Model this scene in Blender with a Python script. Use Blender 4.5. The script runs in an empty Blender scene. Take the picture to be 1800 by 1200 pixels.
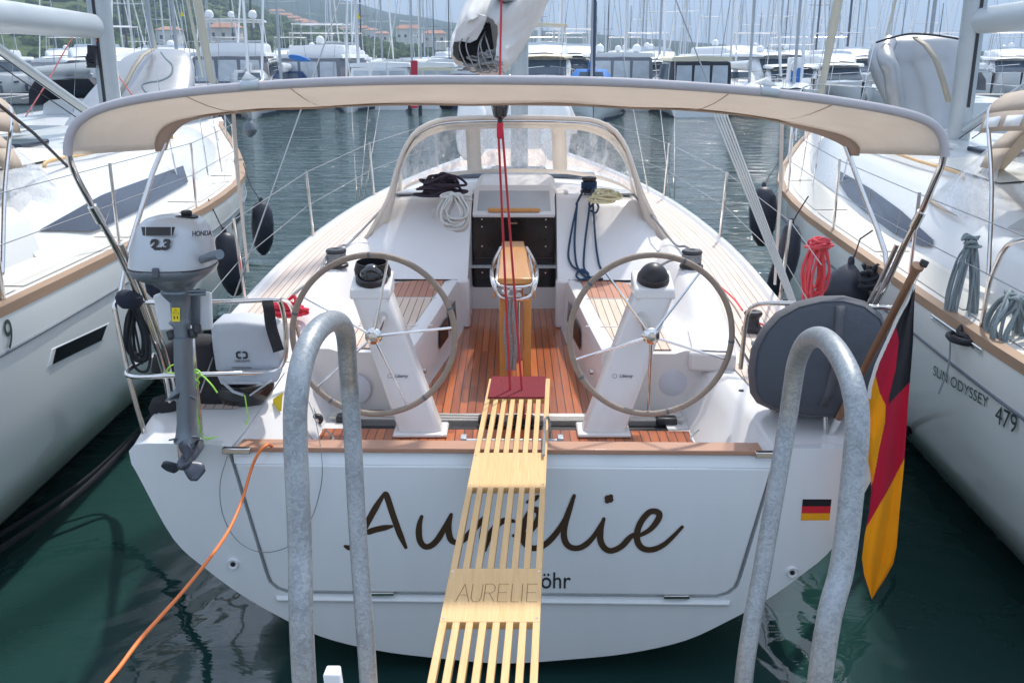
import bpy, bmesh, math, random
from mathutils import Vector, Matrix
S = bpy.context.scene
COL = S.collection
R = math.radians
random.seed(7)
# ---------------------------------------------------------------- camera
F = 1700.0; PITCH = R(16.5); CP, SP = math.cos(PITCH), math.sin(PITCH)
CAM = Vector((0, 0, 3.0))
cd = bpy.data.cameras.new('camera'); cam = bpy.data.objects.new('camera', cd); COL.objects.link(cam)
cam.location = CAM; cam.rotation_euler = (R(90) - PITCH, 0, 0)
cd.sensor_width = 36; cd.lens = 34; cd.clip_start = 0.1; cd.clip_end = 9000
S.camera = cam
def rayd(px, py):
    a = (px-900)/F; b = -(py-600)/F
    return Vector((a, CP + b*SP, -SP + b*CP))
def PY(px, py, Y):
    d = rayd(px, py); return CAM + d*(Y/d.y)
def PZ(px, py, z):
    d = rayd(px, py); return CAM + d*((z-3.0)/d.z)
def PD(px, py, dep): return CAM + rayd(px, py)*dep
# ---------------------------------------------------------------- world, sun, exposure
SUN_AZ, SUN_EL = R(24), R(57)
W = bpy.data.worlds.new('World'); S.world = W; W.use_nodes = True
nt = W.node_tree; nt.nodes.clear()
wo = nt.nodes.new('ShaderNodeOutputWorld'); bg = nt.nodes.new('ShaderNodeBackground')
sky = nt.nodes.new('ShaderNodeTexSky'); sky.sky_type = 'NISHITA'; sky.sun_disc = False
sky.sun_elevation = SUN_EL; sky.sun_rotation = SUN_AZ; sky.dust_density = 2.0; sky.air_density = 1.0
tc = nt.nodes.new('ShaderNodeTexCoord'); mp = nt.nodes.new('ShaderNodeMapping'); mp.inputs['Scale'].default_value = (1.3, 1.3, 6.0)
nz = nt.nodes.new('ShaderNodeTexNoise'); nz.inputs['Scale'].default_value = 2.2; nz.inputs['Detail'].default_value = 7; nz.inputs['Roughness'].default_value = .58
cr = nt.nodes.new('ShaderNodeValToRGB'); cr.color_ramp.elements[0].position = .36; cr.color_ramp.elements[1].position = .66
cr.color_ramp.elements[0].color = (.30,.30,.30,1); cr.color_ramp.elements[1].color = (.96,.96,.96,1)
mx = nt.nodes.new('ShaderNodeMix'); mx.data_type = 'RGBA'
mx.inputs[7].default_value = (4.3, 5.3, 6.9, 1)
sz = nt.nodes.new('ShaderNodeSeparateXYZ'); nt.links.new(tc.outputs['Generated'], sz.inputs[0])
el = nt.nodes.new('ShaderNodeMapRange'); el.inputs[1].default_value = .04; el.inputs[2].default_value = .45; nt.links.new(sz.outputs[2], el.inputs[0])
cc_ = nt.nodes.new('ShaderNodeMix'); cc_.data_type = 'RGBA'; cc_.inputs[6].default_value = (3.9, 4.9, 6.6, 1); cc_.inputs[7].default_value = (7.0, 8.2, 10.2, 1); nt.links.new(el.outputs[0], cc_.inputs[0]); nt.links.new(cc_.outputs[2], mx.inputs[7])
nt.links.new(tc.outputs['Generated'], mp.inputs[0]); nt.links.new(mp.outputs[0], nz.inputs['Vector'])
nt.links.new(nz.outputs[0], cr.inputs[0]); nt.links.new(cr.outputs[0], mx.inputs[0])
nt.links.new(sky.outputs[0], mx.inputs[6]); nt.links.new(mx.outputs[2], bg.inputs[0])
bg.inputs[1].default_value = 0.115
nt.links.new(bg.outputs[0], wo.inputs[0])
sd = bpy.data.lights.new('sun', 'SUN'); sd.energy = 2.8; sd.angle = R(2.0); sd.color = (1, .955, .88)
so = bpy.data.objects.new('sun', sd); COL.objects.link(so)
sdir = Vector((math.sin(SUN_AZ)*math.cos(SUN_EL), math.cos(SUN_AZ)*math.cos(SUN_EL), math.sin(SUN_EL)))
so.location = (10, 10, 40); so.rotation_euler = sdir.to_track_quat('Z', 'Y').to_euler()
S.view_settings.view_transform = 'Standard'; S.view_settings.look = 'None'
S.view_settings.exposure = 0.66; S.view_settings.gamma = 1
S.cycles.transparent_max_bounces = 24; S.cycles.max_bounces = 8
WZ = -0.15                                  # water level
# ---------------------------------------------------------------- materials
MATS = {}
def node(m, t): return m.node_tree.nodes.new(t)
def base(name):
    m = bpy.data.materials.new(name); m.use_nodes = True
    MATS[name] = m
    return m, m.node_tree.nodes['Principled BSDF'], m.node_tree.links
def M(name, col, rough=.5, metal=0, var=.06, scale=6, bump=0, bscale=60, coat=0, spec=.5, stretch=None, trans=0, alpha=1, cvar=None):
    m, b, l = base(name)
    b.inputs['Roughness'].default_value = rough; b.inputs['Metallic'].default_value = metal
    b.inputs['Coat Weight'].default_value = coat; b.inputs['Coat Roughness'].default_value = .08
    b.inputs['Specular IOR Level'].default_value = spec
    g = node(m, 'ShaderNodeNewGeometry'); mpn = node(m, 'ShaderNodeMapping'); l.new(g.outputs['Position'], mpn.inputs[0])
    if stretch: mpn.inputs['Scale'].default_value = stretch
    n = node(m, 'ShaderNodeTexNoise'); n.inputs['Scale'].default_value = scale; n.inputs['Detail'].default_value = 5
    l.new(mpn.outputs[0], n.inputs['Vector'])
    mr = node(m, 'ShaderNodeMix'); mr.data_type = 'RGBA'
    c2 = cvar if cvar else tuple(min(1, c*(1+var)) for c in col)
    mr.inputs[6].default_value = tuple(c*(1-var) for c in col)+(1,); mr.inputs[7].default_value = tuple(c2)+(1,)
    l.new(n.outputs[0], mr.inputs[0]); l.new(mr.outputs[2], b.inputs['Base Color'])
    rr = node(m, 'ShaderNodeMapRange'); rr.inputs[3].default_value = max(0.02, rough*.8); rr.inputs[4].default_value = min(1, rough*1.25)
    l.new(n.outputs[0], rr.inputs[0]); l.new(rr.outputs[0], b.inputs['Roughness'])
    if bump:
        n2 = node(m, 'ShaderNodeTexNoise'); n2.inputs['Scale'].default_value = bscale; n2.inputs['Detail'].default_value = 4
        bu = node(m, 'ShaderNodeBump'); bu.inputs['Strength'].default_value = bump; bu.inputs['Distance'].default_value = .01
        l.new(mpn.outputs[0], n2.inputs['Vector']); l.new(n2.outputs[0], bu.inputs['Height']); l.new(bu.outputs[0], b.inputs['Normal'])
    if alpha < 1: b.inputs['Alpha'].default_value = alpha
    return m
M('gelcoat', (.73,.72,.71), .18, var=.03, scale=3, coat=.3)
M('liner', (.73,.70,.685), .30, var=.03, scale=3, bump=.03, bscale=300)
M('hull_white', (.76,.79,.80), .14, var=.045, scale=2.2, coat=.5, stretch=(5,5,.7))
M('hull_pale', (.79,.82,.80), .13, var=.03, scale=1.2, coat=.5)
M('hull_grey', (.34,.38,.37), .2, var=.04, scale=1.2, coat=.3)
M('stainless', (.72,.70,.68), .13, metal=1, var=.12, scale=25)
M('alloy', (.44,.48,.50), .40, metal=.5, var=.06, scale=8)
M('alloy_dark', (.20,.23,.26), .45, metal=.5, var=.1, scale=8)
M('galv_plain', (.42,.45,.47), .42, metal=.8)
M('black_gloss', (.012,.012,.014), .08, var=.2, coat=.6)
M('black', (.022,.022,.026), .42, var=.25, scale=30)
M('fender', (.018,.022,.036), .45, var=.45, scale=14, bump=.15, bscale=60)
M('rubber_grey', (.11,.13,.16), .5, var=.2, scale=20)
M('navy_cloth', (.013,.017,.035), .85, var=.3, scale=20, bump=.3, bscale=200)
M('black_cloth', (.02,.02,.024), .8, var=.4, scale=14, bump=.4, bscale=90)
M('grey_cloth', (.078,.090,.11), .8, var=.22, scale=7, bump=.8, bscale=14)
M('grey_tape', (.105,.11,.125), .75, var=.2, scale=9, bump=.7, bscale=18)
M('motor_silver', (.50,.53,.56), .34, metal=.2, var=.03, scale=10, coat=.5)
M('motor_grey', (.165,.195,.225), .34, metal=.3, var=.12, scale=18, coat=.2)
M('prop_grey', (.09,.10,.125), .4, metal=.3, var=.15, scale=30)
M('white_plastic', (.74,.76,.78), .4, var=.04, scale=10)
M('white_web', (.72,.72,.70), .8, var=.08, scale=40)
M('bag_grey', (.50,.53,.58), .62, var=.06, scale=9, bump=.25, bscale=40)
M('leather', (.31,.25,.20), .62, var=.22, scale=22, bump=.4, bscale=120)
M('rope_white', (.62,.60,.56), .85, var=.25, scale=160, bump=.6, bscale=400)
M('rope_mix', (.30,.30,.30), .85, var=.85, scale=110, bump=.6, bscale=400)
M('rope_red', (.50,.035,.05), .75, var=.3, scale=160, bump=.5, bscale=400)
M('rope_red_pale', (.72,.22,.20), .8, var=.2, scale=60)
M('rope_pink', (.78,.09,.11), .7, var=.25, scale=160, bump=.5, bscale=400)
M('rope_blue', (.012,.05,.11), .75, var=.4, scale=160, bump=.5, bscale=400)
M('rope_purple', (.035,.02,.035), .8, var=.5, scale=120, bump=.5, bscale=400)
M('rope_cream', (.70,.60,.36), .85, var=.2, scale=120, bump=.5, bscale=400)
M('rope_grey', (.24,.29,.31), .8, var=.35, scale=160, bump=.5, bscale=400)
M('rope_dark', (.02,.022,.03), .8, var=.4, scale=60, bump=.5, bscale=300)
M('rope_green', (.42,.85,.10), .6, var=.1)
M('orange_cable', (.85,.22,.055), .5, var=.08)
M('wire', (.30,.31,.32), .35, metal=.8)
M('wood_light', (.58,.34,.13), .5, var=.0, cvar=(.80,.53,.25), scale=3.2, bump=.25, bscale=8, coat=.15, stretch=(16,1.1,16))
M('wood_edge', (.50,.24,.09), .5, var=.2, scale=6)
M('wood_table', (.60,.27,.07), .3, var=.16, scale=3, coat=.5, stretch=(14,1.5,4))
M('wood_rail', (.44,.235,.15), .5, var=.18, scale=6, coat=.1, stretch=(1.5,22,22))
M('wood_pole', (.26,.135,.075), .5, var=.25, scale=8, stretch=(8,8,2))
M('wood_side', (.34,.225,.145), .6, var=.2, scale=3, stretch=(12,1.5,12))
M('red_pad', (.20,.012,.022), .95, var=.55, scale=90, bump=.9, bscale=160)
M('red_rope_bag', (.62,.03,.06), .8, var=.3, scale=40)
M('brown_letter', (.055,.028,.012), .45, var=.1)
M('ink', (.03,.03,.035), .5)
M('ink_green', (.02,.05,.045), .4)
M('engrave', (.22,.11,.04), .8)
M('yellow', (.85,.66,.02), .45, var=.04)
M('sticker_red', (.62,.02,.04), .4); M('sticker_gold', (.85,.38,.01), .4)
M('bright_red', (.55,.015,.045), .5, var=.15, scale=10)
M('speaker', (.60,.61,.66), .7, var=.05, scale=400)
M('glass_dark', (.008,.009,.011), .10, var=.2, spec=.35)
M('hatch_glass_sheen', (.42,.44,.46), .08, var=.3, scale=3, coat=.6)  # pale grey base stands for light reflected by the acrylic
M('window_strip', (.022,.030,.052), .12, var=.3, scale=3, coat=.1, spec=.45)
M('canvas_dark', (.022,.026,.04), .75, var=.3, scale=8)
M('canvas_grey', (.17,.18,.21), .75, var=.2, scale=8)
M('canvas_navy', (.01,.035,.12), .7, var=.25, scale=8)
M('canvas_blue', (.02,.15,.46), .7, var=.2, scale=8)
M('canvas_cream', (.72,.66,.50), .8, var=.06, scale=8)
M('boat_white', (.76,.77,.77), .25, var=.05, scale=.8, coat=.3)
M('boat_cream', (.66,.65,.60), .3, var=.08, scale=.8)
M('boat_grey', (.30,.33,.35), .35, var=.1, scale=.8)
M('boat_navy', (.012,.022,.07), .2, var=.2, scale=.8)
M('boat_glass', (.045,.07,.10), .08, var=.4, scale=1)
M('mast_grey', (.38,.41,.44), .45, metal=.2, var=.15, scale=2)
M('mast_pale', (.58,.60,.62), .45, var=.1, scale=2)
M('mast_dark', (.09,.10,.13), .45, var=.2, scale=2)
M('antifoul', (.02,.035,.07), .6)
M('concrete', (.32,.31,.29), .85, var=.2, scale=5, bump=.4, bscale=40)
M('roof_tile', (.36,.18,.12), .8, var=.25, scale=1.5)
M('house_wall', (.62,.56,.50), .8, var=.12, scale=.5)
M('house_wall_pale', (.70,.68,.64), .8, var=.12, scale=.5)
M('raft_silver', (.36,.37,.38), .32, metal=.55, var=.1, scale=5, bump=.25, bscale=9)
M('raft_stripe', (.33,.30,.24), .6, var=.1)
M('raft_white', (.78,.80,.80), .4, var=.03, scale=4)
M('pile', (.03,.025,.03), .7, var=.4, scale=6)
def canvas_mat(name, col, tr):
    m, b, l = base(name)
    g = node(m, 'ShaderNodeNewGeometry'); n = node(m, 'ShaderNodeTexNoise'); n.inputs['Scale'].default_value = 5; n.inputs['Detail'].default_value = 5
    l.new(g.outputs['Position'], n.inputs['Vector'])
    mr = node(m, 'ShaderNodeMix'); mr.data_type = 'RGBA'
    mr.inputs[6].default_value = tuple(c*.92 for c in col)+(1,); mr.inputs[7].default_value = tuple(min(1, c*1.06) for c in col)+(1,)
    l.new(n.outputs[0], mr.inputs[0]); l.new(mr.outputs[2], b.inputs['Base Color']); b.inputs['Roughness'].default_value = .85
    n2 = node(m, 'ShaderNodeTexNoise'); n2.inputs['Scale'].default_value = 7; n2.inputs['Detail'].default_value = 3
    l.new(g.outputs['Position'], n2.inputs['Vector'])
    bu = node(m, 'ShaderNodeBump'); bu.inputs['Strength'].default_value = .35; bu.inputs['Distance'].default_value = .03
    l.new(n2.outputs[0], bu.inputs['Height']); l.new(bu.outputs[0], b.inputs['Normal'])
    t = node(m, 'ShaderNodeBsdfTranslucent'); l.new(mr.outputs[2], t.inputs[0])
    mi = node(m, 'ShaderNodeMixShader'); mi.inputs[0].default_value = tr
    l.new(b.outputs[0], mi.inputs[1]); l.new(t.outputs[0], mi.inputs[2])
    l.new(mi.outputs[0], m.node_tree.nodes['Material Output'].inputs[0])
canvas_mat('canvas', (.86,.80,.73), .42)
canvas_mat('pocket_shade', (.52,.40,.32), .15)  # canvas darkened to tan to show the pocket's underside in shade
canvas_mat('flag_black', (.012,.011,.016), .1)
canvas_mat('flag_red', (.62,.02,.07), .5)
canvas_mat('flag_gold', (.93,.50,.01), .5)
canvas_mat('canvas_sleeve', (.50,.48,.50), .12)
canvas_mat('sailcloth', (.80,.79,.77), .25)
canvas_mat('canvas_tan', (.60,.51,.42), .25)
def vinyl(name, amt, tint=(1,1,1)):
    m, b, l = base(name)
    b.inputs['Base Color'].default_value = (.85,.87,.90,1); b.inputs['Roughness'].default_value = .12
    t = node(m, 'ShaderNodeBsdfTransparent'); t.inputs[0].default_value = tint+(1,)
    g = node(m, 'ShaderNodeNewGeometry'); mpn = node(m, 'ShaderNodeMapping'); mpn.inputs['Scale'].default_value = (6,2,1.2)
    l.new(g.outputs['Position'], mpn.inputs[0])
    n = node(m, 'ShaderNodeTexNoise'); n.inputs['Scale'].default_value = 2.4; n.inputs['Detail'].default_value = 6; n.inputs['Roughness'].default_value = .7
    l.new(mpn.outputs[0], n.inputs['Vector'])
    r_ = node(m, 'ShaderNodeMapRange'); r_.inputs[1].default_value = .42; r_.inputs[2].default_value = .75; r_.inputs[3].default_value = amt*.4; r_.inputs[4].default_value = min(1, amt*2.2)
    l.new(n.outputs[0], r_.inputs[0])
    mi = node(m, 'ShaderNodeMixShader'); l.new(r_.outputs[0], mi.inputs[0])
    l.new(t.outputs[0], mi.inputs[1]); l.new(b.outputs[0], mi.inputs[2])
    l.new(mi.outputs[0], m.node_tree.nodes['Material Output'].inputs[0])
vinyl('clear_vinyl', .46)
vinyl('clear_vinyl_old', .50)
vinyl('boat_vinyl', .4, (.6,.65,.7))
def galvanised():
    m, b, l = base('galvanised')
    g = node(m, 'ShaderNodeNewGeometry'); n0 = node(m, 'ShaderNodeTexNoise'); n0.inputs['Scale'].default_value = 40; n0.inputs['Detail'].default_value = 3
    l.new(g.outputs['Position'], n0.inputs['Vector'])
    mxv = node(m, 'ShaderNodeMix'); mxv.data_type = 'RGBA'; mxv.inputs[0].default_value = .035
    l.new(g.outputs['Position'], mxv.inputs[6]); l.new(n0.outputs[1], mxv.inputs[7])
    v = node(m, 'ShaderNodeTexVoronoi'); v.inputs['Scale'].default_value = 170; l.new(mxv.outputs[2], v.inputs['Vector'])
    sep = node(m, 'ShaderNodeSeparateColor'); l.new(v.outputs['Color'], sep.inputs[0])
    n = node(m, 'ShaderNodeTexNoise'); n.inputs['Scale'].default_value = 9; n.inputs['Detail'].default_value = 6; l.new(g.outputs['Position'], n.inputs['Vector'])
    ad = node(m, 'ShaderNodeMath'); ad.operation = 'MULTIPLY_ADD'; ad.inputs[1].default_value = .45
    l.new(sep.outputs[0], ad.inputs[0]); l.new(n.outputs[0], ad.inputs[2])
    r_ = node(m, 'ShaderNodeValToRGB'); r_.color_ramp.elements[0].position = .45; r_.color_ramp.elements[1].position = .95
    r_.color_ramp.elements[0].color = (.24,.26,.275,1); r_.color_ramp.elements[1].color = (.36,.385,.40,1)
    l.new(ad.outputs[0], r_.inputs[0]); l.new(r_.outputs[0], b.inputs['Base Color'])
    b.inputs['Metallic'].default_value = .55
    r2 = node(m, 'ShaderNodeMapRange'); r2.inputs[3].default_value = .36; r2.inputs[4].default_value = .58; l.new(sep.outputs[1], r2.inputs[0]); l.new(r2.outputs[0], b.inputs['Roughness'])
    bu = node(m, 'ShaderNodeBump'); bu.inputs['Strength'].default_value = .2; bu.inputs['Distance'].default_value = .002
    l.new(n.outputs[0], bu.inputs['Height']); l.new(bu.outputs[0], b.inputs['Normal'])
galvanised()
def teak(name, c1, c2, seam, w, rough, coat, use_uv=False, sw=.11, seamcol=(.012,.01,.009)):
    # planks run along Y (or along UV.y); each plank its own tone, black caulk seam between
    m, b, l = base(name)
    if use_uv:
        g = node(m, 'ShaderNodeTexCoord'); src = g.outputs['UV']
    else:
        g = node(m, 'ShaderNodeNewGeometry'); src = g.outputs['Position']
    s = node(m, 'ShaderNodeSeparateXYZ'); l.new(src, s.inputs[0])
    dv = node(m, 'ShaderNodeMath'); dv.operation = 'DIVIDE'; dv.inputs[1].default_value = w; l.new(s.outputs[0], dv.inputs[0])
    ad = node(m, 'ShaderNodeMath'); ad.inputs[1].default_value = 200.5; l.new(dv.outputs[0], ad.inputs[0])
    fr = node(m, 'ShaderNodeMath'); fr.operation = 'FRACT'; l.new(ad.outputs[0], fr.inputs[0])
    fl = node(m, 'ShaderNodeMath'); fl.operation = 'FLOOR'; l.new(ad.outputs[0], fl.inputs[0])
    lt = node(m, 'ShaderNodeMath'); lt.operation = 'LESS_THAN'; lt.inputs[1].default_value = sw; l.new(fr.outputs[0], lt.inputs[0])
    wn = node(m, 'ShaderNodeTexWhiteNoise'); wn.noise_dimensions = '2D'
    # butt joints: random length pieces
    yy = node(m, 'ShaderNodeMath'); yy.operation = 'MULTIPLY_ADD'; yy.inputs[1].default_value = .7; l.new(s.outputs[1], yy.inputs[0])
    sn = node(m, 'ShaderNodeMath'); sn.operation = 'SINE'; ml = node(m, 'ShaderNodeMath'); ml.operation = 'MULTIPLY'; ml.inputs[1].default_value = 57.3
    l.new(fl.outputs[0], ml.inputs[0]); l.new(ml.outputs[0], sn.inputs[0]); l.new(sn.outputs[0], yy.inputs[2])
    fy = node(m, 'ShaderNodeMath'); fy.operation = 'FLOOR'; l.new(yy.outputs[0], fy.inputs[0])
    cb = node(m, 'ShaderNodeCombineXYZ'); l.new(fl.outputs[0], cb.inputs[0]); l.new(fy.outputs[0], cb.inputs[1]); l.new(cb.outputs[0], wn.inputs['Vector'])
    mpn = node(m, 'ShaderNodeMapping'); mpn.inputs['Scale'].default_value = (60, 3, 60); l.new(src, mpn.inputs[0])
    n = node(m, 'ShaderNodeTexNoise'); n.inputs['Scale'].default_value = 2; n.inputs['Detail'].default_value = 6; l.new(mpn.outputs[0], n.inputs['Vector'])
    av = node(m, 'ShaderNodeMath'); av.operation = 'MULTIPLY_ADD'; av.inputs[1].default_value = .55; l.new(wn.outputs[0], av.inputs[0])
    hm = node(m, 'ShaderNodeMath'); hm.operation = 'MULTIPLY'; hm.inputs[1].default_value = .6; l.new(n.outputs[0], hm.inputs[0]); l.new(hm.outputs[0], av.inputs[2])
    r_ = node(m, 'ShaderNodeMix'); r_.data_type = 'RGBA'; r_.inputs[6].default_value = c1+(1,); r_.inputs[7].default_value = c2+(1,); l.new(av.outputs[0], r_.inputs[0])
    m2 = node(m, 'ShaderNodeMix'); m2.data_type = 'RGBA'; m2.inputs[7].default_value = seamcol+(1,)
    l.new(lt.outputs[0], m2.inputs[0]); l.new(r_.outputs[2], m2.inputs[6]); l.new(m2.outputs[2], b.inputs['Base Color'])
    b.inputs['Roughness'].default_value = rough; b.inputs['Coat Weight'].default_value = coat; b.inputs['Coat Roughness'].default_value = .18
    iv = node(m, 'ShaderNodeMath'); iv.operation = 'SUBTRACT'; iv.inputs[0].default_value = 1; l.new(lt.outputs[0], iv.inputs[1])
    bu = node(m, 'ShaderNodeBump'); bu.inputs['Strength'].default_value = .3; bu.inputs['Distance'].default_value = .003
    l.new(iv.outputs[0], bu.inputs['Height']); l.new(bu.outputs[0], b.inputs['Normal'])
teak('teak_sole', (.14,.022,.006), (.62,.17,.042), .1, .049, .30, .7)
teak('teak_seat', (.50,.36,.27), (.70,.55,.44), .1, .05, .6, .05, seamcol=(.10,.07,.06))
teak('teak_seat_dark', (.30,.10,.06), (.52,.24,.15), .1, .05, .55, .05, seamcol=(.06,.04,.03))
teak('teak_deck', (.55,.43,.36), (.72,.60,.52), .1, .05, .7, 0, use_uv=True, seamcol=(.20,.15,.13))
# ---------------------------------------------------------------- mesh builder
class MB:
    def __init__(s): s.v = []; s.f = []; s.uv = None; s.mi = []; s.cur = 0
    def add(s, vs, fs):
        o = len(s.v); s.v += [Vector(v) for v in vs]
        for f in fs: s.f.append([i+o for i in f]); s.mi.append(s.cur)
        return s
    def box(s, c, sz, rz=0, rx=0, ry=0, taper=1):
        m = Matrix.Translation(c) @ Matrix.Rotation(rz, 4, 'Z') @ Matrix.Rotation(ry, 4, 'Y') @ Matrix.Rotation(rx, 4, 'X')
        x, y, z = sz[0]/2, sz[1]/2, sz[2]/2
        vs = [m @ Vector(p) for p in ((-x,-y,-z),(x,-y,-z),(x,y,-z),(-x,y,-z),(-x*taper,-y*taper,z),(x*taper,-y*taper,z),(x*taper,y*taper,z),(-x*taper,y*taper,z))]
        return s.add(vs, [(0,3,2,1),(4,5,6,7),(0,1,5,4),(1,2,6,5),(2,3,7,6),(3,0,4,7)])
    def hexa(s, b4, t4):      # bottom quad, top quad (same winding)
        return s.add(list(b4)+list(t4), [(0,3,2,1),(4,5,6,7),(0,1,5,4),(1,2,6,5),(2,3,7,6),(3,0,4,7)])
    def tube(s, pts, r, n=8, closed=False, cap=True, flat=1.0):
        pts = [Vector(p) for p in pts]; k = len(pts); o = len(s.v)
        rs = r if isinstance(r, (list, tuple)) else [r]*k
        T = []
        for i in range(k):
            a = pts[(i-1) % k] if (closed or i > 0) else pts[i]; b = pts[(i+1) % k] if (closed or i < k-1) else pts[i]
            t = (b-a); T.append(t.normalized() if t.length > 1e-9 else Vector((0,0,1)))
        up = Vector((0,0,1)) if abs(T[0].z) < .9 else Vector((1,0,0))
        nrm = (up - T[0]*up.dot(T[0])).normalized()
        vs = []
        for i in range(k):
            nrm = (nrm - T[i]*nrm.dot(T[i]))
            nrm = nrm.normalized() if nrm.length > 1e-6 else T[i].orthogonal().normalized()
            bn = T[i].cross(nrm)
            for j in range(n):
                a = 2*math.pi*j/n
                vs.append(pts[i] + (nrm*math.cos(a)*flat + bn*math.sin(a))*rs[i])
        fs = []
        for i in range(k if closed else k-1):
            for j in range(n):
                i2 = (i+1) % k
                fs.append((i*n+j, i*n+(j+1) % n, i2*n+(j+1) % n, i2*n+j))
        if cap and not closed:
            fs.append(tuple(range(n))[::-1]); fs.append(tuple((k-1)*n+j for j in range(n)))
        return s.add(vs, fs)
    def grid(s, rows, closed_u=False, uvs=None):
        nr, nc = len(rows), len(rows[0]); vs = [p for r in rows for p in r]; fs = []
        for i in range(nr-1):
            for j in range(nc if closed_u else nc-1):
                j2 = (j+1) % nc
                fs.append((i*nc+j, i*nc+j2, (i+1)*nc+j2, (i+1)*nc+j))
        if uvs is not None:
            if s.uv is None: s.uv = []
            s.uv += [u for r in uvs for u in r]
        return s.add(vs, fs)
    def loft(s, rings, cap0=True, cap1=True):
        n = len(rings[0]); o = len(s.f)
        s.grid(rings, closed_u=True); b = len(s.v)-n*len(rings)
        if cap0: s.f.append([b+j for j in range(n)][::-1]); s.mi.append(s.cur)
        if cap1: s.f.append([b+(len(rings)-1)*n+j for j in range(n)]); s.mi.append(s.cur)
        return s
    def lathe(s, c, prof, n=24, axis='Z', sx=1, sy=1, rot=None):
        rings = []
        for r, h in prof:
            rg = []
            for j in range(n):
                a = 2*math.pi*j/n
                p = Vector((r*math.cos(a)*sx, r*math.sin(a)*sy, h))
                if axis == 'Y': p = Vector((p.x, h, p.y))
                if axis == 'X': p = Vector((h, p.x, p.y))
                if rot is not None: p = rot @ p
                rg.append(Vector(c)+p)
            rings.append(rg)
        return s.loft(rings)
    def prism(s, poly, off):
        n = len(poly); poly = [Vector(p) for p in poly]; off = Vector(off)
        return s.add(poly+[p+off for p in poly], [tuple(range(n))[::-1], tuple(range(n, 2*n))]+[(i, (i+1) % n, n+(i+1) % n, n+i) for i in range(n)])
    def ring_plate(s, outer, inner, off):   # plate with a hole
        bm = bmesh.new(); loops = []
        for lp in (outer, inner):
            vs = [bm.verts.new(p) for p in lp]; loops.append(vs)
            for i in range(len(vs)): bm.edges.new((vs[i], vs[(i+1) % len(vs)]))
        bmesh.ops.triangle_fill(bm, use_beauty=True, edges=bm.edges[:])
        bm.verts.index_update()
        vs = [v.co.copy() for v in bm.verts]; fs = [[v.index for v in f.verts] for f in bm.faces]; bm.free()
        n = len(vs); off = Vector(off)
        allf = fs+[[i+n for i in f][::-1] for f in fs]
        b = 0
        for lp in (outer, inner):
            k = len(lp)
            allf += [(b+i, b+(i+1) % k, n+b+(i+1) % k, n+b+i) for i in range(k)]; b += k
        return s.add(vs+[v+off for v in vs], allf)
def spl(pts, n=8, closed=False):
    pts = [Vector(p) for p in pts]; k = len(pts)
    if k < 3 and not closed: return pts
    out = []
    for i in range(k if closed else k-1):
        p0 = pts[(i-1) % k] if (closed or i > 0) else pts[0]*2-pts[1]
        p1 = pts[i]; p2 = pts[(i+1) % k]
        p3 = pts[(i+2) % k] if (closed or i < k-2) else pts[-1]*2-pts[-2]
        for j in range(n):
            t = j/n
            out.append(.5*((2*p1)+(p2-p0)*t+(2*p0-5*p1+4*p2-p3)*t*t+(3*p1-p0-3*p2+p3)*t**3))
    if not closed: out.append(pts[-1])
    return out
def lerp(a, b, t): return a+(b-a)*t
def interp(x, xs, ys):
    if x <= xs[0]: return ys[0]
    for i in range(len(xs)-1):
        if x <= xs[i+1]:
            t = (x-xs[i])/(xs[i+1]-xs[i]); return ys[i]+(ys[i+1]-ys[i])*t
    return ys[-1]
def smooth_interp(x, xs, ys):
    if x <= xs[0]: return ys[0]
    n = len(xs)
    for i in range(n-1):
        if x <= xs[i+1]:
            h = xs[i+1]-xs[i]; t = (x-xs[i])/h
            m0 = (ys[i+1]-ys[i-1])/(xs[i+1]-xs[i-1]) if i > 0 else (ys[i+1]-ys[i])/h
            m1 = (ys[i+2]-ys[i])/(xs[i+2]-xs[i]) if i < n-2 else (ys[i+1]-ys[i])/h
            return (2*t**3-3*t*t+1)*ys[i]+(t**3-2*t*t+t)*h*m0+(3*t*t-2*t**3)*ys[i+1]+(t**3-t*t)*h*m1
    return ys[-1]
# ---------------------------------------------------------------- objects
def worldpos(o):
    p = Vector((0,0,0))
    while o: p += o.location; o = o.parent
    return p
def obj(name, mb, mat, parent=None, bevel=0, label=None, ang=38, solid=0, fixn=True):
    me = bpy.data.meshes.new(name)
    org = worldpos(parent) if parent else Vector((0,0,0))
    me.from_pydata([tuple(v-org) for v in mb.v], [], mb.f)
    mats = mat if isinstance(mat, (list, tuple)) else [mat]
    for m in mats: me.materials.append(MATS[m])
    if len(mats) > 1: me.polygons.foreach_set('material_index', mb.mi)
    if mb.uv:
        ul = me.uv_layers.new(name='UVMap')
        for lp in me.loops: ul.data[lp.index].uv = mb.uv[lp.vertex_index]
    bm = bmesh.new(); bm.from_mesh(me)
    if fixn: bmesh.ops.recalc_face_normals(bm, faces=bm.faces[:])
    c = math.cos(R(ang))
    for f in bm.faces: f.smooth = True
    for e in bm.edges:
        if len(e.link_faces) == 2 and e.link_faces[0].normal.dot(e.link_faces[1].normal) < c: e.smooth = False
    bm.to_mesh(me); bm.free()
    o = bpy.data.objects.new(name, me); COL.objects.link(o)
    if parent: o.parent = parent
    if label: o['label'] = label
    if solid:
        md = o.modifiers.new('solid', 'SOLIDIFY'); md.thickness = solid; md.offset = 0
    if bevel:
        md = o.modifiers.new('bevel', 'BEVEL'); md.width = bevel; md.segments = 2; md.limit_method = 'ANGLE'; md.angle_limit = R(40); md.harden_normals = False
    return o
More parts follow.
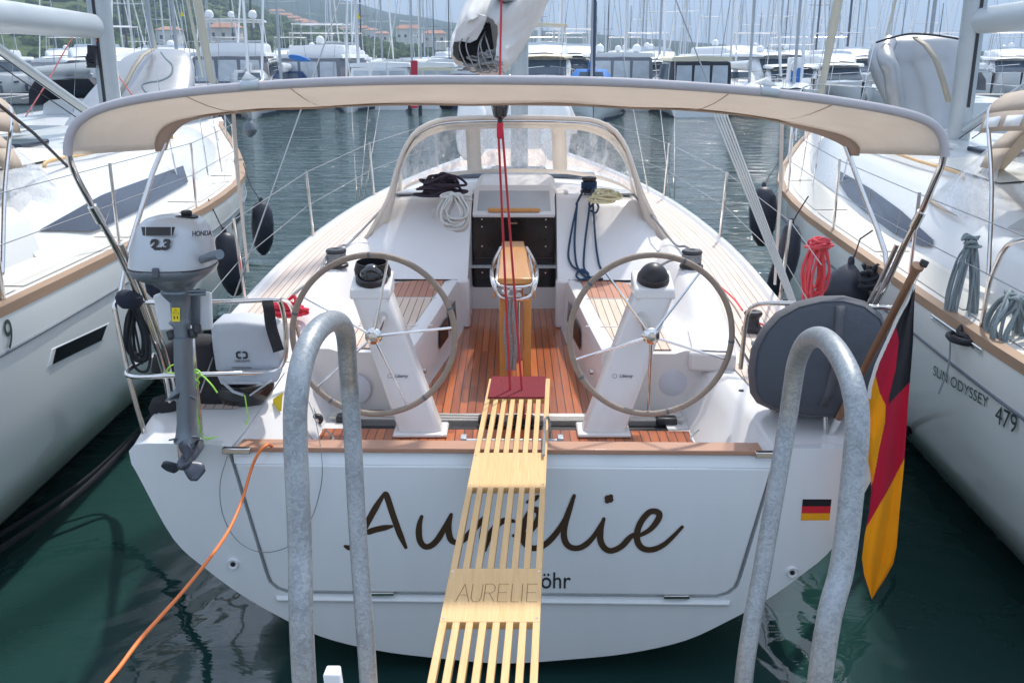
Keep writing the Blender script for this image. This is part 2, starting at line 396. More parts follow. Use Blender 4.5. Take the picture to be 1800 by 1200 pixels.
def thing(name, label, cat, loc=(0,0,0), group=None):
    o = bpy.data.objects.new(name, None); COL.objects.link(o); o.location = loc; o.empty_display_size = .1
    o['label'] = label; o['category'] = cat
    if group: o['group'] = group
    return o
def solo(name, mb, mat, label, cat, group=None, **k):
    o = obj(name, mb, mat, **k)
    c = sum(mb.v, Vector((0,0,0)))/max(1, len(mb.v)); c.z = min(v.z for v in mb.v)
    o.data.transform(Matrix.Translation(-c)); o.location = c
    o['label'] = label; o['category'] = cat
    if group: o['group'] = group
    return o
def copy_tree(o, parent=None):
    c = o.copy(); COL.objects.link(c)
    if parent: c.parent = parent
    for ch in list(o.children): copy_tree(ch, c)
    return c
def struct(name, mb, mat, **k):
    o = obj(name, mb, mat, **k); o['kind'] = 'structure'; return o
_FONT = {}
def text_mesh(s, size, mat, parent, frame, name='lettering', depth=.001, shear=0, spacing=1.0, xscale=1.0, bold=0):
    cu = bpy.data.curves.new('txt', 'FONT'); cu.body = s; cu.size = size; cu.extrude = depth; cu.shear = shear; cu.space_character = spacing; cu.offset = bold
    cu.align_x = 'CENTER'; cu.align_y = 'CENTER'
    to = bpy.data.objects.new('txt', cu); COL.objects.link(to)
    dg = bpy.context.evaluated_depsgraph_get(); me = bpy.data.meshes.new_from_object(to.evaluated_get(dg))
    bpy.data.objects.remove(to); bpy.data.curves.remove(cu)
    mb = MB(); mb.v = [frame @ Vector((v.co.x*xscale, v.co.y, v.co.z)) for v in me.vertices]; mb.f = [list(p.vertices) for p in me.polygons]; mb.mi = [0]*len(mb.f)
    bpy.data.meshes.remove(me)
    return obj(name, mb, mat, parent, fixn=False)
def frame(o, xdir, ydir):
    x = Vector(xdir).normalized(); y = Vector(ydir); y = (y-x*y.dot(x)).normalized(); z = x.cross(y)
    m = Matrix((x, y, z)).transposed().to_4x4(); m.translation = Vector(o); return m
def coil(top, w, h, n, jit, rad=None, lean=0, seed=1, depth=.03):
    # hanging hank of rope: long loops below a gathered head
    rnd = random.Random(seed); pts = []
    top = Vector(top)
    for i in range(n):
        ww = w*(1+rnd.uniform(-jit, jit)); hh = h*(1+rnd.uniform(-jit, jit)); ox = rnd.uniform(-.15, .15)*w; oy = rnd.uniform(-depth, depth)
        for k in range(7):
            a = -math.pi/2 - 2*math.pi*(k+.5)/7 + math.pi
            x = math.sin(2*math.pi*(k+.0)/7); z = .5-.5*math.cos(2*math.pi*k/7)
            pts.append(top+Vector((ox+x*ww/2*(.25+.75*z), oy+rnd.uniform(-depth, depth)*.5+lean*z*hh, -z*hh)))
    return spl(pts, 5)
def heap(c, w, d, h, n, seed=1, loops=None):
    rnd = random.Random(seed); pts = []; c = Vector(c)
    for i in range(n):
        a0 = rnd.uniform(0, 6.28); rx = w/2*rnd.uniform(.45, 1); ry = d/2*rnd.uniform(.45, 1); ox = rnd.uniform(-.2, .2)*w; oy = rnd.uniform(-.2, .2)*d
        for k in range(6):
            a = a0+2*math.pi*k/6
            pts.append(c+Vector((ox+rx*math.cos(a), oy+ry*math.sin(a), h*(i/n)*rnd.uniform(.5, 1.1)*(1-.5*abs(math.cos(a))*rnd.random()))))
    return spl(pts, 5)

def text_fit(s, a, b, h, mat, parent, up, off=.0, name='lettering', bold=0):
    f_ = frame((a+b)/2, b-a, up); o = text_mesh(s, 1.0, mat, parent, f_, name=name, depth=.0)
    inv = f_.inverted(); org = worldpos(parent); me = o.data
    vs = [inv @ (v.co+org) for v in me.vertices]; x0 = min(v.x for v in vs); x1 = max(v.x for v in vs); y0 = min(v.y for v in vs); y1 = max(v.y for v in vs)
    W_ = (b-a).length
    for v, q in zip(me.vertices, vs): v.co = f_ @ Vector(((q.x-(x0+x1)/2)*W_/(x1-x0), (q.y-(y0+y1)/2)*h/(y1-y0), 0)) - org
    return o
# ================================================================ water and quay
def water_mat():
    m, b, l = base('water')
    g = node(m, 'ShaderNodeNewGeometry')
    b.inputs['Base Color'].default_value = (.004,.040,.034,1); b.inputs['Roughness'].default_value = .03; b.inputs['IOR'].default_value = 1.34; b.inputs['Specular IOR Level'].default_value = .95
    n0 = node(m, 'ShaderNodeTexNoise'); n0.inputs['Scale'].default_value = .18; n0.inputs['Detail'].default_value = 3; l.new(g.outputs['Position'], n0.inputs['Vector'])
    cm = node(m, 'ShaderNodeMix'); cm.data_type = 'RGBA'; cm.inputs[6].default_value = (.010,.036,.036,1); cm.inputs[7].default_value = (.016,.056,.048,1)
    l.new(n0.outputs[0], cm.inputs[0]); l.new(cm.outputs[2], b.inputs['Base Color'])
    sx = node(m, 'ShaderNodeSeparateXYZ'); l.new(g.outputs['Position'], sx.inputs[0])
    dist = node(m, 'ShaderNodeMapRange'); dist.inputs[1].default_value = 6; dist.inputs[2].default_value = 18; dist.inputs[3].default_value = .02; dist.inputs[4].default_value = 1.0
    l.new(sx.outputs[1], dist.inputs[0])
    m1 = node(m, 'ShaderNodeMapping'); m1.inputs['Scale'].default_value = (.55, 1.5, 1); m1.inputs['Rotation'].default_value = (0,0,R(7)); l.new(g.outputs['Position'], m1.inputs[0])
    n1 = node(m, 'ShaderNodeTexNoise'); n1.inputs['Scale'].default_value = 1.3; n1.inputs['Detail'].default_value = 5; n1.inputs['Roughness'].default_value = .5; n1.inputs['Distortion'].default_value = .6
    l.new(m1.outputs[0], n1.inputs['Vector'])
    n2 = node(m, 'ShaderNodeTexNoise'); n2.inputs['Scale'].default_value = .9; n2.inputs['Detail'].default_value = 2; n2.inputs['Distortion'].default_value = 1.2; l.new(g.outputs['Position'], n2.inputs['Vector'])
    b1 = node(m, 'ShaderNodeBump'); b1.inputs['Distance'].default_value = .6; l.new(n1.outputs[0], b1.inputs['Height']); l.new(dist.outputs[0], b1.inputs['Strength'])
    b2 = node(m, 'ShaderNodeBump'); b2.inputs['Distance'].default_value = .10; b2.inputs['Strength'].default_value = .40; l.new(n2.outputs[0], b2.inputs['Height']); l.new(b1.outputs[0], b2.inputs['Normal'])
    l.new(b2.outputs[0], b.inputs['Normal'])
water_mat()
wm = MB(); wm.add([(-4000,-60,WZ),(4000,-60,WZ),(4000,5000,WZ),(-4000,5000,WZ)], [(0,1,2,3)])
struct('water', wm, 'water')
q = MB(); q.box((0,-1.2,.37),(26,7.0,1.06)); struct('quay', q, 'concrete', bevel=.02)
# ================================================================ own yacht
def resample(p, n):
    d = [0]
    for i in range(1, len(p)): d.append(d[-1]+(p[i]-p[i-1]).length)
    out = []
    for k in range(n):
        t = d[-1]*k/(n-1)
        j = 1
        while j < len(d)-1 and d[j] < t: j += 1
        f = (t-d[j-1])/max(1e-9, d[j]-d[j-1]); out.append(p[j-1].lerp(p[j], f))
    return out
YTH = R(1.1); YO = Vector((-.05, 4.4, 0)); yc, ys = math.cos(YTH), math.sin(YTH)
def L(u, v, z): return Vector((YO.x+u*yc+v*ys, YO.y-u*ys+v*yc, z))
yacht = thing('sailing_yacht', 'white sailing yacht with twin wheels and brown script Aurélie on its stern', 'sailing yacht', YO)
HV = [0,.3,1.9,3.5,4.7,6,7.4,9,10.3,11.4,12.0]
HB = [1.84,1.86,1.92,1.95,1.90,1.78,1.55,1.12,.68,.25,.03]
def hb(v): return smooth_interp(v, HV, HB)
def sheer(v): return interp(v, [0,.5,1.9,4.7,7.4,12], [1.12,1.19,1.29,1.38,1.46,1.65])
SEC = [(1,1),(.998,.945),(.985,.90),(.907,.60),(.82,.45),(.734,.334),(.64,.235),(.516,.127),(.36,.06),(.196,.025),(0,0)]
def hull_ring(v):
    h, s = hb(v), sheer(v); bot = interp(v, [0,.6,2,6,10,12], [-.06,-.16,-.4,-.62,-.4,.9]); vee = interp(v, [0,5,9,12], [0,.0,.55,.9])
    out = []
    for f, g in SEC:
        gg = g; ff = f*(1-vee)+vee*(g**.9)
        out.append((h*ff, bot+(s-bot)*gg))
    return [L(-a, v, z) for a, z in out] + [L(a, v, z) for a, z in out[::-1][1:]]
vs_h = [0.0,.15,.4,.8,1.3,1.9,2.7,3.5,4.7,6,7.4,8.3,9,9.7,10.3,10.9,11.4,11.8,12.0]
m = MB(); m.grid([hull_ring(v) for v in vs_h]); obj('hull', m, 'hull_white', yacht)
# transom: frame ring + recessed back + door panel
out2 = [(p.x, p.z) for p in []]
to = [(hb(0)*f, -.06+(1.12+.06)*g) for f, g in SEC]
outer = [Vector((-a, 0, z)) for a, z in to]+[Vector((a, 0, z)) for a, z in to[::-1][1:]]
outer = spl(outer[1:-1], 4)
def tp(px, py, v=0.0): p = PY(px, py, 4.4+v); return p
# split the frame in three plates so that the open top needs no hole: left, right, bottom
def panel_edge(d):   # door outline offset d outward, left-bottom-right (u,z)
    pts = [(-1.335-d,1.13),(-1.20-d,.46),(-1.185-d,.41-d*.3),(-1.15-d*.8,.375-d*.7),(-1.09-d*.4,.355-d),(1.09+d*.4,.355-d),(1.15+d*.8,.375-d*.7),(1.185+d,.41-d*.3),(1.20+d,.46),(1.335+d,1.13)]
    return pts
pe = panel_edge(.016)
ring = [L(a, 0, z) for a, z in pe]
olow = [L(p.x, 0, p.z) for p in outer]
poly = [L(-1.375,0,1.165),L(-1.64,0,1.168),L(-1.75,0,1.168),L(-1.812,0,1.16),L(-1.842,0,1.125)] + olow + [L(1.842,0,1.125),L(1.812,0,1.16),L(1.75,0,1.168),L(1.64,0,1.168),L(1.375,0,1.165)] + ring[::-1]
bm = bmesh.new(); vv = [bm.verts.new(p) for p in poly]
for i in range(len(vv)): bm.edges.new((vv[i], vv[(i+1) % len(vv)]))
bmesh.ops.triangle_fill(bm, use_beauty=True, edges=bm.edges[:]); bm.verts.index_update()
m = MB(); n = len(vv); vs = [v.co.copy() for v in bm.verts]; fs = [[v.index for v in f.verts] for f in bm.faces]; bm.free()
off = Vector((0,.05,0))
m.add([v+Vector((0,-.012,0)) for v in vs]+[v+off for v in vs], fs+[[i+n for i in f][::-1] for f in fs]+[(i,(i+1)%n,n+(i+1)%n,n+i) for i in range(n)])
obj('transom', m, 'hull_white', yacht, bevel=.008)
m = MB(); m.prism([L(-1.5,.06,1.10),L(-1.3,.06,.3),L(1.3,.06,.3),L(1.5,.06,1.10)], (0,.03,0)); obj('transom_recess', m, 'hull_white', yacht)
door = thing('x', 'x', 'x', L(0,0,.36)); door.name = 'swim_platform'; door.parent = yacht; door.location = L(0,0,.36)-YO
for k_ in ('label','category'): del door[k_]
dp = panel_edge(-.004)
lowp = [(-1.319,1.068)]+dp[1:-1]+[(1.319,1.068)]
m = MB(); m.prism([L(a, -.022, z-.002) for a, z in lowp], L(0,.05,0)-L(0,-.022,0)); obj('panel', m, 'hull_white', door, bevel=.012)
m = MB(); m.grid([[L(-1.319,.03,1.066),L(1.319,.03,1.066)],[L(-1.319,-.020,1.066),L(1.319,-.020,1.066)],[L(-1.331,.004,1.128),L(1.331,.004,1.128)],[L(-1.331,.05,1.128),L(1.331,.05,1.128)]]); obj('top_bevel', m, 'hull_white', door)
m = MB(); m.prism([L(-1.18,.02,.346),L(1.18,.02,.346),L(1.16,-.030,.318),L(-1.16,-.030,.318)], (0,0,-.012)); obj('ledge', m, 'hull_white', yacht, bevel=.004)
m = MB(); m.prism([L(-1.30,-.025,1.131),L(1.27,-.025,1.131),L(1.27,.085,1.131),L(-1.30,.085,1.131)], (0,0,.026)); obj('teak_rail', m, 'wood_rail', door, bevel=.005)
for a in (-.62, .89):
    m = MB(); m.box(L(a,-.026,.352),(.13,.012,.018)); obj('hinge', m, 'stainless', door, bevel=.002)
for a in (-1, 1):
    m = MB(); m.box(L(a*1.30,-.03,1.142),(.14,.03,.03)); obj('latch', m, 'stainless', door, bevel=.004)
    dc_ = PY(*((409,992) if a < 0 else (1388,997)), 4.4); dc_.y = L(dc_.x-YO.x,-.012,0).y
    m = MB(); m.lathe(dc_+Vector((0,-.002,0)), [(.013,-.006),(.026,-.012),(.031,.0),(.031,.025)], 20, axis='Y'); obj('drain_fitting', m, 'white_plastic', yacht)
    m = MB(); m.lathe(dc_+Vector((0,-.0085,0)), [(.0125,-.004),(.0125,.0)], 16, axis='Y'); obj('drain_hole', m, 'black', yacht)
# script name
STROKES = [
 [(606,962),(615,964),(628,950),(645,920),(660,893),(674,870)], [(674,870),(679,872),(690,905),(702,938),(713,963)], [(641,939),(660,932),(688,926)],
 [(741,908),(737,922),(736,939),(739,953),(747,961),(758,959),(770,947),(781,928),(793,904)], [(793,904),(789,922),(789,938),(794,950),(804,953),(816,947),(832,930),(847,914),(853,907)],
 [(853,905),(851,925),(848,945),(853,966)], [(853,964),(862,938),(876,920),(890,913),(903,915)],
 [(903,940),(915,944),(930,934),(943,917),(948,902),(942,894),(932,899),(922,918),(918,938),(923,954),(937,962),(955,957),(972,942),(988,920),(1000,896),(1009,870)],
 [(1009,869),(1002,890),(994,915),(991,938),(996,954),(1008,961),(1024,958),(1042,942),(1061,911)], [(1061,909),(1056,928),(1055,946),(1062,960),(1074,965),(1092,957),(1108,940),(1120,934)],
 [(1113,939),(1127,936),(1143,926),(1155,911),(1158,900),(1150,895),(1139,898),(1126,914),(1119,934),(1121,951),(1131,961),(1147,962),(1165,954),(1182,939),(1198,922)],
 [(927,881),(937,877),(946,870)], [(1067,878),(1070,874),(1073,870)]]
def ribbon(mb, pts, w, nrm=Vector((0,-1,0)), taper=True):
    k = len(pts); row = []
    for i in range(k):
        t = (pts[min(i+1,k-1)]-pts[max(i-1,0)]).normalized(); sd_ = t.cross(nrm).normalized()
        ww = w*(.55+.45*min(1, 5*min(i, k-1-i)/k)) if taper else w
        row.append([pts[i]+sd_*ww/2, pts[i]-sd_*ww/2])
    mb.grid(row)
    for e in (0, k-1):
        ww = w*(.55 if taper else 1)/2; c = pts[e]; o_ = len(mb.v); nn = 12
        ux = Vector((1,0,0)); uz = Vector((0,0,1))
        mb.add([c+nrm*.0002+(ux*math.cos(2*math.pi*j/nn)+uz*math.sin(2*math.pi*j/nn))*ww for j in range(nn)], [tuple(range(nn))])
m = MB()
for i_, st in enumerate(STROKES):
    pp = spl([PY(x, y, 4.4-.0235)-Vector((0,.0002*i_,0)) for x, y in st], 8)
    wd_ = .032 if i_ < 11 else (.026 if i_ == 11 else .046)
    yy_ = L(0,0,0).y
    pp = [Vector((p.x, L((p.x-YO.x),-.0245,0).y-.0003*i_, p.z)) for p in pp]
    ribbon(m, pp, wd_, taper=True)
obj('script_name', m, 'brown_letter', door, fixn=False)
tf = frame(PY(968,1020,4.4-.0245), (1,0,0), (0,0,1)); tf.translation.y = L(tf.translation.x-YO.x,-.0250,0).y
text_mesh('Föhr', .132, 'ink', door, tf, xscale=.80, bold=.0006)
def sticker(px0, py0, px1, py1, bands, parent, Y, name='flag_sticker'):
    a = PY(px0, py0, Y); b = PY(px1, py1, Y); k = len(bands); mb = MB()
    for i in range(k):
        mb.cur = i
        z0 = lerp(a.z, b.z, i/k); z1 = lerp(a.z, b.z, (i+1)/k)
        mb.add([(a.x,Y,z0),(b.x,Y,z0),(b.x,Y,z1),(a.x,Y,z1)], [(0,1,2,3)])
    o = obj(name, mb, bands, parent, fixn=False); return o
sticker(1411,877,1482,914, ['flag_black','sticker_red','sticker_gold'], yacht, L(1.55,-.0135,0).y)
# quarter loft, cockpit loft
FZ = .97; SZ = 1.33
def prof_q(v):
    h, s = hb(v), sheer(v); w = interp(v,[0,1],[1.32,1.16])
    wi = interp(v,[0,.25,1],[1.06,1.05,1.03])
    return [(h,s),(h-.03,s+.035),(h-.09,s+.045),(h-.2,s+.04),(w+.06,s+.04),(w,s+.015),(w-.05,s-.06),(wi+.02,FZ+.03),(wi,FZ),(wi-.12,FZ)]
for sg in (-1, 1):
    m = MB(); m.grid([[L(sg*a, v, z) for a, z in prof_q(v)] for v in (.0,.04,.2,.4,.6,.8,1.0)]); obj('quarter_moulding', m, 'gelcoat', yacht, ang=50)
def ck(v):
    s = sheer(v); ch = smooth_interp(v, [1.0,1.3,1.8,2.2,3.3], [.045,.06,.22,.27,.25]); si = interp(v, [1.0,1.7,2.85,3.3], [.56,.50,.42,.40]); sb = interp(v, [1.0,1.3,2.2,3.3], [.60,.53,.42,.34])
    so_ = interp(v, [1.0,1.5,3.3],[1.42,1.42,1.40]); ci = 1.10
    h = hb(v)
    return [(h,s),(h-.03,s+.035),(h-.07,s+.035),(h-.09,s+.006),(so_+.02,s+.004),(so_-.01,s+ch*.5),(so_-.04,s+ch*.88),(so_-.08,s+ch),(ci+.12,s+ch),(ci+.06,s+ch*.9),(ci+.01,max(SZ+.02,s+ch*.5)),(ci-.06,SZ+.02),(ci-.12,SZ),(si+.12,SZ),(si+.03,SZ+.02),(si,SZ+.012),(si-.012,SZ-.03),(sb+.02,FZ+.05),(sb,FZ)]
for sg in (-1, 1):
    vsn = [1.0,1.15,1.3,1.45,1.6,1.8,2.0,2.3,2.6,2.9,3.1,3.3]
    m = MB(); m.grid([[L(sg*a, v, z) for a, z in ck(v)] for v in vsn])
    obj('cockpit_coaming', m, 'liner', yacht, ang=50)
    pr = ck(1.0); m = MB()
    m.add([L(sg*a, 1.0, z) for a, z in pr[6:]]+[L(sg*1.42,1.0,FZ)], [tuple(range(len(pr)-6+1))]); obj('cockpit_end_panel', m, 'liner', yacht)
    cx, cy = (625,685) if sg < 0 else (1183,672)
    c = PY(cx, cy, 5.4-.012); m = MB(); m.lathe(c, [(.02,-.012),(.078,-.010),(.088,-.004),(.092,.01)], 32, axis='Y'); obj('loudspeaker', m, 'speaker', yacht)
    # teak on the seat
    ii = [L(sg*(interp(v,[1,1.7,2.85,3.3],[.56,.50,.42,.40])+.10), v, SZ+.006) for v in (1.06,1.7,2.3,2.84)]
    oo_ = [L(sg*.97, v, SZ+.006) for v in (1.06,1.7,2.3,2.55)]+[L(sg*.92,2.70,SZ+.006),L(sg*.82,2.80,SZ+.006),L(sg*.7,2.84,SZ+.006)]
    m = MB(); m.prism(ii+oo_[::-1], (0,0,.004)); obj('seat_teak', m, 'teak_seat', yacht)
    ii = [L(sg*(interp(v,[1,1.7,2.85,3.3],[.56,.50,.42,.40])+.10), v, SZ+.0115) for v in (2.30,2.84)]
    oo2 = [L(sg*.97,2.30,SZ+.0115),L(sg*.97,2.55,SZ+.0115),L(sg*.92,2.70,SZ+.0115),L(sg*.82,2.80,SZ+.0115),L(sg*.7,2.84,SZ+.0115)]
    m = MB(); m.prism(ii+oo2[::-1], (0,0,.001)); obj('seat_teak_fore', m, 'teak_seat_dark', yacht)  # darker teak laid over the forward end of the seat
    for vv_ in (1.55, 2.28):
        m = MB(); m.box(L(sg*.74,vv_,SZ+.012),(.5,.012,.004)); obj('hatch_seam', m, 'liner', yacht)
    # cave lockers in the seat front
    for v0, v1, z0, z1 in ((1.82,2.12,1.10,1.25),(2.2,2.5,1.12,1.27)):
        def fp(v, z, o_=-.012):
            a = interp(v,[1,1.7,2.85,3.3],[.56,.50,.42,.40])-.012; b = interp(v,[1.0,1.3,2.2,3.3],[.60,.53,.42,.34])+.02
            t = (z-(FZ+.05))/(SZ-.03-FZ-.05); return L(sg*(lerp(b,a,t)+o_), v, z)
        m = MB(); m.prism([fp(v0,z0),fp(v1,z0),fp(v1,z1),fp(v0,z1)], L(-sg*.004,0,0)-L(0,0,0)); obj('cave_locker', m, 'glass_dark', yacht, bevel=.002)
    # locker latch
    m = MB(); c = fp(1.3,1.12); m.tube([c, c+Vector((-sg*.02,0,0))], .02, 12); obj('locker_latch', m, 'stainless', yacht)
# side deck in teak
def ibx(v): return interp(v, [.0,.9,1.0,3.3,3.4,6,8.0,8.4], [9,9,1.44,1.42,1.38,1.2,.62,.05])
for sg in (-1, 1):
    rows, uvs = [], []; vq = [1.0,1.3,1.9,2.5,3.3,4,4.7,5.4,6,6.7,7.4,8.0,8.5,9,9.6,10.3,10.9]; acc = 0
    for v in vq:
        h = hb(v)-.10; i_ = min(ibx(v), h-.02); r_, u_ = [], []
        for k in range(7):
            t = k/6; a = lerp(h, i_, t); r_.append(L(sg*a, v, sheer(v)+.010+.02*t)); u_.append(((h-a)*sg, v))
        rows.append(r_); uvs.append(u_)
    m = MB(); m.grid(rows, uvs=uvs); obj('side_deck', m, 'teak_deck', yacht)
    rows = []
    for v in [3.3,3.6,4,4.7,5.4,6,6.7,7.4,8.2,9,9.7,10.3,10.9,11.4,11.8,12.0]:
        h, s = hb(v), sheer(v); rows.append([L(sg*x, v, z) for x, z in ((h,s),(max(.01,h-.03),s+.035),(max(.008,h-.07),s+.035),(max(.006,h-.09),s+.008),(max(.004,h-.4),s+.004),(0,s+.004))])
    m = MB(); m.grid(rows); obj('toe_rail', m, 'gelcoat', yacht, ang=50)
    # small teak on the quarter
    rows, uvs = [], []
    for v in (.35,.6,.8,1.0):
        h = hb(v)-.16; a2 = interp(v,[0,1],[1.32,1.16])+.14
        rows.append([L(sg*lerp(h,a2,k/3), v, sheer(v)+.048) for k in range(4)]); uvs.append([(sg*(h-lerp(h,a2,k/3)), v) for k in range(4)])
    m = MB(); m.grid(rows, uvs=uvs); obj('side_deck', m, 'teak_deck', yacht)
# sole and helm floor
m = MB(); m.add([L(-.66,.95,FZ+.001),L(.66,.95,FZ+.001),L(.36,3.5,FZ+.001),L(-.36,3.5,FZ+.001)], [(0,1,2,3)]); obj('cockpit_sole', m, 'teak_sole', yacht)
m = MB(); m.add([L(-1.03,.09,FZ+.004),L(1.03,.09,FZ+.004),L(1.03,.69,FZ+.004),L(-1.03,.69,FZ+.004)], [(0,1,2,3)]); obj('helm_floor', m, 'teak_sole', yacht)
m = MB(); m.box(L(0,.83,FZ-.08),(2.3,.6,.02)); m.box(L(0,.70,FZ-.035),(2.1,.012,.07)); obj('traveller_well', m, 'black', yacht)
m = MB(); m.box(L(0,.925,FZ-.04),(2.06,.05,.09)); obj('traveller_coaming', m, 'liner', yacht, bevel=.006)
m = MB(); m.box(L(0,.77,FZ-.03),(2.0,.05,.035)); obj('traveller_track', m, 'black', yacht, bevel=.004)
for k in range(3):
    m = MB(); m.tube([L(-1.02,.81+.025*k,FZ+.022),L(-.4,.81+.025*k,FZ+.012+.008*k),L(.3,.81+.025*k,FZ+.014),L(1.02,.81+.025*k,FZ+.022)], .009, 6); obj('traveller_line', m, 'rope_white', yacht)
for a in (-.92,-.1,.1,.92):
    m = MB(); m.box(L(a,.82,FZ+.015),(.12,.07,.05)); obj('traveller_block', m, 'black', yacht, bevel=.012)
# coachroof: aft slope + roof
CRU = [.345,.37,.6,.85,.98,1.06,1.13,1.19,1.25,1.36]
def crz(v):
    t = interp(v, [2.84,3.52,3.62], [0,.97,1]); top = interp(v,[3.6,5.5,8.2],[0,-.06,-.30])
    full = [1.90,1.895,1.885,1.875,1.865,1.84,1.72,1.56,1.45,sheer(v)+.01]
    low = [SZ+.02]*5+[SZ+.03,SZ+.08,sheer(v)+.25,sheer(v)+.25,sheer(v)+.01]
    wsc = interp(v,[3.6,5.5,7.2,8.3],[1,.93,.72,.42])
    out = []
    for k, u in enumerate(CRU):
        z = lerp(low[k], full[k], t)
        if v > 3.6: z = lerp(sheer(v), z, interp(v,[3.6,5.5,7.6,8.3],[1,.92,.6,.02]))
        out.append((u*wsc if u > .36 or v <= 3.6 else .345, z))
    return out
for sg in (-1, 1):
    m = MB(); m.grid([[L(sg*a, v, z) for a, z in crz(v)] for v in (2.84,2.87,2.95,3.1,3.3,3.45,3.52,3.57,3.62,4.0,4.6,5.5,6.4,7.2,7.8,8.3)])
    obj('coachroof', m, 'liner', yacht, ang=50)
    # cheek beside the companionway
    zs = [(2.84,SZ+.02),(2.95,lerp(SZ+.02,1.90,.157)),(3.52,1.90*.97+(SZ+.02)*.03),(3.62,1.90),(3.62,FZ),(2.84,FZ)]
    m = MB(); m.prism([L(sg*.345, v, z) for v, z in zs], L(sg*.012,0,0)-L(0,0,0)); obj('companionway_cheek', m, 'liner', yacht)
    # vertical face from seat end down to the sole beside the companionway
m = MB(); m.add([L(-.345,3.62,1.90),L(.345,3.62,1.90),L(.345,5.5,1.83),L(-.345,5.5,1.83),L(.33,8.3,1.50),L(-.33,8.3,1.50)], [(0,1,2,3),(3,2,4,5)]); obj('coachroof_top', m, 'liner', yacht)
m = MB(); m.hexa([L(-.37,3.60,1.86),L(.37,3.60,1.86),L(.37,4.7,1.86),L(-.37,4.7,1.86)], [L(-.33,3.72,1.955),L(.33,3.72,1.955),L(.33,4.6,1.945),L(-.33,4.6,1.945)]); obj('hatch_garage', m, 'liner', yacht, bevel=.04)
m = MB(); m.prism([L(-.30,3.40,1.79),L(.30,3.40,1.79),L(.29,3.62,1.925),L(-.29,3.62,1.925)], (0,.006,-.012)); obj('sliding_hatch', m, 'hatch_glass_sheen', yacht, bevel=.003)
m = MB(); m.prism([L(-.335,3.37,1.77),L(.335,3.37,1.77),L(.335,3.64,1.935),L(-.335,3.64,1.935)], (0,.01,-.035)); obj('hatch_surround', m, 'liner', yacht, bevel=.01)
m = MB(); m.box(L(0,3.375,1.80),(.42,.025,.035)); obj('hatch_handle', m, 'wood_table', yacht, bevel=.01)
wb = MB(); wb.box(L(0,3.42,1.47),(.67,.02,.63)); w_ = obj('companionway_door', wb, 'glass_dark', yacht, bevel=.004)
m = MB(); m.box(L(0,3.408,1.40),(.64,.004,.004)); obj('washboard_joint', m, 'black', w_)
for a in (-.26,.26):
    for z in (1.72,1.66,1.5,1.28): m = MB(); m.tube([L(a,3.41,z),L(a,3.40,z)], .006, 8); obj('screw', m, 'stainless', w_)
m = MB(); m.box(L(0.0,3.40,1.69),(.055,.014,.012)); obj('door_lock', m, 'stainless', w_)
m = MB(); m.box(L(0,3.44,1.06),(.70,.05,.20)); obj('bridge_deck', m, 'liner', yacht, bevel=.01)
for sg in (-1,1):
    m = MB(); m.box(L(sg*.385,2.86,(FZ+SZ+.02)/2),(.11,.10,SZ+.02-FZ)); obj('seat_front', m, 'liner', yacht, bevel=.02)
# foredeck hatches
m = MB(); m.box(L(0,5.6,1.86),(.55,.5,.04)); obj('deck_hatch', m, 'window_strip', yacht, bevel=.01)
m = MB(); m.box(L(0,5.0,1.89),(1.5,.16,.04)); obj('rope_tray_cover', m, 'rubber_grey', yacht, bevel=.01)
# flat hatch lids each side of the coachroof top
for sg in (-1,1):
    cx_ = -.80 if sg < 0 else .78
    m = MB(); m.prism([L(cx_-.19,3.66,1.882),L(cx_+.19,3.66,1.885),L(cx_+.16,3.88,1.885),L(cx_-.16,3.88,1.882)], (0,0,.018)); obj('flush_lid', m, 'gelcoat', yacht, bevel=.006)
    m = MB(); m.prism([L(cx_-.21,3.64,1.876),L(cx_+.21,3.64,1.880),L(cx_+.18,3.9,1.880),L(cx_-.18,3.9,1.876)], (0,0,.010)); obj('lid_gasket', m, 'rubber_grey', yacht, bevel=.003)
    m = MB(); m.box(L(sg*.43,3.72,1.90),(.035,.14,.03)); obj('grab_rail', m, 'gelcoat', yacht, bevel=.012)
# mast, boom
m = MB(); m.loft([[L(.10*math.cos(a), 7.1+.14*math.sin(a), z) for a in [2*math.pi*k/14 for k in range(14)]] for z in (1.6, 17)]); obj('mast', m, 'alloy', yacht)
m = MB(); m.tube([L(-.03,1.15,3.47), L(0,7.0,3.10)], .085, 12); obj('boom', m, 'alloy', yacht)
# stack-pack sail cover, open at its aft end
rows = []
CV = [(6.35,[(868,38),(850,30),(828,38),(806,56),(797,80),(799,100),(815,112),(836,118),(856,116),(868,108),(872,80),(874,55)]),
      (6.42,[(884,20),(856,12),(826,24),(802,46),(792,76),(795,104),(812,120),(838,127),(862,128),(880,120),(888,84),(890,50)]),
      (6.7,[(905,-6),(870,-14),(834,2),(806,34),(796,72),(800,104),(820,122),(846,130),(872,131),(892,120),(904,76),(912,32)]),
      (7.2,[(944,-44),(890,-56),(848,-38),(818,6),(806,60),(812,100),(832,120),(856,131),(880,132),(902,112),(930,52),(950,-4)]),
      (8.2,[(975,-95),(912,-112),(872,-100),(842,-50),(830,20),(836,80),(850,110),(868,126),(886,128),(910,96),(950,34),(978,-32)]),
      (9.6,[(962,-130),(932,-150),(900,-145),(872,-95),(862,-20),(862,50),(870,90),(882,112),(896,114),(918,78),(956,16),(985,-56)]),
      (11.2,[(966,-150),(942,-175),(918,-170),(898,-120),(890,-40),(888,30),(892,70),(899,90),(908,92),(924,62),(946,0),(962,-70)])]
rnd = random.Random(3)
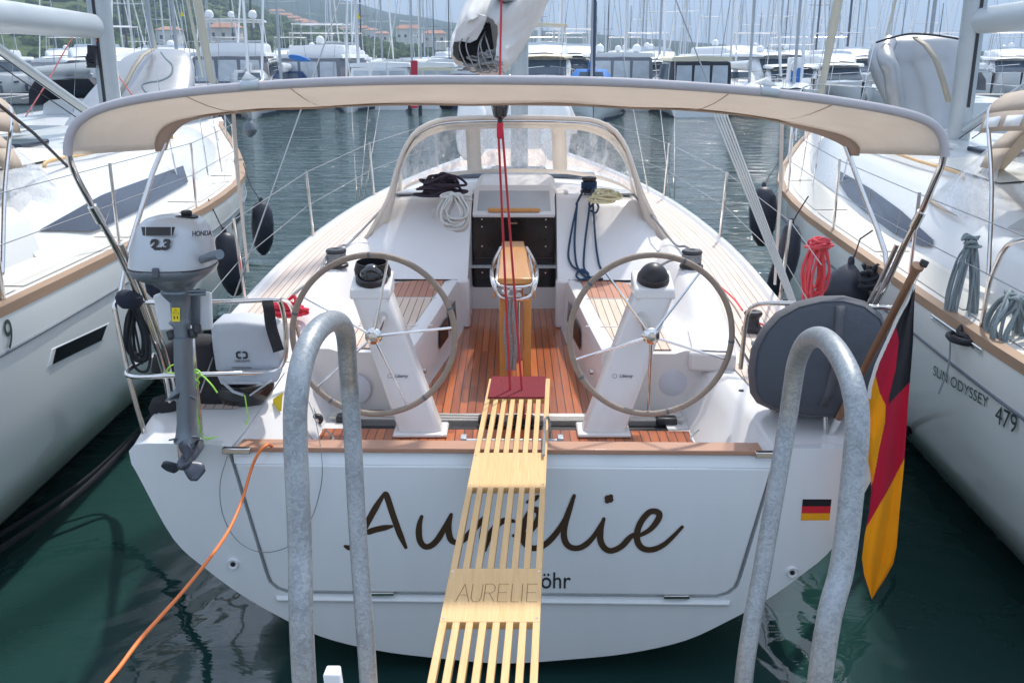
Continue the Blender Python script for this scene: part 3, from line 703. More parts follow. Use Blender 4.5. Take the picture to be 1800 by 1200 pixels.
for Y_, pl in CV:
    p_ = [PY(x,y,Y_) for x,y in pl]; p_ = spl(p_, 5, closed=True); c_ = sum(p_, Vector())/len(p_)
    rows.append([c_+(q-c_)*(1+.022*math.sin(k*1.9+Y_*4)+.018*math.sin(k*.83-Y_*7)+rnd.uniform(-.006,.006))+Vector((0,.06*math.sin(k*.5+Y_),0)) for k, q in enumerate(p_)])
full = []
for a, b in zip(rows[:-1], rows[1:]):
    full.append(a); full.append([p.lerp(q,.5)*1.0+Vector((.008*math.sin(k*2.3),0,.008*math.cos(k*1.7))) for k,(p,q) in enumerate(zip(a,b))])
full.append(rows[-1])
m = MB(); m.grid(full, closed_u=True)
cover = solo('sail_cover', m, 'sailcloth', 'white canvas sail cover drooping open-ended over the boom above the cockpit', 'sail cover', ang=80, solid=.006)
sm = cover.modifiers.new('sub', 'SUBSURF'); sm.levels = 1; sm.render_levels = 1
m = MB()
for sd_, (x, y, w_) in enumerate(((850,114,.20),(838,123,.22),(856,104,.12))):
    m.tube(heap(PY(x,y,6.34), w_, .14, .07, 5, seed=sd_+5), .006, 6)
rr_ = random.Random(4)
for k in range(5):
    x = 812+k*12; m.tube(spl([PY(860-k*2,40+k*5,6.5),PY(x+rr_.uniform(-6,6),80+rr_.uniform(-8,8),6.3),PY(x+10,118+rr_.uniform(-5,8),6.26),PY(x+26,126,6.3),PY(862,100,6.4)],6), .0045, 6)
solo('rope_bundle', m, 'rope_mix', 'tangled grey and white lines spilling out of the open end of the sail cover', 'rope')
m = MB(); fl_ = [(798,74),(812,73),(826,76),(838,70),(846,56),(853,40),(856,30),(838,24),(816,36),(802,54)]
m.loft([[PY(x,y,6.335+.02*math.sin(x*.3)) for x,y in fl_],[PY(x+1,y-2,6.42) for x,y in fl_]]); solo('cover_flap', m, 'sailcloth', 'loose white flap of canvas folded over the mouth of the sail cover', 'canvas flap', ang=80)
m = MB(); m.loft([[PY(850+(x-850)*k_,88+(y-88)*k_,Y_) for x,y in ((862,42),(842,36),(816,56),(804,80),(808,102),(830,114),(856,113),(868,84))] for Y_,k_ in ((6.46,.94),(6.5,1.0),(7.4,1.0))]); solo('mouth_shade', m, 'black_cloth', 'black filling put in as shade inside the mouth of the white sail cover', 'shade filling', ang=80)  # black loft painting the shade inside the cover's open end
# standing rigging
def chain(sg):
    s = MB(); return s
for sg in (-1, 1):
    for px0, py0, px1, py1, v in (((627,352,618,185,6.9),(640,350,668,185,7.3),(632,352,648,185,7.1)) if sg < 0 else ((1142,352,1112,185,6.9),(1178,352,1160,185,7.2),(1185,350,1186,185,7.4))):
        a = PY(px0, py0, L(0,v,0).y); b = PY(px1, py1, a.y)
        d = (b-a).normalized(); m = MB(); m.tube([a, a+d*14], .004, 5); m.tube([a, a+d*.28], .009, 6); obj('shroud', m, 'stainless', yacht)
def stan(u, v, h=.62, lean=0): 
    m = MB(); a = L(u, v, sheer(v)+.02); b = L(u*1.0+lean, v, sheer(v)+h); m.tube([a,b], .0125, 8); m.tube([a, a+Vector((0,0,.04))], .022, 8); obj('stanchion', m, 'stainless', yacht); return b
for sg in (-1, 1):
    tops = [stan(sg*(hb(v)-.05), v, lean=sg*.03) for v in (2.2,4.4,6.6,8.8,10.6)]
    st0 = L(sg*1.80,.1,1.86)
    for dz in (0,-.3):
        m = MB(); m.tube([st0+Vector((0,.9,dz))]+[t+Vector((0,0,-.01+dz)) for t in tops], .003, 5); obj('lifeline', m, 'wire', yacht)
# backstay legs
for sg, f0, t0 in ((-1,(352,690),(598,0)),(1,(1436,640),(1188,0))):
    a = PZ(*f0, 1.35); T = Vector((0.0, 7.0, 0)); b0 = rayd(*t0)
    # top point on the ray through t0 at forward distance 6.6 m
    b = CAM + b0*(6.6/b0.y); d = (b-a)
    m = MB(); m.tube([a, a+d*1.6], .0045, 6); obj('backstay', m, 'wire', yacht)
    if sg > 0:
        e = d.normalized()
        for k in range(5):
            o_ = Vector(((k-2)*.022, 0, 0)); m = MB(); m.tube([a+o_*.3+e*.25, a+o_*.9+e*1.75], .006, 5); obj('backstay_tackle', m, 'rope_white', yacht)
        m = MB(); m.tube([a+e*.15, a+e*.3], .03, 10); m.tube([a+e*1.7, a+e*1.85], .028, 10); obj('tackle_block', m, 'stainless', yacht)
# ---------------------------------------------------------------- bimini
bim = thing('x','x','x', L(0,0,2.8)); bim.name = 'bimini'; del bim['label']; del bim['category']; bim.parent = yacht; bim.location = L(0,0,2.8)-YO
AP = [(119,268),(120,246),(128,222),(145,203),(175,187),(230,172),(330,157),(430,148),(560,140),(720,136),(890,136),(1060,139),(1200,146),(1340,157),(1450,170),(1540,184),(1600,197),(1635,211),(1653,229),(1660,250),(1661,270)]
FP = [(288,262),(296,240),(318,216),(352,203),(410,195),(500,187),(620,182),(760,180),(890,180),(1030,182),(1160,187),(1270,195),(1350,206),(1400,220),(1440,232),(1472,245),(1488,256),(1492,270)]
ap = spl([PY(x, y+5, 4.0) for x, y in AP], 5); fp_ = spl([PY(x, y, 4.85) for x, y in FP], 5)
m = MB(); m.tube(ap, .0185, 14); obj('sleeve', m, 'canvas_sleeve', bim)
NA = 90; ra, rf = resample(ap, NA), resample(fp_, NA); rows = []
for k in range(8):
    t = k/7; r_ = []
    for i in range(NA):
        s_ = i/(NA-1); p = ra[i].lerp(rf[i], t); e = min(1, 8*min(s_, 1-s_))
        p.z -= .035*math.sin(math.pi*t)*e + .006*math.sin(s_*31)*math.sin(math.pi*t)
        r_.append(p)
    rows.append(r_)
m = MB(); m.grid(rows); obj('canopy', m, 'canvas', bim, ang=60, solid=.002)
rows2_ = []
for k in range(4):
    r_ = []
    for i in range(NA):
        s_ = i/(NA-1); wv = interp(s_, [0,.06,.14,.22,.35,.5,.65,.78,.86,.94,1], [.10,.16,.34,.22,.34,.52,.34,.22,.34,.16,.10])+.05*math.sin(s_*34)
        t = 1-wv*k/3; y_ = t*7; a_ = int(min(6, y_)); p = rows[a_][i].lerp(rows[a_+1][i], y_-a_) if y_ < 7 else rows[7][i].copy()
        r_.append(p+Vector((0,-.006,-.010)))
    rows2_.append(r_)
rows = rows2_
m = MB(); m.grid(rows); obj('front_pocket', m, 'pocket_shade', bim, ang=60, solid=.002)
m = MB(); m.tube(fp_, .015, 8); obj('front_bow', m, 'canvas_tan', bim)
for q_ in (14, 24, 66, 76):
    m = MB(); m.tube([ra[q_].lerp(rf[q_], t)+Vector((0,0,-.035*math.sin(math.pi*t)-.005)) for t in (0,.15,.3,.5,.7,.85,1)], .0022, 5); obj('seam', m, 'canvas_tan', bim)
for x0, x1 in ((424,456),(1336,1368)):
    c = [PY(x, interp(x,[a for a,b in AP],[b for a,b in AP])+3, 4.0) for x in (x0,x1)]
    m = MB(); m.tube(c, .023, 12); obj('sleeve_gap', m, 'alloy', bim)
    m = MB(); m.add([c[0]+Vector((.0,0,.02)), c[1]+Vector((0,0,.02)), c[0].lerp(c[1],.35)+Vector((0,.0,.055)), c[0]+Vector((.0,.12,.03))], [(0,1,2),(0,2,3)]); obj('sleeve_flap', m, 'white_web', bim, solid=.003)
for sg in (-1, 1):
    if sg < 0:
        al = [(119,262),(124,285),(138,318),(162,362),(200,430),(243,520),(285,640),(300,712)]; fl = [(292,246),(268,305),(243,385),(222,455),(210,525)]; st = [(410,198),(420,330),(436,478)]
    else:
        al = [(1661,262),(1655,290),(1640,325),(1620,372),(1590,430),(1562,490),(1532,548),(1480,650)]; fl = [(1486,255),(1515,335),(1543,405),(1556,445),(1562,500)]; st = [(1375,195),(1372,330),(1362,500)]
    p = [PY(x, y, lerp(4.0, 4.75, min(1, k/(len(al)-1))**.8)) for k, (x, y) in enumerate(al)]
    m = MB(); m.tube(spl(p, 5), .0145, 10); obj('leg', m, 'stainless', bim)
    m = MB(); m.tube(spl([q_+Vector((sg*-.03,.01,0)) for q_ in p[4:]], 5), .0115, 10); obj('leg', m, 'stainless', bim)
    m = MB(); c_ = p[3]; m.tube([c_, c_+(p[4]-p[3]).normalized()*.09], .022, 10); obj('hinge', m, 'stainless', bim)
    p = [PY(x, y, lerp(4.85, 4.6, k/(len(fl)-1))) for k, (x, y) in enumerate(fl)]
    m = MB(); m.tube(p, .0125, 10); obj('leg', m, 'stainless', bim)
    p = [PY(x, y, Y_) for (x, y), Y_ in zip(st, (4.88,5.8,6.9))]
    m = MB(); m.tube(p, .011, 6, flat=.3); obj('strap', m, 'white_web', bim)
# ---------------------------------------------------------------- sprayhood
dod = thing('x','x','x', L(0,3.4,1.9)); dod.name = 'sprayhood'; del dod['label']; del dod['category']; dod.parent = yacht; dod.location = L(0,3.4,1.9)-YO
def hoop(v, w, zt, zb, sq=2.6, n=49, wb=None):
    out = []
    for k in range(n):
        a = math.pi*k/(n-1); c, s_ = math.cos(a), math.sin(a)
        x = -w*math.copysign(abs(c)**(2/sq), c); z = zb+(zt-zb)*abs(s_)**(2/sq)
        t = 1-(z-zb)/(zt-zb); x *= 1+((wb or w)/w-1)*t**1.5
        out.append(L(x, v, z))
    return out
H0 = [(640,425),(662,388),(684,345),(697,300),(711,262),(732,231),(765,214),(805,208),(905,206),(1005,208),(1048,213),(1080,229),(1101,260),(1115,300),(1131,345),(1154,390),(1176,432)]
H1 = [(694,352),(700,325),(706,296),(720,262),(743,238),(776,224),(815,220),(905,218),(1000,220),(1037,225),(1068,240),(1089,264),(1104,298),(1113,326),(1122,354)]
BS = [(692,356),(712,332),(745,319),(785,311),(835,305),(905,303),(985,305),(1030,311),(1070,320),(1105,335),(1124,358)]
h0 = resample(spl([PY(x,y,7.60+.0016*max(0,y-300)) for x,y in H0],6), 49)
h1 = resample(spl([PY(x,y,8.35-.0035*max(0,y-300)) for x,y in H1],6), 49)
nH = len(h0)
base_ = []
for k in range(nH):
    pass
base_ = resample(spl([PY(x,y,9.0-.0165*max(0,y-305)) for x,y in BS],6), 49)
# roof between h0 and h1 (all), then front panel h1 -> base
rows = [[a.lerp(b, t) for a, b in zip(h0, h1)] for t in (0,.25,.5,.75,1)]
lo, hi = 12, nH-13
m = MB(); m.grid([r_[lo:hi+1] for r_ in rows]); obj('roof', m, 'canvas', dod, ang=60, solid=.002)
for sl in (slice(0,lo+1), slice(hi, nH)):
    m = MB(); m.grid([r_[sl] for r_ in rows[:3]]); obj('wing', m, 'canvas', dod, ang=60, solid=.002)
    m = MB(); m.grid([r_[sl] for r_ in rows[2:]]); obj('side_window', m, 'clear_vinyl', dod, ang=60)
for w3, vv0 in ((0,0),):
    pass
NT = 12
fr = [[h1[k].lerp(base_[k], t/NT) for k in range(nH)] for t in range(NT+1)]
def ingrid(t, k):
    tt = (t+.5)/NT; 
    return .06 < tt < .93 and (5 <= k < 17 or 19 <= k < 29 or 31 <= k < 43)
mc, panes = MB(), {'a': MB(), 'b': MB(), 'c': MB()}
for t in range(NT):
    for k in range(nH-1):
        qd = [fr[t][k], fr[t][k+1], fr[t+1][k+1], fr[t+1][k]]
        if ingrid(t, k): panes['a' if k < 18 else 'b' if k < 30 else 'c'].add(qd, [(0,1,2,3)])
        else: mc.add(qd, [(0,1,2,3)])
def weld(mb):
    idx = {}; nv = []; mp_ = []
    for v in mb.v:
        key = (round(v.x,5), round(v.y,5), round(v.z,5))
        if key not in idx: idx[key] = len(nv); nv.append(v)
        mp_.append(idx[key])
    mb.v = nv; mb.f = [[mp_[i] for i in f] for f in mb.f]; return mb
obj('front_canvas', weld(mc), 'canvas', dod, ang=60, solid=.002)
for k_ in 'abc': obj('window', weld(panes[k_]), 'clear_vinyl', dod, ang=60)
m = MB(); m.tube(h0, .017, 10); obj('aft_hoop', m, 'canvas', dod)
m = MB(); m.tube([p+Vector((0,.05,-.03)) for p in h0], .011, 8); obj('hoop_tube', m, 'stainless', dod)
for A_, B_ in (([(640,427),(662,388),(684,345),(697,300),(711,262)],[(643,428),(682,396),(694,352),(702,302),(714,266)]),([(1176,434),(1154,390),(1131,345),(1115,300),(1101,262)],[(1173,435),(1136,400),(1122,352),(1110,302),(1098,266)])):
    pa, pb_ = [[PY(x,y,7.60+.0016*max(0,y-300)) for x,y in q] for q in (A_,B_)]
    m = MB(); m.grid([resample(pa,12), [a.lerp(b,.5)+Vector((0,-.01,0)) for a,b in zip(resample(pa,12),resample(pb_,12))], resample(pb_,12)]); obj('wing', m, 'canvas', dod, ang=60, solid=.003)
# ---------------------------------------------------------------- helms
def helm(sg):
    cx, cy = (657,590) if sg < 0 else (1144,590)
    WY = 4.80; C_ = PY(cx, cy, WY); rim = .419
    wh = thing('x','x','x', C_); wh.name = 'steering_wheel'; del wh['label']; del wh['category']; wh.parent = yacht; wh.location = C_-YO
    tilt = Matrix.Rotation(R(-4), 3, 'X')
    def wp(a, r, d=0): return C_+tilt @ Vector((r*math.cos(a), d, r*math.sin(a)))
    m = MB(); m.tube([wp(2*math.pi*k/72, rim) for k in range(72)], .0158, 12, closed=True); obj('rim', m, 'leather', wh)
    for k in range(5):
        a = (R(78) if sg < 0 else R(126))+2*math.pi*k/5
        m = MB(); m.tube([wp(a,.03,-.01), wp(a,rim)], [.008,.0062], 8); obj('spoke', m, 'stainless', wh)
        m = MB(); aa = a+R(14); m.tube([wp(aa-.02,rim), wp(aa+.012,rim)], .0168, 12); obj('leather_seam', m, 'rubber_grey', wh)
    m = MB(); m.lathe(C_, [(.004,-.035),(.022,-.034),(.028,-.028),(.042,-.022),(.046,-.008),(.03,.01),(.026,.42)], 24, axis='Y'); obj('hub', m, 'stainless', wh)
    # pedestal
    pd = [(614,684,518,5.24),(738,0,0,0)]
    if sg < 0: tx0, tx1, bx0, bx1, fy = 616, 684, 700, 777, 770
    else: tx0, tx1, bx0, bx1, fy = 1118, 1186, 1024, 1100, 770
    a0, a1 = PY(tx0, 520, 5.22), PY(tx1, 520, 5.22)
    b0, b1 = PZ(bx0, fy-8, FZ+.02), PZ(bx1, fy-8, FZ+.02)
    ped = thing('x','x','x', (b0+b1)/2); ped.name = 'pedestal'; del ped['label']; del ped['category']; ped.parent = yacht; ped.location = (b0+b1)/2-YO
    dv = Vector((0,.14,0)); dvt = Vector((0,.20,0)); up = Vector((0,0,.035))
    def ringq(t):
        w_ = 1
        A, B = b0.lerp(a0, t), b1.lerp(a1, t); D = dv.lerp(dvt, t); s = .16
        X = (B-A)
        pts = [A+X*.12, A+X*.88, B+D*.12, B+D*.88, B-X*.12+D, A+X*.12+D, A+D*.88, A+D*.12]
        return pts
    m = MB(); m.loft([ringq(t) for t in (0,.33,.66,.9,1)]); obj('column', m, 'gelcoat', ped, bevel=.01, ang=50)
    X = (b1-b0); m = MB(); m.prism([b0-X*.12+Vector((0,-.03,-.015)), b1+X*.12+Vector((0,-.03,-.015)), b1+X*.12+dv+Vector((0,.03,-.015)), b0-X*.12+dv+Vector((0,.03,-.015))], (0,0,.022)); obj('foot', m, 'gelcoat', ped, bevel=.01)
    # binnacle head
    c = (a0+a1)/2; X = (a1-a0).normalized(); w = (a1-a0).length/2+.006
    m = MB(); m.hexa([c-X*w+Vector((0,-.01,-.02)), c+X*w+Vector((0,-.01,-.02)), c+X*w+Vector((0,.22,-.02)), c-X*w+Vector((0,.22,-.02))], [c-X*w+Vector((0,.02,.035)), c+X*w+Vector((0,.02,.035)), c+X*w+Vector((0,.22,.10)), c-X*w+Vector((0,.22,.10))]); obj('binnacle', m, 'gelcoat', ped, bevel=.012)
    cc = c+Vector((0.0,.11,.07)); rot = Matrix.Rotation(R(18), 3, 'X')
    m = MB(); m.lathe(cc, [(.09,-.03),(.092,.0),(.09,.022),(.078,.03),(.074,.02)], 32, rot=rot); m_ = obj('compass_bezel', m, 'black', ped)
    if sg < 0:
        m = MB(); m.lathe(cc, [(.074,.015)]+[(.070*math.cos(R(a)), .02+.070*math.sin(R(a))) for a in range(0,90,12)]+[(.002,.09)], 32, rot=rot); obj('compass_dome', m, 'black_gloss', ped)
        m = MB(); m.lathe(cc+Vector((0,.05,.0)), [(.098,-.02),(.105,.05),(.09,.10),(.086,.10),(.098,.04),(.092,-.02)], 24, rot=rot, sy=.55); obj('compass_hood', m, 'black', ped)
    else:
        m = MB(); m.lathe(cc, [(.083,-.02)]+[(.086*math.cos(R(a)), .0+.098*math.sin(R(a))) for a in range(0,90,10)]+[(.002,.098)], 32, rot=rot); obj('compass_cover', m, 'black', ped)
    # maker's word on the column
    tcx, tcy = (700,657) if sg < 0 else (1117,657)
    t = .42; A, B = b0.lerp(a0, t), b1.lerp(a1, t); pc = (A+B)/2+Vector((0,-.003,0))
    upv = (a0-b0)
    fr_ = frame(pc, (1,0,0), (0,upv.y,upv.z)); fr_.translation += Vector((.012 if sg < 0 else .0,-.002,0))
    text_mesh('Liberty', .026, 'ink', ped, fr_, shear=.35)
    m = MB(); m.tube([fr_ @ Vector((-.062+.012*math.cos(k*math.pi/8), .012*math.sin(k*math.pi/8), .001)) for k in range(16)], .0009, 4, closed=True); obj('emblem', m, 'ink', ped)
helm(-1); helm(1)
# ---------------------------------------------------------------- cockpit table
tab = thing('x','x','x', L(0,1.9,FZ)); tab.name = 'cockpit_table'; del tab['label']; del tab['category']; tab.parent = yacht; tab.location = L(0,1.9,FZ)-YO
a, b, c, d = PZ(874,500,1.60), PZ(935,500,1.60), PZ(921,433,1.60), PZ(882,433,1.60)
m = MB(); m.prism([a,b,c,d], (0,0,.04)); obj('top', m, 'wood_table', tab, bevel=.006)
for s_, (p, q_) in ((-1,(a,d)),(1,(b,c))):
    m = MB(); m.prism([p+Vector((0,0,0)), q_+Vector((0,0,0)), q_+Vector((s_*.012,0,-.09)), p+Vector((s_*.012,0,-.09))], (s_*.014,0,0)); obj('leaf', m, 'wood_table', tab, bevel=.003)
hp = [PY(x, y, Y_) for x, y, Y_ in ((880,436,7.0),(868,462,6.6),(865,488,6.0),(876,518,5.93),(890,525,5.93),(905,526,5.93),(920,525,5.93),(933,518,5.93),(943,488,6.0),(940,462,6.6),(926,436,7.0))]
m = MB(); m.tube(spl(hp, 5), .014, 10); obj('grab_bar', m, 'stainless', tab)
hp = [PY(x, y, Y_) for x, y, Y_ in ((878,450,6.6),(874,480,6.1),(878,502,5.96),(932,502,5.96),(936,480,6.1),(930,450,6.6))]
m = MB(); m.tube(spl(hp, 4), .010, 10); obj('grab_bar', m, 'stainless', tab)
for x0, x1 in ((878,892),(921,934)):
    p0, p1 = PY(x0, 520, 5.98), PY(x1, 520, 5.98); f0 = p0.copy(); f1 = p1.copy(); f0.z = f1.z = FZ
    m = MB(); m.prism([f0, f1, p1, p0], (0,.05,0)); m2 = obj('leg', m, 'wood_table', tab, bevel=.004)
p0, p1 = PY(893,525,6.4), PY(920,525,6.4)
m = MB(); m.prism([Vector((p0.x,6.4,FZ)), Vector((p1.x,6.4,FZ)), Vector((p1.x,6.4,1.55)), Vector((p0.x,6.4,1.55))], (0,.05,0)); obj('centre_panel', m, 'wood_rail', tab, bevel=.004)
m = MB(); p = PY(912,530,5.97); m.tube([p, Vector((p.x+.0,p.y,FZ+.25))], .012, 8); obj('support_tube', m, 'stainless', tab)
# ================================================================ things on and around the yacht
def PX(px, py, x):
    d = rayd(px, py); return CAM + d*(x/d.x)
def px_loft(rows, Y, ratio=1.0, n=28, sq=2.0, ymin=None, rows_y=None):
    rings = []
    for i, r_ in enumerate(rows):
        y, xl, xr = r_[:3]; YY = r_[3] if len(r_) > 3 else Y
        a, b = PY(xl, y, YY), PY(xr, y, YY); c = (a+b)/2; rx = (b-a).length/2; ry = rx*ratio
        if ymin: ry = max(ry, ymin)
        rg = []
        for k in range(n):
            t = 2*math.pi*k/n; cs, sn = math.cos(t), math.sin(t)
            rg.append(c+Vector((rx*math.copysign(abs(cs)**(2/sq), cs), ry*math.copysign(abs(sn)**(2/sq), sn), 0)))
        rings.append(rg)
    m = MB(); m.loft(rings); return m
# ---- gangway
GZ = 1.172
gl0, gl1 = PZ(860,665,GZ), PZ(750,1200,GZ); gr0, gr1 = PZ(967,665,GZ), PZ(945,1200,GZ)
def gp(f, y, z=GZ):
    Y = PZ(900, y, GZ).y if y < 2000 else y-2000
    t = (Y-gl0.y)/(gl1.y-gl0.y); a = gl0.lerp(gl1, t) if 0 <= t <= 1 else gl0+(gl1-gl0)*t; b = gr0+(gr1-gr0)*t
    p = a+(b-a)*f; p.z = z; return p
gang = thing('gangway', 'slatted light wood gangway engraved AURELIE with a red carpet pad at its upper end', 'gangway', (0,3.6,GZ-.03))
bw, sw_ = .073, .0594
def gsec(f0, f1, y0, y1, mb): mb.prism([gp(f0,y1,GZ-.03),gp(f1,y1,GZ-.03),gp(f1,y0,GZ-.03),gp(f0,y0,GZ-.03)], (0,0,.03))
m = MB()
for y0, y1 in ((665,700),(795,856),(998,1092)): gsec(0,1,y0,y1,m)
gsec(0,1,3.3e3 if 0 else 2000+2.35,2000+2.15,m)
m_s = []
bm_ = MB()
for y0, y1 in ((700,795),(856,998),(1092,2000+2.35)):
    for k in range(8):
        f0 = k*(bw+sw_); gsec(f0, f0+bw, y0, y1, m)
gsec(0,1,2000+2.15,2000+1.5,m)
obj('plank', m, 'wood_light', gang, bevel=.0025)
for y_ in (800,851,1004,1086):
    for f_ in (.035,.965): m = MB(); p_ = gp(f_, y_, GZ-.001); m.tube([p_, p_+Vector((0,0,.0022))], .005, 10); obj('screw', m, 'stainless', gang)
m = MB(); m.prism([gp(.04,701,GZ+.002),gp(.93,701,GZ+.002),gp(.93,664,GZ+.002),gp(.04,664,GZ+.002)], (0,0,.010)); obj('carpet_pad', m, 'red_pad', gang, bevel=.004)
def eng(pts): 
    return [gp(*p_) for p_ in pts]
LT = {'A': [[(0,0),(.5,1),(1,0)],[(.2,.38),(.8,.38)]], 'U': [[(0,1),(0,.25),(.2,.03),(.5,0),(.8,.03),(1,.25),(1,1)]], 'R': [[(0,0),(0,1),(.7,1),(.95,.85),(.95,.65),(.7,.5),(0,.5)],[(.45,.5),(1,0)]],
      'E': [[(1,0),(0,0),(0,1),(1,1)],[(0,.52),(.85,.52)]], 'L': [[(0,1),(0,0),(1,0)]], 'I': [[(.5,0),(.5,1)]]}
m = MB()
wx = {'A': (.11,.255), 'U': (.275,.375), 'R': (.41,.52)}
pos = [('A',.11,.255),('U',.272,.385),('R',.415,.53),('E',.565,.68),('L',.715,.80),('I',.80,.86),('E',.885,1.0)]
for ch, f0, f1 in pos:
    f0 = .02+f0*.94; f1 = .02+f1*.94
    for st in LT[ch]:
        pts = [gp(lerp(f0,f1,x), lerp(1057,1026,y), GZ+.0008) for x, y in st]
        for a, b in zip(pts[:-1], pts[1:]):
            d = (b-a).normalized(); n_ = Vector((-d.y,d.x,0))*.0011
            m.add([a-n_,b-n_,b+n_,a+n_], [(0,1,2,3)])
obj('engraved_name', m, 'engrave', gang, fixn=False)
m = MB(); a, b = PZ(815,776,1.12), PZ(985,776,1.12); m.tube([a,b], .016, 12); m.box(a,(.03,.06,.06)); m.box(b,(.03,.06,.06)); obj('roller', m, 'alloy', gang, bevel=.003)
m = MB(); m.tube(spl([PZ(x,y,z) for x,y,z in ((955,800,1.19),(957,760,1.20),(958,738,1.235),(963,733,1.24),(966,745,1.2),(967,770,1.12))],5), .007, 8); obj('lashing', m, 'rope_mix', gang)
# ---- galvanised handrails on the quay
def rail(pts, lab):
    p = [PD(x, y, d) for x, y, d in pts]
    f0, f1 = p[0].copy(), p[-1].copy(); f0.z = f1.z = .9
    c = (f0+f1)/2; t = thing('handrail', lab, 'handrail', c, 'galvanised handrails at the quay edge')
    m = MB(); m.tube(spl([f0]+p+[f1], 6), .0243, 22); obj('hoop', m, 'galvanised', t, ang=60)
    for f in (f0, f1): m = MB(); m.lathe(f, [(.07,0),(.07,.008),(.03,.010),(.03,.03)], 24); obj('foot', m, 'galvanised', t)
N_, F_ = 1.94, 2.60
rail([(535,1200,N_),(527,950,N_),(519,760,N_),(522,690,N_),(533,630,1.97),(552,588,2.03),(577,566,2.15),(598,568,2.30),(608,592,2.42),(612,650,2.53),(617,713,F_),(630,950,F_),(648,1200,F_)], 'bent galvanised tube handrail left of the gangway')
rail([(1309,1179,F_),(1341,992,F_),(1370,825,F_),(1384,742,F_),(1393,680,2.55),(1401,635,2.48),(1416,603,2.36),(1437,592,2.22),(1458,602,2.12),(1480,632,2.03),(1498,675,1.97),(1507,735,N_),(1501,825,N_),(1481,992,N_),(1443,1179,N_)], 'bent galvanised tube handrail right of the gangway')
# ---- white post head on the quay
m = MB(); m.hexa([Vector((-.36,1.80,.9)),Vector((-.32,1.80,.9)),Vector((-.32,1.86,.9)),Vector((-.36,1.86,.9))], [PD(567,1185,2.1),PD(598,1185,2.1),PD(599,1168,2.16),PD(574,1168,2.16)]); solo('mooring_post', m, 'white_plastic', 'top of a small white metal post at the bottom between the left handrail legs', 'post', bevel=.004)
# ---- cables and lines
def Lz(pts, n=8): return spl(pts, n)
m = MB(); m.tube(Lz([L(-1.10,.2,1.02),PY(477,783,4.40),PY(466,784,4.34),PY(452,800,4.32),PY(440,830,4.30),PY(425,880,4.22),PY(400,935,4.0),PY(365,985,3.7),PY(325,1035,3.4),PY(285,1080,3.1),PY(245,1125,2.9),PY(210,1172,2.75),PY(180,1210,2.62),PY(120,1300,2.36)]), .0075, 10)
solo('shore_power_cable', m, 'orange_cable', 'orange shore power cable hanging over the stern on the left', 'cable')
m = MB(); m.tube(Lz([PY(400,800,4.38),PY(387,850,4.36),PY(392,905,4.36),(PY(418,950,4.36)),PY(460,970,4.36),PY(510,958,4.36),PY(545,915,4.36),PY(563,860,4.36),PY(566,810,4.37),PY(555,740,4.5),PY(540,700,4.7)]), .0022, 6)
solo('wire_loop', m, 'wire', 'thin grey wire looping down over the stern behind the left handrail', 'wire')
m = MB(); m.tube(Lz([PZ(-60,1003,-.05),PZ(60,925,-.02),PZ(150,856,.1),PZ(240,768,.35),PZ(300,700,.75),L(-1.75,.6,1.2)]), .022, 8)
solo('mooring_line', m, 'rope_dark', 'dark mooring line crossing the water from the lower left to the stern', 'mooring line')
m = MB(); m.tube(Lz([PZ(-60,975,-.02),PZ(60,902,0.0),PZ(150,842,.1),PZ(235,765,.35),PZ(290,705,.75),L(-1.76,.7,1.2)]), .016, 8)
solo('mooring_line', m, 'rope_dark', 'thinner dark mooring line just above the other one on the left water', 'mooring line')
m = MB(); m.tube(Lz([L(1.75,.7,1.2),PZ(1590,752,.5),PZ(1660,788,.15),PZ(1740,828,.05),PZ(1850,880,.0)]), .022, 8)
solo('mooring_line', m, 'rope_dark', 'dark mooring line above the water between flag and right yacht', 'mooring line')
m = MB(); m.tube(Lz([L(1.75,.75,1.15),PZ(1600,765,.3),PZ(1690,815,-.05),PZ(1850,960,-.12)]), .014, 8)
solo('mooring_line', m, 'rope_dark', 'thin dark mooring line dipping into the water right of the flag', 'mooring line')
# ---- pushpit frames (parts of the yacht)
PYL = 4.55
def prail(pts, r=.0125, name='pushpit'): m = MB(); m.tube(spl(pts, 4), r, 10); obj(name, m, 'stainless', yacht)
prail([PY(x,y,Y) for x,y,Y in ((257,772,4.55),(228,668,4.55),(213,600,4.55),(202,545,4.55),(203,532,4.56),(216,530,4.57),(300,532,4.6),(400,530,4.65),(480,527,4.7),(492,530,4.72),(500,560,4.74),(503,610,4.74),(497,638,4.74),(478,653,4.70),(420,656,4.6),(340,658,4.5),(250,662,4.44),(228,660,4.44),(222,655,4.46),(232,645,4.6),(262,628,4.9),(300,610,5.3))])
prail([PY(355,770,4.5),PY(347,690,4.5),PY(340,610,4.5),PY(338,535,4.58)], .011)
prail([PY(528,600,5.2),PY(512,540,5.15),PY(498,527,4.9),PY(488,528,4.7)], .011)
prail([PY(x,y,Y) for x,y,Y in ((1302,648,4.9),(1308,590,4.9),(1314,552,4.88),(1326,538,4.85),(1350,533,4.8),(1420,534,4.7),(1500,538,4.6),(1560,541,4.55),(1568,550,4.55),(1556,640,4.6),(1500,760,4.62))])
prail([PY(1450,782,4.55),PY(1452,700,4.55),PY(1458,600,4.6)], .013)
for c_ in (PY(257,775,4.55), PY(355,772,4.5), PY(1450,785,4.55)):
    m = MB(); m.lathe(c_, [(.032,-.02),(.032,-.006),(.018,0)], 16); obj('post_base', m, 'stainless', yacht)
m = MB(); c_ = PY(322,788,4.36); m.box(c_, (.05,.03,.10)); obj('rudder_bracket', m, 'stainless', yacht, bevel=.005)
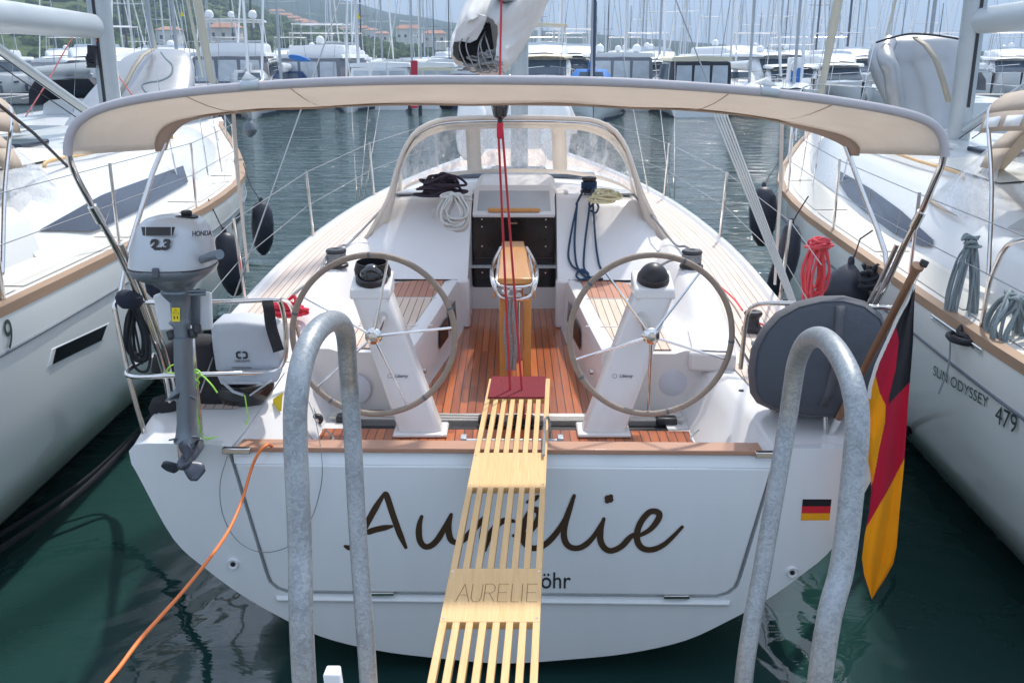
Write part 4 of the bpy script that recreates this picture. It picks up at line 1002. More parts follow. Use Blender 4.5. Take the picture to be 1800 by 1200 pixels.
m = MB(); a, b = PY(488,695,4.9), PY(485,722,4.9); m.prism([a+Vector((-.025,0,-.02)),a+Vector((.03,0,.02)),b+Vector((.03,0,.0)),b+Vector((-.025,0,-.03))], (0,.002,0)); obj('yellow_sticker', m, 'yellow', yacht)
# ---- outboard motor
OY = 4.28
ob = thing('outboard_motor', 'small silver outboard motor marked 2.3 clamped on the left pushpit rail', 'outboard motor', PY(325,790,OY))
m = px_loft([(380,272,335),(384,258,350),(392,249,358),(405,242,366),(425,237,372),(445,234,375),(458,232,377),(464,232,377)], OY, .92, n=40, sq=2.6); obj('cowling', m, 'motor_silver', ob, bevel=0, ang=55)
m = px_loft([(465,230,379),(470,230,379),(480,237,373),(488,252,362),(496,272,350),(503,281,342),(510,287,336),(520,292,333)], OY, .92, n=40, sq=2.5); obj('lower_cowling', m, 'motor_grey', ob, ang=55)
m = px_loft([(463.5,230.5,378),(466,230.5,378)], OY, .925, n=40, sq=2.6); obj('cowl_seam', m, 'black', ob)
def cowlY(px, py):
    a, b = PY(234,py,OY), PY(375,py,OY); c = (a+b)/2; rx = (b-a).length/2; p = PY(px,py,OY); t = abs(p.x-c.x)/rx; return OY - rx*.92*(1-t**2.6)**(1/2.6)
def on_cowl(px, py, e=.004):
    Y = cowlY(px, py); p = PY(px, py, Y-e); return p
m = MB(); rows = []
for y in (399,404,409,414):
    f = (y-399)/15; rows.append([on_cowl(lerp(248,308,k/12) + (0 if k not in (0,12) else (3*f if k == 0 else -4*f)), y, .004) for k in range(13)])
m.grid(rows); obj('air_vent', m, 'black', ob)
for x in (256,301): 
    m = MB(); m.tube([on_cowl(x,399,.007), on_cowl(x,414,.007)], .0012, 5); obj('vent_bar', m, 'white_plastic', ob)
c1, c2 = on_cowl(262,431,.006), on_cowl(296,431,.006)
fr_ = frame((c1+c2)/2, c2-c1, (0,.0,1)); text_mesh('2.3', .062, 'ink', ob, fr_, shear=.3, xscale=1.3, bold=.0034, name='power_number')
c1, c2 = on_cowl(345,411,.004), on_cowl(364,411,.004); c2.y += .01
fr_ = frame((c1+c2)/2, c2-c1, (0,0,1)); text_mesh('HONDA', .03, 'ink', ob, fr_, xscale=.9, bold=.0006, name='lettering')
m = MB(); m.lathe(PY(328,378,OY), [(.05,-.012),(.05,-.004),(.022,0),(.026,.012),(.02,.02)], 20); obj('fuel_cap', m, 'black', ob)
m = MB(); m.tube([PY(350,458,4.2),PY(372,450,4.1),PY(386,447,4.05)], [.016,.02,.022], 12); obj('tiller_grip', m, 'motor_grey', ob)
m = MB(); m.box(PY(276,479,cowlY(276,464)+.0),(.03,.05,.045)); obj('latch', m, 'prop_grey', ob, bevel=.006)
m = px_loft([(505,287,336),(512,284,338),(520,290,334),(530,300,334),(560,303,331),(566,298,334),(572,306,332),(592,308,334)], OY, .9, n=20, sq=3, ymin=.04); obj('swivel_housing', m, 'motor_grey', ob)
for x0, x1 in ((268,306),(348,372)):
    m = MB(); a, b, c, d = PY(x0+(12 if x0 < 300 else 0),582,4.36), PY(x1,580,4.36), PY(x1-2,516,4.36), PY(x0,520,4.36); m.prism([a,b,c,PY((x0+x1)/2,514,4.36),d], (0,.03,0)); obj('mounting_board', m, 'white_plastic', ob, bevel=.008)
m = MB(); m.hexa([PY(334,572,4.34),PY(352,575,4.34),PY(352,575,4.45),PY(334,572,4.45)], [PY(332,512,4.34),PY(352,505,4.34),PY(352,505,4.45),PY(332,512,4.45)]); obj('clamp_bracket', m, 'motor_grey', ob, bevel=.008)
for y in (512,518):
    m = MB(); m.tube([PY(332,y,4.22),PY(362,y-1,4.24)], .007, 8); obj('clamp_screw', m, 'motor_grey', ob)
for x, y in ((300,588),(338,585),(345,578)):
    m = MB(); m.tube([PY(x,y-6,4.28),PY(x+3,y+8,4.26)], [.022,.018], 10); obj('clamp_knob', m, 'black', ob, bevel=.003)
def fin(rows, name, mat, th=.5):
    m = px_loft(rows, OY, th, n=20, sq=2); obj(name, m, mat, ob, ang=50)
m = px_loft([(590,307,336),(640,308,338),(670,311,341),(690,312,343),(740,313,344),(762,311,347),(770,308,350)], OY, 1.5, n=20, sq=2.4); obj('leg', m, 'motor_grey', ob, ang=50)
for y, xl, xr in ((700,290,343),(769,296,351)):
    a = [PY(xl,y+3,4.20),PY((xl+xr)/2,y-14 if y < 750 else y-4,4.22),PY(xr,y-2,4.24),PY(xr,y,4.46),PY((xl+xr)/2,y,4.5)]
    m = MB(); m.prism(a, (0,0,-.008)); obj('cavitation_plate', m, 'motor_grey', ob, bevel=.002)
m = MB(); m.hexa([PY(293,703,4.22),PY(315,703,4.22),PY(315,703,4.30),PY(293,703,4.30)],[PY(309,680,4.24),PY(315,680,4.24),PY(315,680,4.30),PY(309,680,4.30)]); obj('spray_fin', m, 'motor_grey', ob, bevel=.003)
m = MB(); hc = PY(329,806,OY-.07); m.lathe(hc, [(.006,-.10),(.022,-.085),(.030,-.05),(.034,.06),(.03,.16),(.01,.22)], 20, axis='Y'); obj('gearcase', m, 'prop_grey', ob)
m = px_loft([(770,318,342),(785,319,341),(800,321,339)], OY, 1.3, n=14); obj('skeg', m, 'motor_grey', ob)
pr = thing('x','x','x', hc); pr.name = 'propeller'; del pr['label']; del pr['category']; pr.parent = ob; pr.location = hc-worldpos(ob)
for k in range(3):
    a0 = R(78)+k*R(120); m = MB(); rows = []
    for i in range(7):
        t = i/6; r_ = .02+.082*t; w = R(34)*(1.1-.25*t)*(1 if t < .8 else (1-(t-.8)*2.8)); row = []
        for j in range(5):
            u_ = (j/4-.5)*2; a = a0+u_*w; row.append(hc+Vector((r_*math.cos(a), -.045+.030*u_*(1-.3*t), r_*math.sin(a))))
        rows.append(row)
    m.grid(rows); obj('blade', m, 'prop_grey', pr, solid=.005)
a = PY(318,552,4.235); m = MB(); m.prism([PY(302,541,4.225),PY(316,541,4.225),PY(316,565,4.225),PY(302,565,4.225)], (0,.003,0)); w_ = obj('warning_label', m, 'yellow', ob)
m = MB()
c = PY(309,548,4.222)
for s_ in (.012,): m.tube([c+Vector((-s_,0,-.008)),c+Vector((s_,0,-.008)),c+Vector((0,0,.013))], .0012, 4, closed=True)
for dx in (-.007,.007): m.box(PY(309,558,4.222)+Vector((dx,0,0)), (.004,.001,.014))
obj('warning_sign', m, 'black', w_)
# ---- life sling bag and its straps
bag = thing('lifesling_bag', 'light grey rescue sling bag with black square logo hanging on the left pushpit', 'bag', PY(430,690,4.75))
fp = [(371,572),(378,566),(420,563),(470,569),(482,580),(494,630),(494,645),(480,652),(430,655),(392,656),(380,650),(374,610)]
fr0 = [PY(x,y,4.74) for x,y in fp]; cen = sum(fr0, Vector())/len(fr0)
m = MB(); m.loft([[cen+(p-cen)*.05+Vector((0,-.03,0)) for p in fr0],[cen+(p-cen)*.6+Vector((0,-.028,0)) for p in fr0],[cen+(p-cen)*.93+Vector((0,-.018,0)) for p in fr0],fr0,[p+Vector((0,.16,.0)) for p in fr0]]); o_ = obj('pouch', m, 'bag_grey', bag, ang=60)
lc = PY(425,624,4.705)
m = MB(); 
for s_ in (-1,1):
    pts = [(s_*.004,.020),(s_*.020,.020),(s_*.030,.012),(s_*.030,-.012),(s_*.020,-.020),(s_*.004,-.020)]
    inner = [(s_*.004,.010),(s_*.016,.010),(s_*.020,.006),(s_*.020,-.006),(s_*.016,-.010),(s_*.004,-.010)]
    k = len(pts); vs = [lc+Vector((x,0,z)) for x,z in pts+inner]; m.add(vs, [(i,i+1,k+i+1,k+i) for i in range(k-1)])
obj('logo', m, 'ink', bag, fixn=False)
text_mesh('OSCULATI', .014, 'ink', bag, frame(PY(426,634.5,4.705),(1,0,0),(0,0,1)), xscale=1.2)
m = MB(); m.box(PY(425,646,4.706),(.10,.001,.004)); obj('printed_line', m, 'ink', bag)
m = MB(); m.prism([PY(380,658,4.66),PY(494,652,4.66),PY(486,672,4.66),PY(440,676,4.66),PY(388,676,4.66)], (0,.05,0)); obj('lower_flap', m, 'bag_grey', bag, bevel=.006)
for pts in ([(388,668),(410,688),(428,694)],[(478,668),(460,680),(440,694)],[(410,672),(460,672)]):
    m = MB(); m.tube([PY(x,y,4.64) for x,y in pts], .014, 6, flat=.35); obj('strap', m, 'bag_grey', bag)
m = MB(); m.tube(spl([PY(470,530,4.66),PY(473,545,4.64),PY(477,575,4.64),PY(490,617,4.62)],4), .032, 6, flat=.2); solo('black_strap', m, 'black_cloth', 'wide black webbing strap hanging from the pushpit corner beside the grey bag', 'strap')
# ---- kettle grill in a black cover behind the motor, blue cloth on the rail
kg = thing('kettle_grill', 'round black kettle hanging inside the left pushpit behind the motor', 'kettle grill', PY(400,735,5.0))
m = px_loft([(590,330,372,4.85),(600,300,385,4.85),(620,272,410,4.9),(645,268,445,4.95),(668,290,468,4.98),(690,312,472,5.0),(710,330,462,5.0),(725,352,446,5.0),(735,380,425,5.0),(738,395,410,5.0)], 4.95, .7, n=30); obj('bowl', m, 'black_cloth', kg, ang=70)
m = MB(); m.loft([[PY(425,676,4.88)+Vector((r_*math.cos(a), r_*.6*math.sin(a), z)) for a in [2*math.pi*k/30 for k in range(30)]] for r_, z in ((.17,.02),(.175,0),(.16,-.05),(.12,-.10),(.05,-.13),(.01,-.135))]); obj('kettle', m, 'black_gloss', kg)
m = px_loft([(700,268,330,4.8),(715,262,320,4.8),(735,268,300,4.8)], 4.8, .8); obj('gas_bracket', m, 'black_cloth', kg)
m = MB(); m.box(PY(291,735,4.75),(.09,.05,.06), ry=.3); obj('valve_body', m, 'alloy', kg, bevel=.015)
m = px_loft([(510,212,226,4.55),(514,206,240,4.55),(522,203,250,4.55),(532,206,252,4.55),(540,214,246,4.55)], 4.55, .8); solo('blue_cloth', m, 'navy_cloth', 'bunched navy cloth wrapped round the left pushpit corner', 'cloth')
m = px_loft([(490,262,278,5.1),(498,255,288,5.1),(512,258,292,5.1),(522,266,286,5.1)], 5.1, .8); solo('navy_bundle', m, 'navy_cloth', 'dark navy bundle with red end behind the silver motor', 'bundle')
m = MB(); m.tube(coil(PY(236,535,4.62), .13, .30, 7, .2, seed=4), .0075, 6); m.tube([PY(230,540,4.62),PY(250,640,4.6)], .006, 6); solo('navy_rope_coil', m, 'rope_dark', 'dark navy rope coil hanging from the left pushpit corner', 'rope')
m = MB(); m.tube(spl([PY(346,652,4.38),PY(338,661,4.36),PY(345,668,4.36),PY(352,655,4.36),PY(343,650,4.38),PY(338,664,4.35),PY(350,672,4.36),PY(342,690,4.38),PY(349,740,4.4),PY(356,768,4.45),PY(380,768,4.5),PY(420,760,4.6),PY(435,740,4.65),PY(432,705,4.62),PY(430,695,4.6)],5), .004, 6); m.tube(spl([PY(345,655,4.36),PY(358,662,4.36),PY(372,676,4.34),PY(382,690,4.34)],4), .0045, 6); m.tube(spl([PY(340,658,4.37),PY(318,656,4.38),PY(294,654,4.38),PY(300,643,4.38),PY(318,640,4.4),PY(340,655,4.38)],5), .0035, 6)
solo('lime_cord', m, 'rope_green', 'lime green cord tied round the motor leg and the grey bag', 'cord')
m = MB(); m.tube([PY(500,655,4.75),PY(470,700,4.6),PY(430,760,4.5),PY(402,792,4.42)], .003, 5); obj('guy_wire', m, 'wire', yacht)
# ---- covered round thing on the right pushpit
out = [(1318,690),(1314,650),(1320,612),(1337,578),(1362,550),(1398,530),(1440,520),(1482,519),(1520,529),(1550,552),(1562,585),(1560,625),(1545,665),(1525,700),(1500,722),(1470,733),(1425,734),(1385,728),(1352,718),(1330,708)]
oc = Vector((1438,628,0))
cv = thing('round_grill_cover', 'large round blue-grey fabric cover strapped to the right pushpit', 'cover', PY(1440,735,4.6))
def oring(s, Y, dx=0, dy=0): return [PY(oc.x+(x-oc.x)*s+dx, oc.y+(y-oc.y)*s+dy, Y) for x, y in out]
m = MB(); m.loft([oring(.02,4.42,6,4),oring(.5,4.425,6,4),oring(.86,4.445,5,4),oring(.93,4.47,4,3)], cap1=False); obj('front_panel', m, 'grey_cloth', cv, ang=70)
m = MB(); m.loft([oring(.93,4.468,4,3),oring(.975,4.50,2,1),oring(1,4.58),oring(1.0,4.72),oring(.85,4.80)], cap0=False); obj('side_band', m, 'grey_tape', cv, ang=70)
m = MB(); m.tube([PY(oc.x+(x-oc.x)*.93+4, oc.y+(y-oc.y)*.93+3, 4.466) for x,y in out], .004, 6, closed=True); obj('piping', m, 'grey_cloth', cv)
m = MB(); rows = [[PY(x-7,y,4.418),PY(x+7,y,4.418)] for x,y in ((1476,540),(1474,590),(1470,630),(1462,680),(1440,722))]; 
rows = [[PY(x-8,y,Y),PY(x+8,y,Y)] for x,y,Y in ((1478,537,4.44),(1476,560,4.428),(1473,600,4.415),(1468,650,4.415),(1458,690,4.425),(1445,715,4.435))]
m.grid(rows); obj('strap', m, 'grey_tape', cv, solid=.004)
# ---- ensign on its pole
en = thing('ensign', 'black red and gold national flag hanging from a slanted wooden pole on the right quarter', 'flag', PY(1455,785,4.5))
pb, pt_ = PY(1468,745,4.48), PY(1612,470,3.95)
m = MB(); m.tube([pb, pt_], [.0165,.0175], 14); obj('pole', m, 'wood_pole', en)
dd = (pt_-pb).normalized()
m = MB(); m.tube([pt_-dd*.005, pt_+dd*.012], .027, 18); obj('truck', m, 'wood_pole', en, bevel=.003)
m = MB(); m.tube([pb-dd*.10, pb+dd*.05], .020, 14); obj('socket', m, 'stainless', en)
m = MB(); m.box(PY(1624,463,3.95),(.03,.03,.03), ry=.4); obj('halyard_block', m, 'black', en, bevel=.006)
m = MB(); m.tube([PY(1622,468,3.94),PY(1612,490,3.94),PY(1604,508,3.93)], .002, 5); obj('halyard', m, 'rope_white', en)
LE = [(500,1604),(530,1590),(560,1574),(600,1556),(640,1538),(680,1526),(700,1524),(760,1523),(800,1524),(830,1530),(860,1532),(900,1528),(940,1520),(980,1515),(1010,1519),(1035,1527),(1052,1532)]
RE = [(500,1609),(530,1607),(560,1606),(600,1605),(640,1602),(700,1597),(760,1593),(830,1588),(900,1581),(960,1576),(990,1570),(1015,1556),(1035,1543),(1052,1533)]
def fcol(x, y):
    l_ = interp(y, [a for a,b in LE], [b for a,b in LE])
    if y < 700 and x < l_+7: return 3
    # gold / red / black regions traced from their boundaries
    if y > interp(x, [1524,1535,1560,1590], [925,905,862,805]): return 2
    if y > 640:
        gx = interp(y, [640,660,690,712,740,790,845,870], [1534,1540,1546,1557,1556,1545,1535,1524])
        if x < gx: return 2
    else:
        if x < interp(y,[600,640],[1540,1534]): return 1
    if y < 540: return 0
    bl = interp(y, [540,568,600,650,700], [1588,1574,1580,1574,1562]); br = interp(y, [600,670,690,712], [1700,1700,1580,1558]) 
    if y < 712 and x > bl and x < (1700 if y < 672 else interp(y,[672,712],[1598,1560])): return 0
    return 1
m = MB(); NR, NC = 330, 90; rows = []
for i in range(NR+1):
    y = lerp(500, 1052, i/NR); xl = interp(y, [a for a,b in LE], [b for a,b in LE]); xr = interp(y, [a for a,b in RE], [b for a,b in RE])
    Y0 = interp(y, [500,760,1052], [3.95,4.06,4.10]); r_ = []
    for j in range(NC+1):
        s = j/NC; d_ = .055*math.sin(s*5.2+y*.004)*min(1,(y-495)/150)+.010*math.sin(s*15+y*.012)
        r_.append(((lerp(xl,xr,s), y), PY(lerp(xl,xr,s), y, Y0+d_*min(1,(1060-y)/70))))
    rows.append(r_)
o_ = 0
m.v = [p for r_ in rows for _, p in r_]
for i in range(NR):
    for j in range(NC):
        a = rows[i][j][0]; b = rows[i+1][j+1][0]; m.f.append([i*(NC+1)+j, i*(NC+1)+j+1, (i+1)*(NC+1)+j+1, (i+1)*(NC+1)+j]); m.mi.append(fcol((a[0]+b[0])/2, (a[1]+b[1])/2))
o_ = obj('cloth', m, ['flag_black','flag_red','flag_gold','white_web'], en, ang=80, solid=.0015, fixn=False)
# ---- winches
def winch(c, r, lab, rope=None, drum='black', rp_label=None, h=1.0):
    t = thing('winch', lab, 'winch', c, 'sheet winches'); t.parent = yacht; t.location = c-YO
    for k_ in ('label','category','group'): del t[k_]
    m = MB(); m.lathe(c, [(r*1.15,0),(r*1.15,r*.25*h),(r*.95,r*.35*h),(r*.72,r*.8*h),(r*.72,r*1.1*h),(r*.98,r*1.45*h)], 24); obj('drum', m, drum, t)
    m = MB(); m.lathe(c, [(r*1.0,r*1.45*h),(r*1.02,r*1.55*h),(r*.9,r*1.72*h),(r*.3,r*1.76*h),(r*.28,r*1.7*h)], 24); obj('self_tailer', m, 'black', t)
    if rope:
        m = MB(); pts = []
        for k in range(60):
            a = 2*math.pi*k/14; pts.append(c+Vector((r*.86*math.cos(a), r*.86*math.sin(a), r*(.45+.9*k/60)*h)))
        m.tube(pts, r*.13, 6); solo('winch_rope', m, rope, rp_label, 'rope')
wl = PZ(592,468,1.57); winch(wl, .072, '', 'rope_mix', rp_label='flecked grey sheet wound on the left cockpit winch')
wr = PZ(1215,470,1.57); winch(wr, .072, '', 'rope_mix', rp_label='flecked grey sheet wound on the right cockpit winch')
ws = PZ(1322,580,1.30); winch(ws, .058, '', h=1.25)
wc = L(.62,3.70,1.90); winch(wc, .062, '', h=1.2)
wc2 = L(-.60,3.70,1.90); winch(wc2, .062, '', h=1.2)
m = MB(); m.tube(spl([L(.98,3.6,1.90),L(1.12,3.3,1.75),L(1.25,3.0,1.60),wr+Vector((.02,.35,.08)),wr+Vector((.06,0,.08))],6), .010, 6); m.tube(spl([wr+Vector((-.06,-.02,.06)),wr+Vector((-.16,-.02,.05)),wr+Vector((-.27,-.02,-.03)),wr+Vector((-.33,-.03,-.14)),wr+Vector((-.36,-.05,-.25))],5), .010, 6)
solo('jib_sheet', m, 'rope_mix', 'flecked black and white sheet running from the sprayhood to the right winch', 'rope')
m = MB(); m.tube(spl([L(-.98,3.6,1.90),L(-1.12,3.3,1.75),L(-1.27,3.0,1.60),wl+Vector((-.02,.35,.08)),wl+Vector((-.06,0,.08)),wl+Vector((-.09,-.25,-.01)),wl+Vector((-.2,-.5,-.08)),wl+Vector((-.28,-.62,-.2))],6), .010, 6)
solo('jib_sheet', m, 'rope_mix', 'flecked black and white sheet running from the sprayhood to the left winch', 'rope')
# heaps of rope on the coachroof
m = MB(); m.tube(heap(PZ(775,343,1.93), .34,.26,.20,17,seed=2), .0105, 6); solo('purple_rope_heap', m, 'rope_purple', 'heap of dark purple rope on the left of the coachroof', 'rope')
m = MB(); m.tube(coil(PZ(800,345,1.99)+Vector((0,-.02,.02)), .25,.22,9,.25,seed=6,lean=-.25,depth=.04), .009, 6); m.tube(heap(PZ(800,352,1.95),.22,.2,.07,6,seed=7), .008, 6); m.tube(spl([PZ(775,368,1.90)+Vector((-.05,0,0)),PY(762,385,7.90),PY(780,393,7.88),PY(797,385,7.88),PY(800,372,7.9)],5), .005, 6)
solo('cream_rope_heap', m, 'rope_white', 'coil of off-white rope beside the purple heap on the coachroof', 'rope')
m = MB(); m.tube(heap(PZ(1065,352,1.91), .25,.26,.10,16,seed=12), .0065, 6); solo('yellow_rope_heap', m, 'rope_cream', 'coil of pale yellow rope behind the right coachroof winch', 'rope')
SLN = Vector((0,-.55,.68)).normalized(); SLP = L(0,2.95,1.447)
def onslope(px, py, off=.016):
    d = rayd(px, py); t = ((SLP+SLN*off)-CAM).dot(SLN)/d.dot(SLN); p = CAM+d*t
    q_ = PZ(px, py, 1.365)
    return p if p.z > 1.365 else q_
m = MB()
for pts in ([(1014,362),(1006,400),(999,445),(1005,466),(1018,476),(1032,488),(1045,486)],[(1014,362),(1010,420),(1012,456),(1018,474),(1034,480)],[(1036,366),(1029,420),(1026,463),(1030,478),(1040,489),(1060,490)],[(1043,368),(1047,425),(1052,460),(1056,472)],[(1018,474),(1013,484),(1020,491),(1030,489),(1034,481),(1024,474),(1016,477)],[(1036,366),(1046,356),(1052,364),(1047,374),(1038,370)]):
    pre = [wc+Vector(((pts[0][0]-1026)*.003,-.055,.05)), L(0,0,0)*0+onslope(pts[0][0],357,.03)] if pts[0][1] < 369 and pts[0][0] < 1060 and pts[1][1] > 380 else []
    m.tube(spl(pre+[onslope(x,y) for x,y in pts],6), .0085, 7)
m.tube([wc+Vector((.06*math.cos(k*.45), .06*math.sin(k*.45), .03+.001*k)) for k in range(60)], .008, 6)
solo('blue_rope', m, 'rope_blue', 'dark blue rope wound on the coachroof winch with bights hanging to the right seat', 'rope')
# mainsheet
ms = thing('mainsheet', 'red mainsheet tackle hanging from a black block down to the cockpit floor', 'rope', L(.02,.83,FZ+.03))
topm = PY(879,226,5.35); bot = PZ(899,735,FZ+.05); bot2 = PZ(921,735,FZ+.05)
m = MB(); m.tube([topm+Vector((-.010,0,0)), bot], .0065, 8); obj('fall', m, 'rope_red', ms)
m = MB(); m.tube([topm+Vector((.012,0,0)), bot2], .0065, 8); obj('fall', m, 'rope_red', ms)
m = MB(); m.box(topm+Vector((0,0,-.01)),(.036,.03,.09)); obj('fiddle_block', m, 'red_rope_bag', ms, bevel=.01)
m = MB(); m.tube([topm+Vector((0,0,.03)),topm+Vector((0,0,.075))], .014, 10); obj('shackle', m, 'black', ms)
m = MB(); m.lathe(PY(879,209,5.35), [(.02,0),(.036,.012),(.047,.06),(.050,.10),(.046,.13),(.02,.15)], 24); obj('block_cover', m, 'black_gloss', ms)
m = MB(); m.tube([PY(878,178,5.35), L(-.03,1.25,3.40)], .006, 6); obj('pendant', m, 'rope_red', ms)
m = MB(); m.tube([bot+Vector((0,0,.0)),bot+Vector((.01,0,-.03))], .02, 8); obj('floor_block', m, 'black', ms)
for k, (x0, x1) in enumerate(((889,890),(897,899),(904,906))):
    m = MB(); pts = [PY(lerp(x0,x1,t)+2*math.sin(t*9+k), lerp(508,650,t), 5.92-.02*k) for t in [i/8 for i in range(9)]]; m.tube(spl(pts,4), .011, 8)
    solo('table_rope_hank', m, 'rope_mix', ('braided rope tail hanging from the table hoop, leftmost of three','braided rope tail hanging from the table hoop, middle of three','braided rope tail hanging from the table hoop, rightmost of three')[k], 'rope', 'braided rope tails on the table')
m = MB(); m.tube(heap(PY(898,520,5.93),.10,.06,.06,6,seed=5), .008, 6); solo('rope_knot', m, 'rope_white', 'knot of pale rope on the steel hoop of the cockpit table', 'rope')
# line blocks in the aft corners
for (bx, by), s_, lb in (((559,735),-1,'left'),((1243,736),1,'right')):
    c = PY(bx, by, 5.15); m = MB(); m.lathe(c, [(.012,-.03),(.03,-.026),(.034,-.012),(.03,.0),(.012,.004)], 18, axis='Y'); obj('turning_block', m, 'black', yacht)
    m = MB(); m.lathe(c+Vector((0,-.032,0)), [(.006,-.006),(.012,-.004),(.012,.004)], 12, axis='Y'); obj('sheave_pin', m, 'stainless', yacht)
    m = MB(); q_ = (1278,655) if s_ > 0 else (522,655)
    m.tube([c, PY(q_[0],q_[1],5.35)], .004, 6)
    m.tube(spl([PY(q_[0],q_[1],5.35), PY(q_[0]+s_*-8,720,5.1), PY(q_[0]+s_*-22,765,4.9), PY(q_[0]+s_*-48,783,4.75), PY(q_[0]+s_*-64,770,4.8), PY(q_[0]+s_*-50,755,4.9)],5), .0055, 6)
    solo('control_line', m, 'rope_mix', 'thin flecked control line looping to the %s aft corner of the cockpit' % lb, 'rope')
    m = MB(); m.lathe(PY(q_[0],q_[1],5.37), [(.012,-.03),(.026,-.024),(.026,.0)], 16, axis='Y'); obj('turning_block', m, 'black', yacht)
# throttle
m = MB(); m.hexa([PY(1288,760,4.98),PY(1312,770,4.98),PY(1312,770,5.03),PY(1288,760,5.03)],[PY(1300,728,5.03),PY(1318,742,5.03),PY(1318,742,5.06),PY(1300,728,5.06)]); obj('throttle_box', m, 'black', yacht, bevel=.006)
m = MB(); m.tube([PY(1300,752,4.97),PY(1302,715,4.99),PY(1303,685,5.0)], [.010,.012,.015], 10); obj('throttle_lever', m, 'black', yacht)
# instrument lid on the right
a = [PZ(1203,578,1.36),PZ(1288,582,1.36),PZ(1295,622,1.36),PZ(1212,618,1.36)]
m = MB(); m.prism([p+Vector((0,0,-.12)) for p in a], (0,0,.115)); obj('locker_moulding', m, 'liner', yacht, bevel=.02)
cen = sum(a, Vector())/4; m = MB(); m.prism([cen+(p-cen)*.86 for p in a], (0,0,.006)); obj('locker_lid', m, 'gelcoat', yacht, bevel=.004)
m = MB(); m.box(PZ(1335,605,1.31),(.09,.07,.03)); obj('sheet_clutch', m, 'rubber_grey', yacht, bevel=.008)
# red rope bundle left, red line right
m = MB(); m.tube(heap(PY(505,552,5.9),.20,.12,.12,12,seed=21), .011, 6); solo('red_rope_bundle', m, 'red_rope_bag', 'bundle of red rope on the left side deck beside the wheel', 'rope')
m = MB(); m.tube(spl([PZ(1262,500,1.36),PZ(1290,525,1.36),PZ(1305,545,1.36)],4), .007, 6); m.tube(spl([PZ(1335,568,1.36),PZ(1360,580,1.36),PZ(1400,600,1.34)],4), .007, 6); solo('red_line', m, 'rope_pink', 'thin red line led to the small black winch on the right deck', 'rope')
# ================================================================ the two neighbouring yachts
def patch(name, mat, pts, parent, d=.006, th=.012, bevel=0):
    m = MB(); m.prism(pts, Vector(th)if not isinstance(th, float) else Vector((0,0,0))); return obj(name, m, mat, parent, bevel=bevel)
def sprayhood(parent, cx, Ya, Yt, Yf, w, zt, zb, mat, sg):
    sp = thing('x','x','x', Vector((cx, Ya, zb))); sp.name = 'sprayhood'; del sp['label']; del sp['category']; sp.parent = parent; sp.location = Vector((cx,Ya,zb))-worldpos(parent)
    def hp(v, ww, z1, z0, n=33):
        o = []
        for k in range(n):
            a = math.pi*k/(n-1); c, s_ = math.cos(a), math.sin(a)
            o.append(Vector((cx-ww*math.copysign(abs(c)**.5, c), v, z0+(z1-z0)*abs(s_)**.6)))
        return o
    a, b = hp(Ya, w, zt, zb), hp(Yt, w*.96, zt-.08, zb+.02); n = len(a)
    f = [Vector((cx+w*1.02*math.sin(math.pi/2*(-1+2*k/(n-1))), Yf-(Yf-Yt)*abs(-1+2*k/(n-1))**2.6, zb+.05)) for k in range(n)]
    mid_ = [p.lerp(q_,.5) for p,q_ in zip(a,b)]
    m = MB(); m.grid([x_[5:n-5] for x_ in (a,mid_,b)]); obj('roof', m, mat, sp, ang=60, solid=.003)
    for sl in (slice(0,6), slice(n-6,n)):
        lo_, hi_ = (slice(0,4), slice(3,6)) if sl.start == 0 else (slice(n-4,n), slice(n-6,n-3))
        m = MB(); m.grid([x_[lo_] for x_ in (a,mid_,b)]); obj('side_window', m, 'clear_vinyl_old', sp, ang=60)
        m = MB(); m.grid([x_[hi_] for x_ in (a,mid_,b)]); obj('side_canvas', m, mat, sp, ang=60, solid=.003)
    c_, p_ = MB(), MB(); N = 10
    rows = [[b[k].lerp(f[k], t/N) for k in range(n)] for t in range(N+1)]
    for t in range(N):
        for k in range(n-1):
            pane = t < 9 and (0 <= k < 10 or 12 <= k < 20 or 22 <= k < 32)
            (p_ if pane else c_).add([rows[t][k],rows[t][k+1],rows[t+1][k+1],rows[t+1][k]], [(0,1,2,3)])
    obj('front_canvas', weld(c_), mat, sp, ang=60, solid=.003); obj('window', weld(p_), 'clear_vinyl_old', sp, ang=60)
    return sp
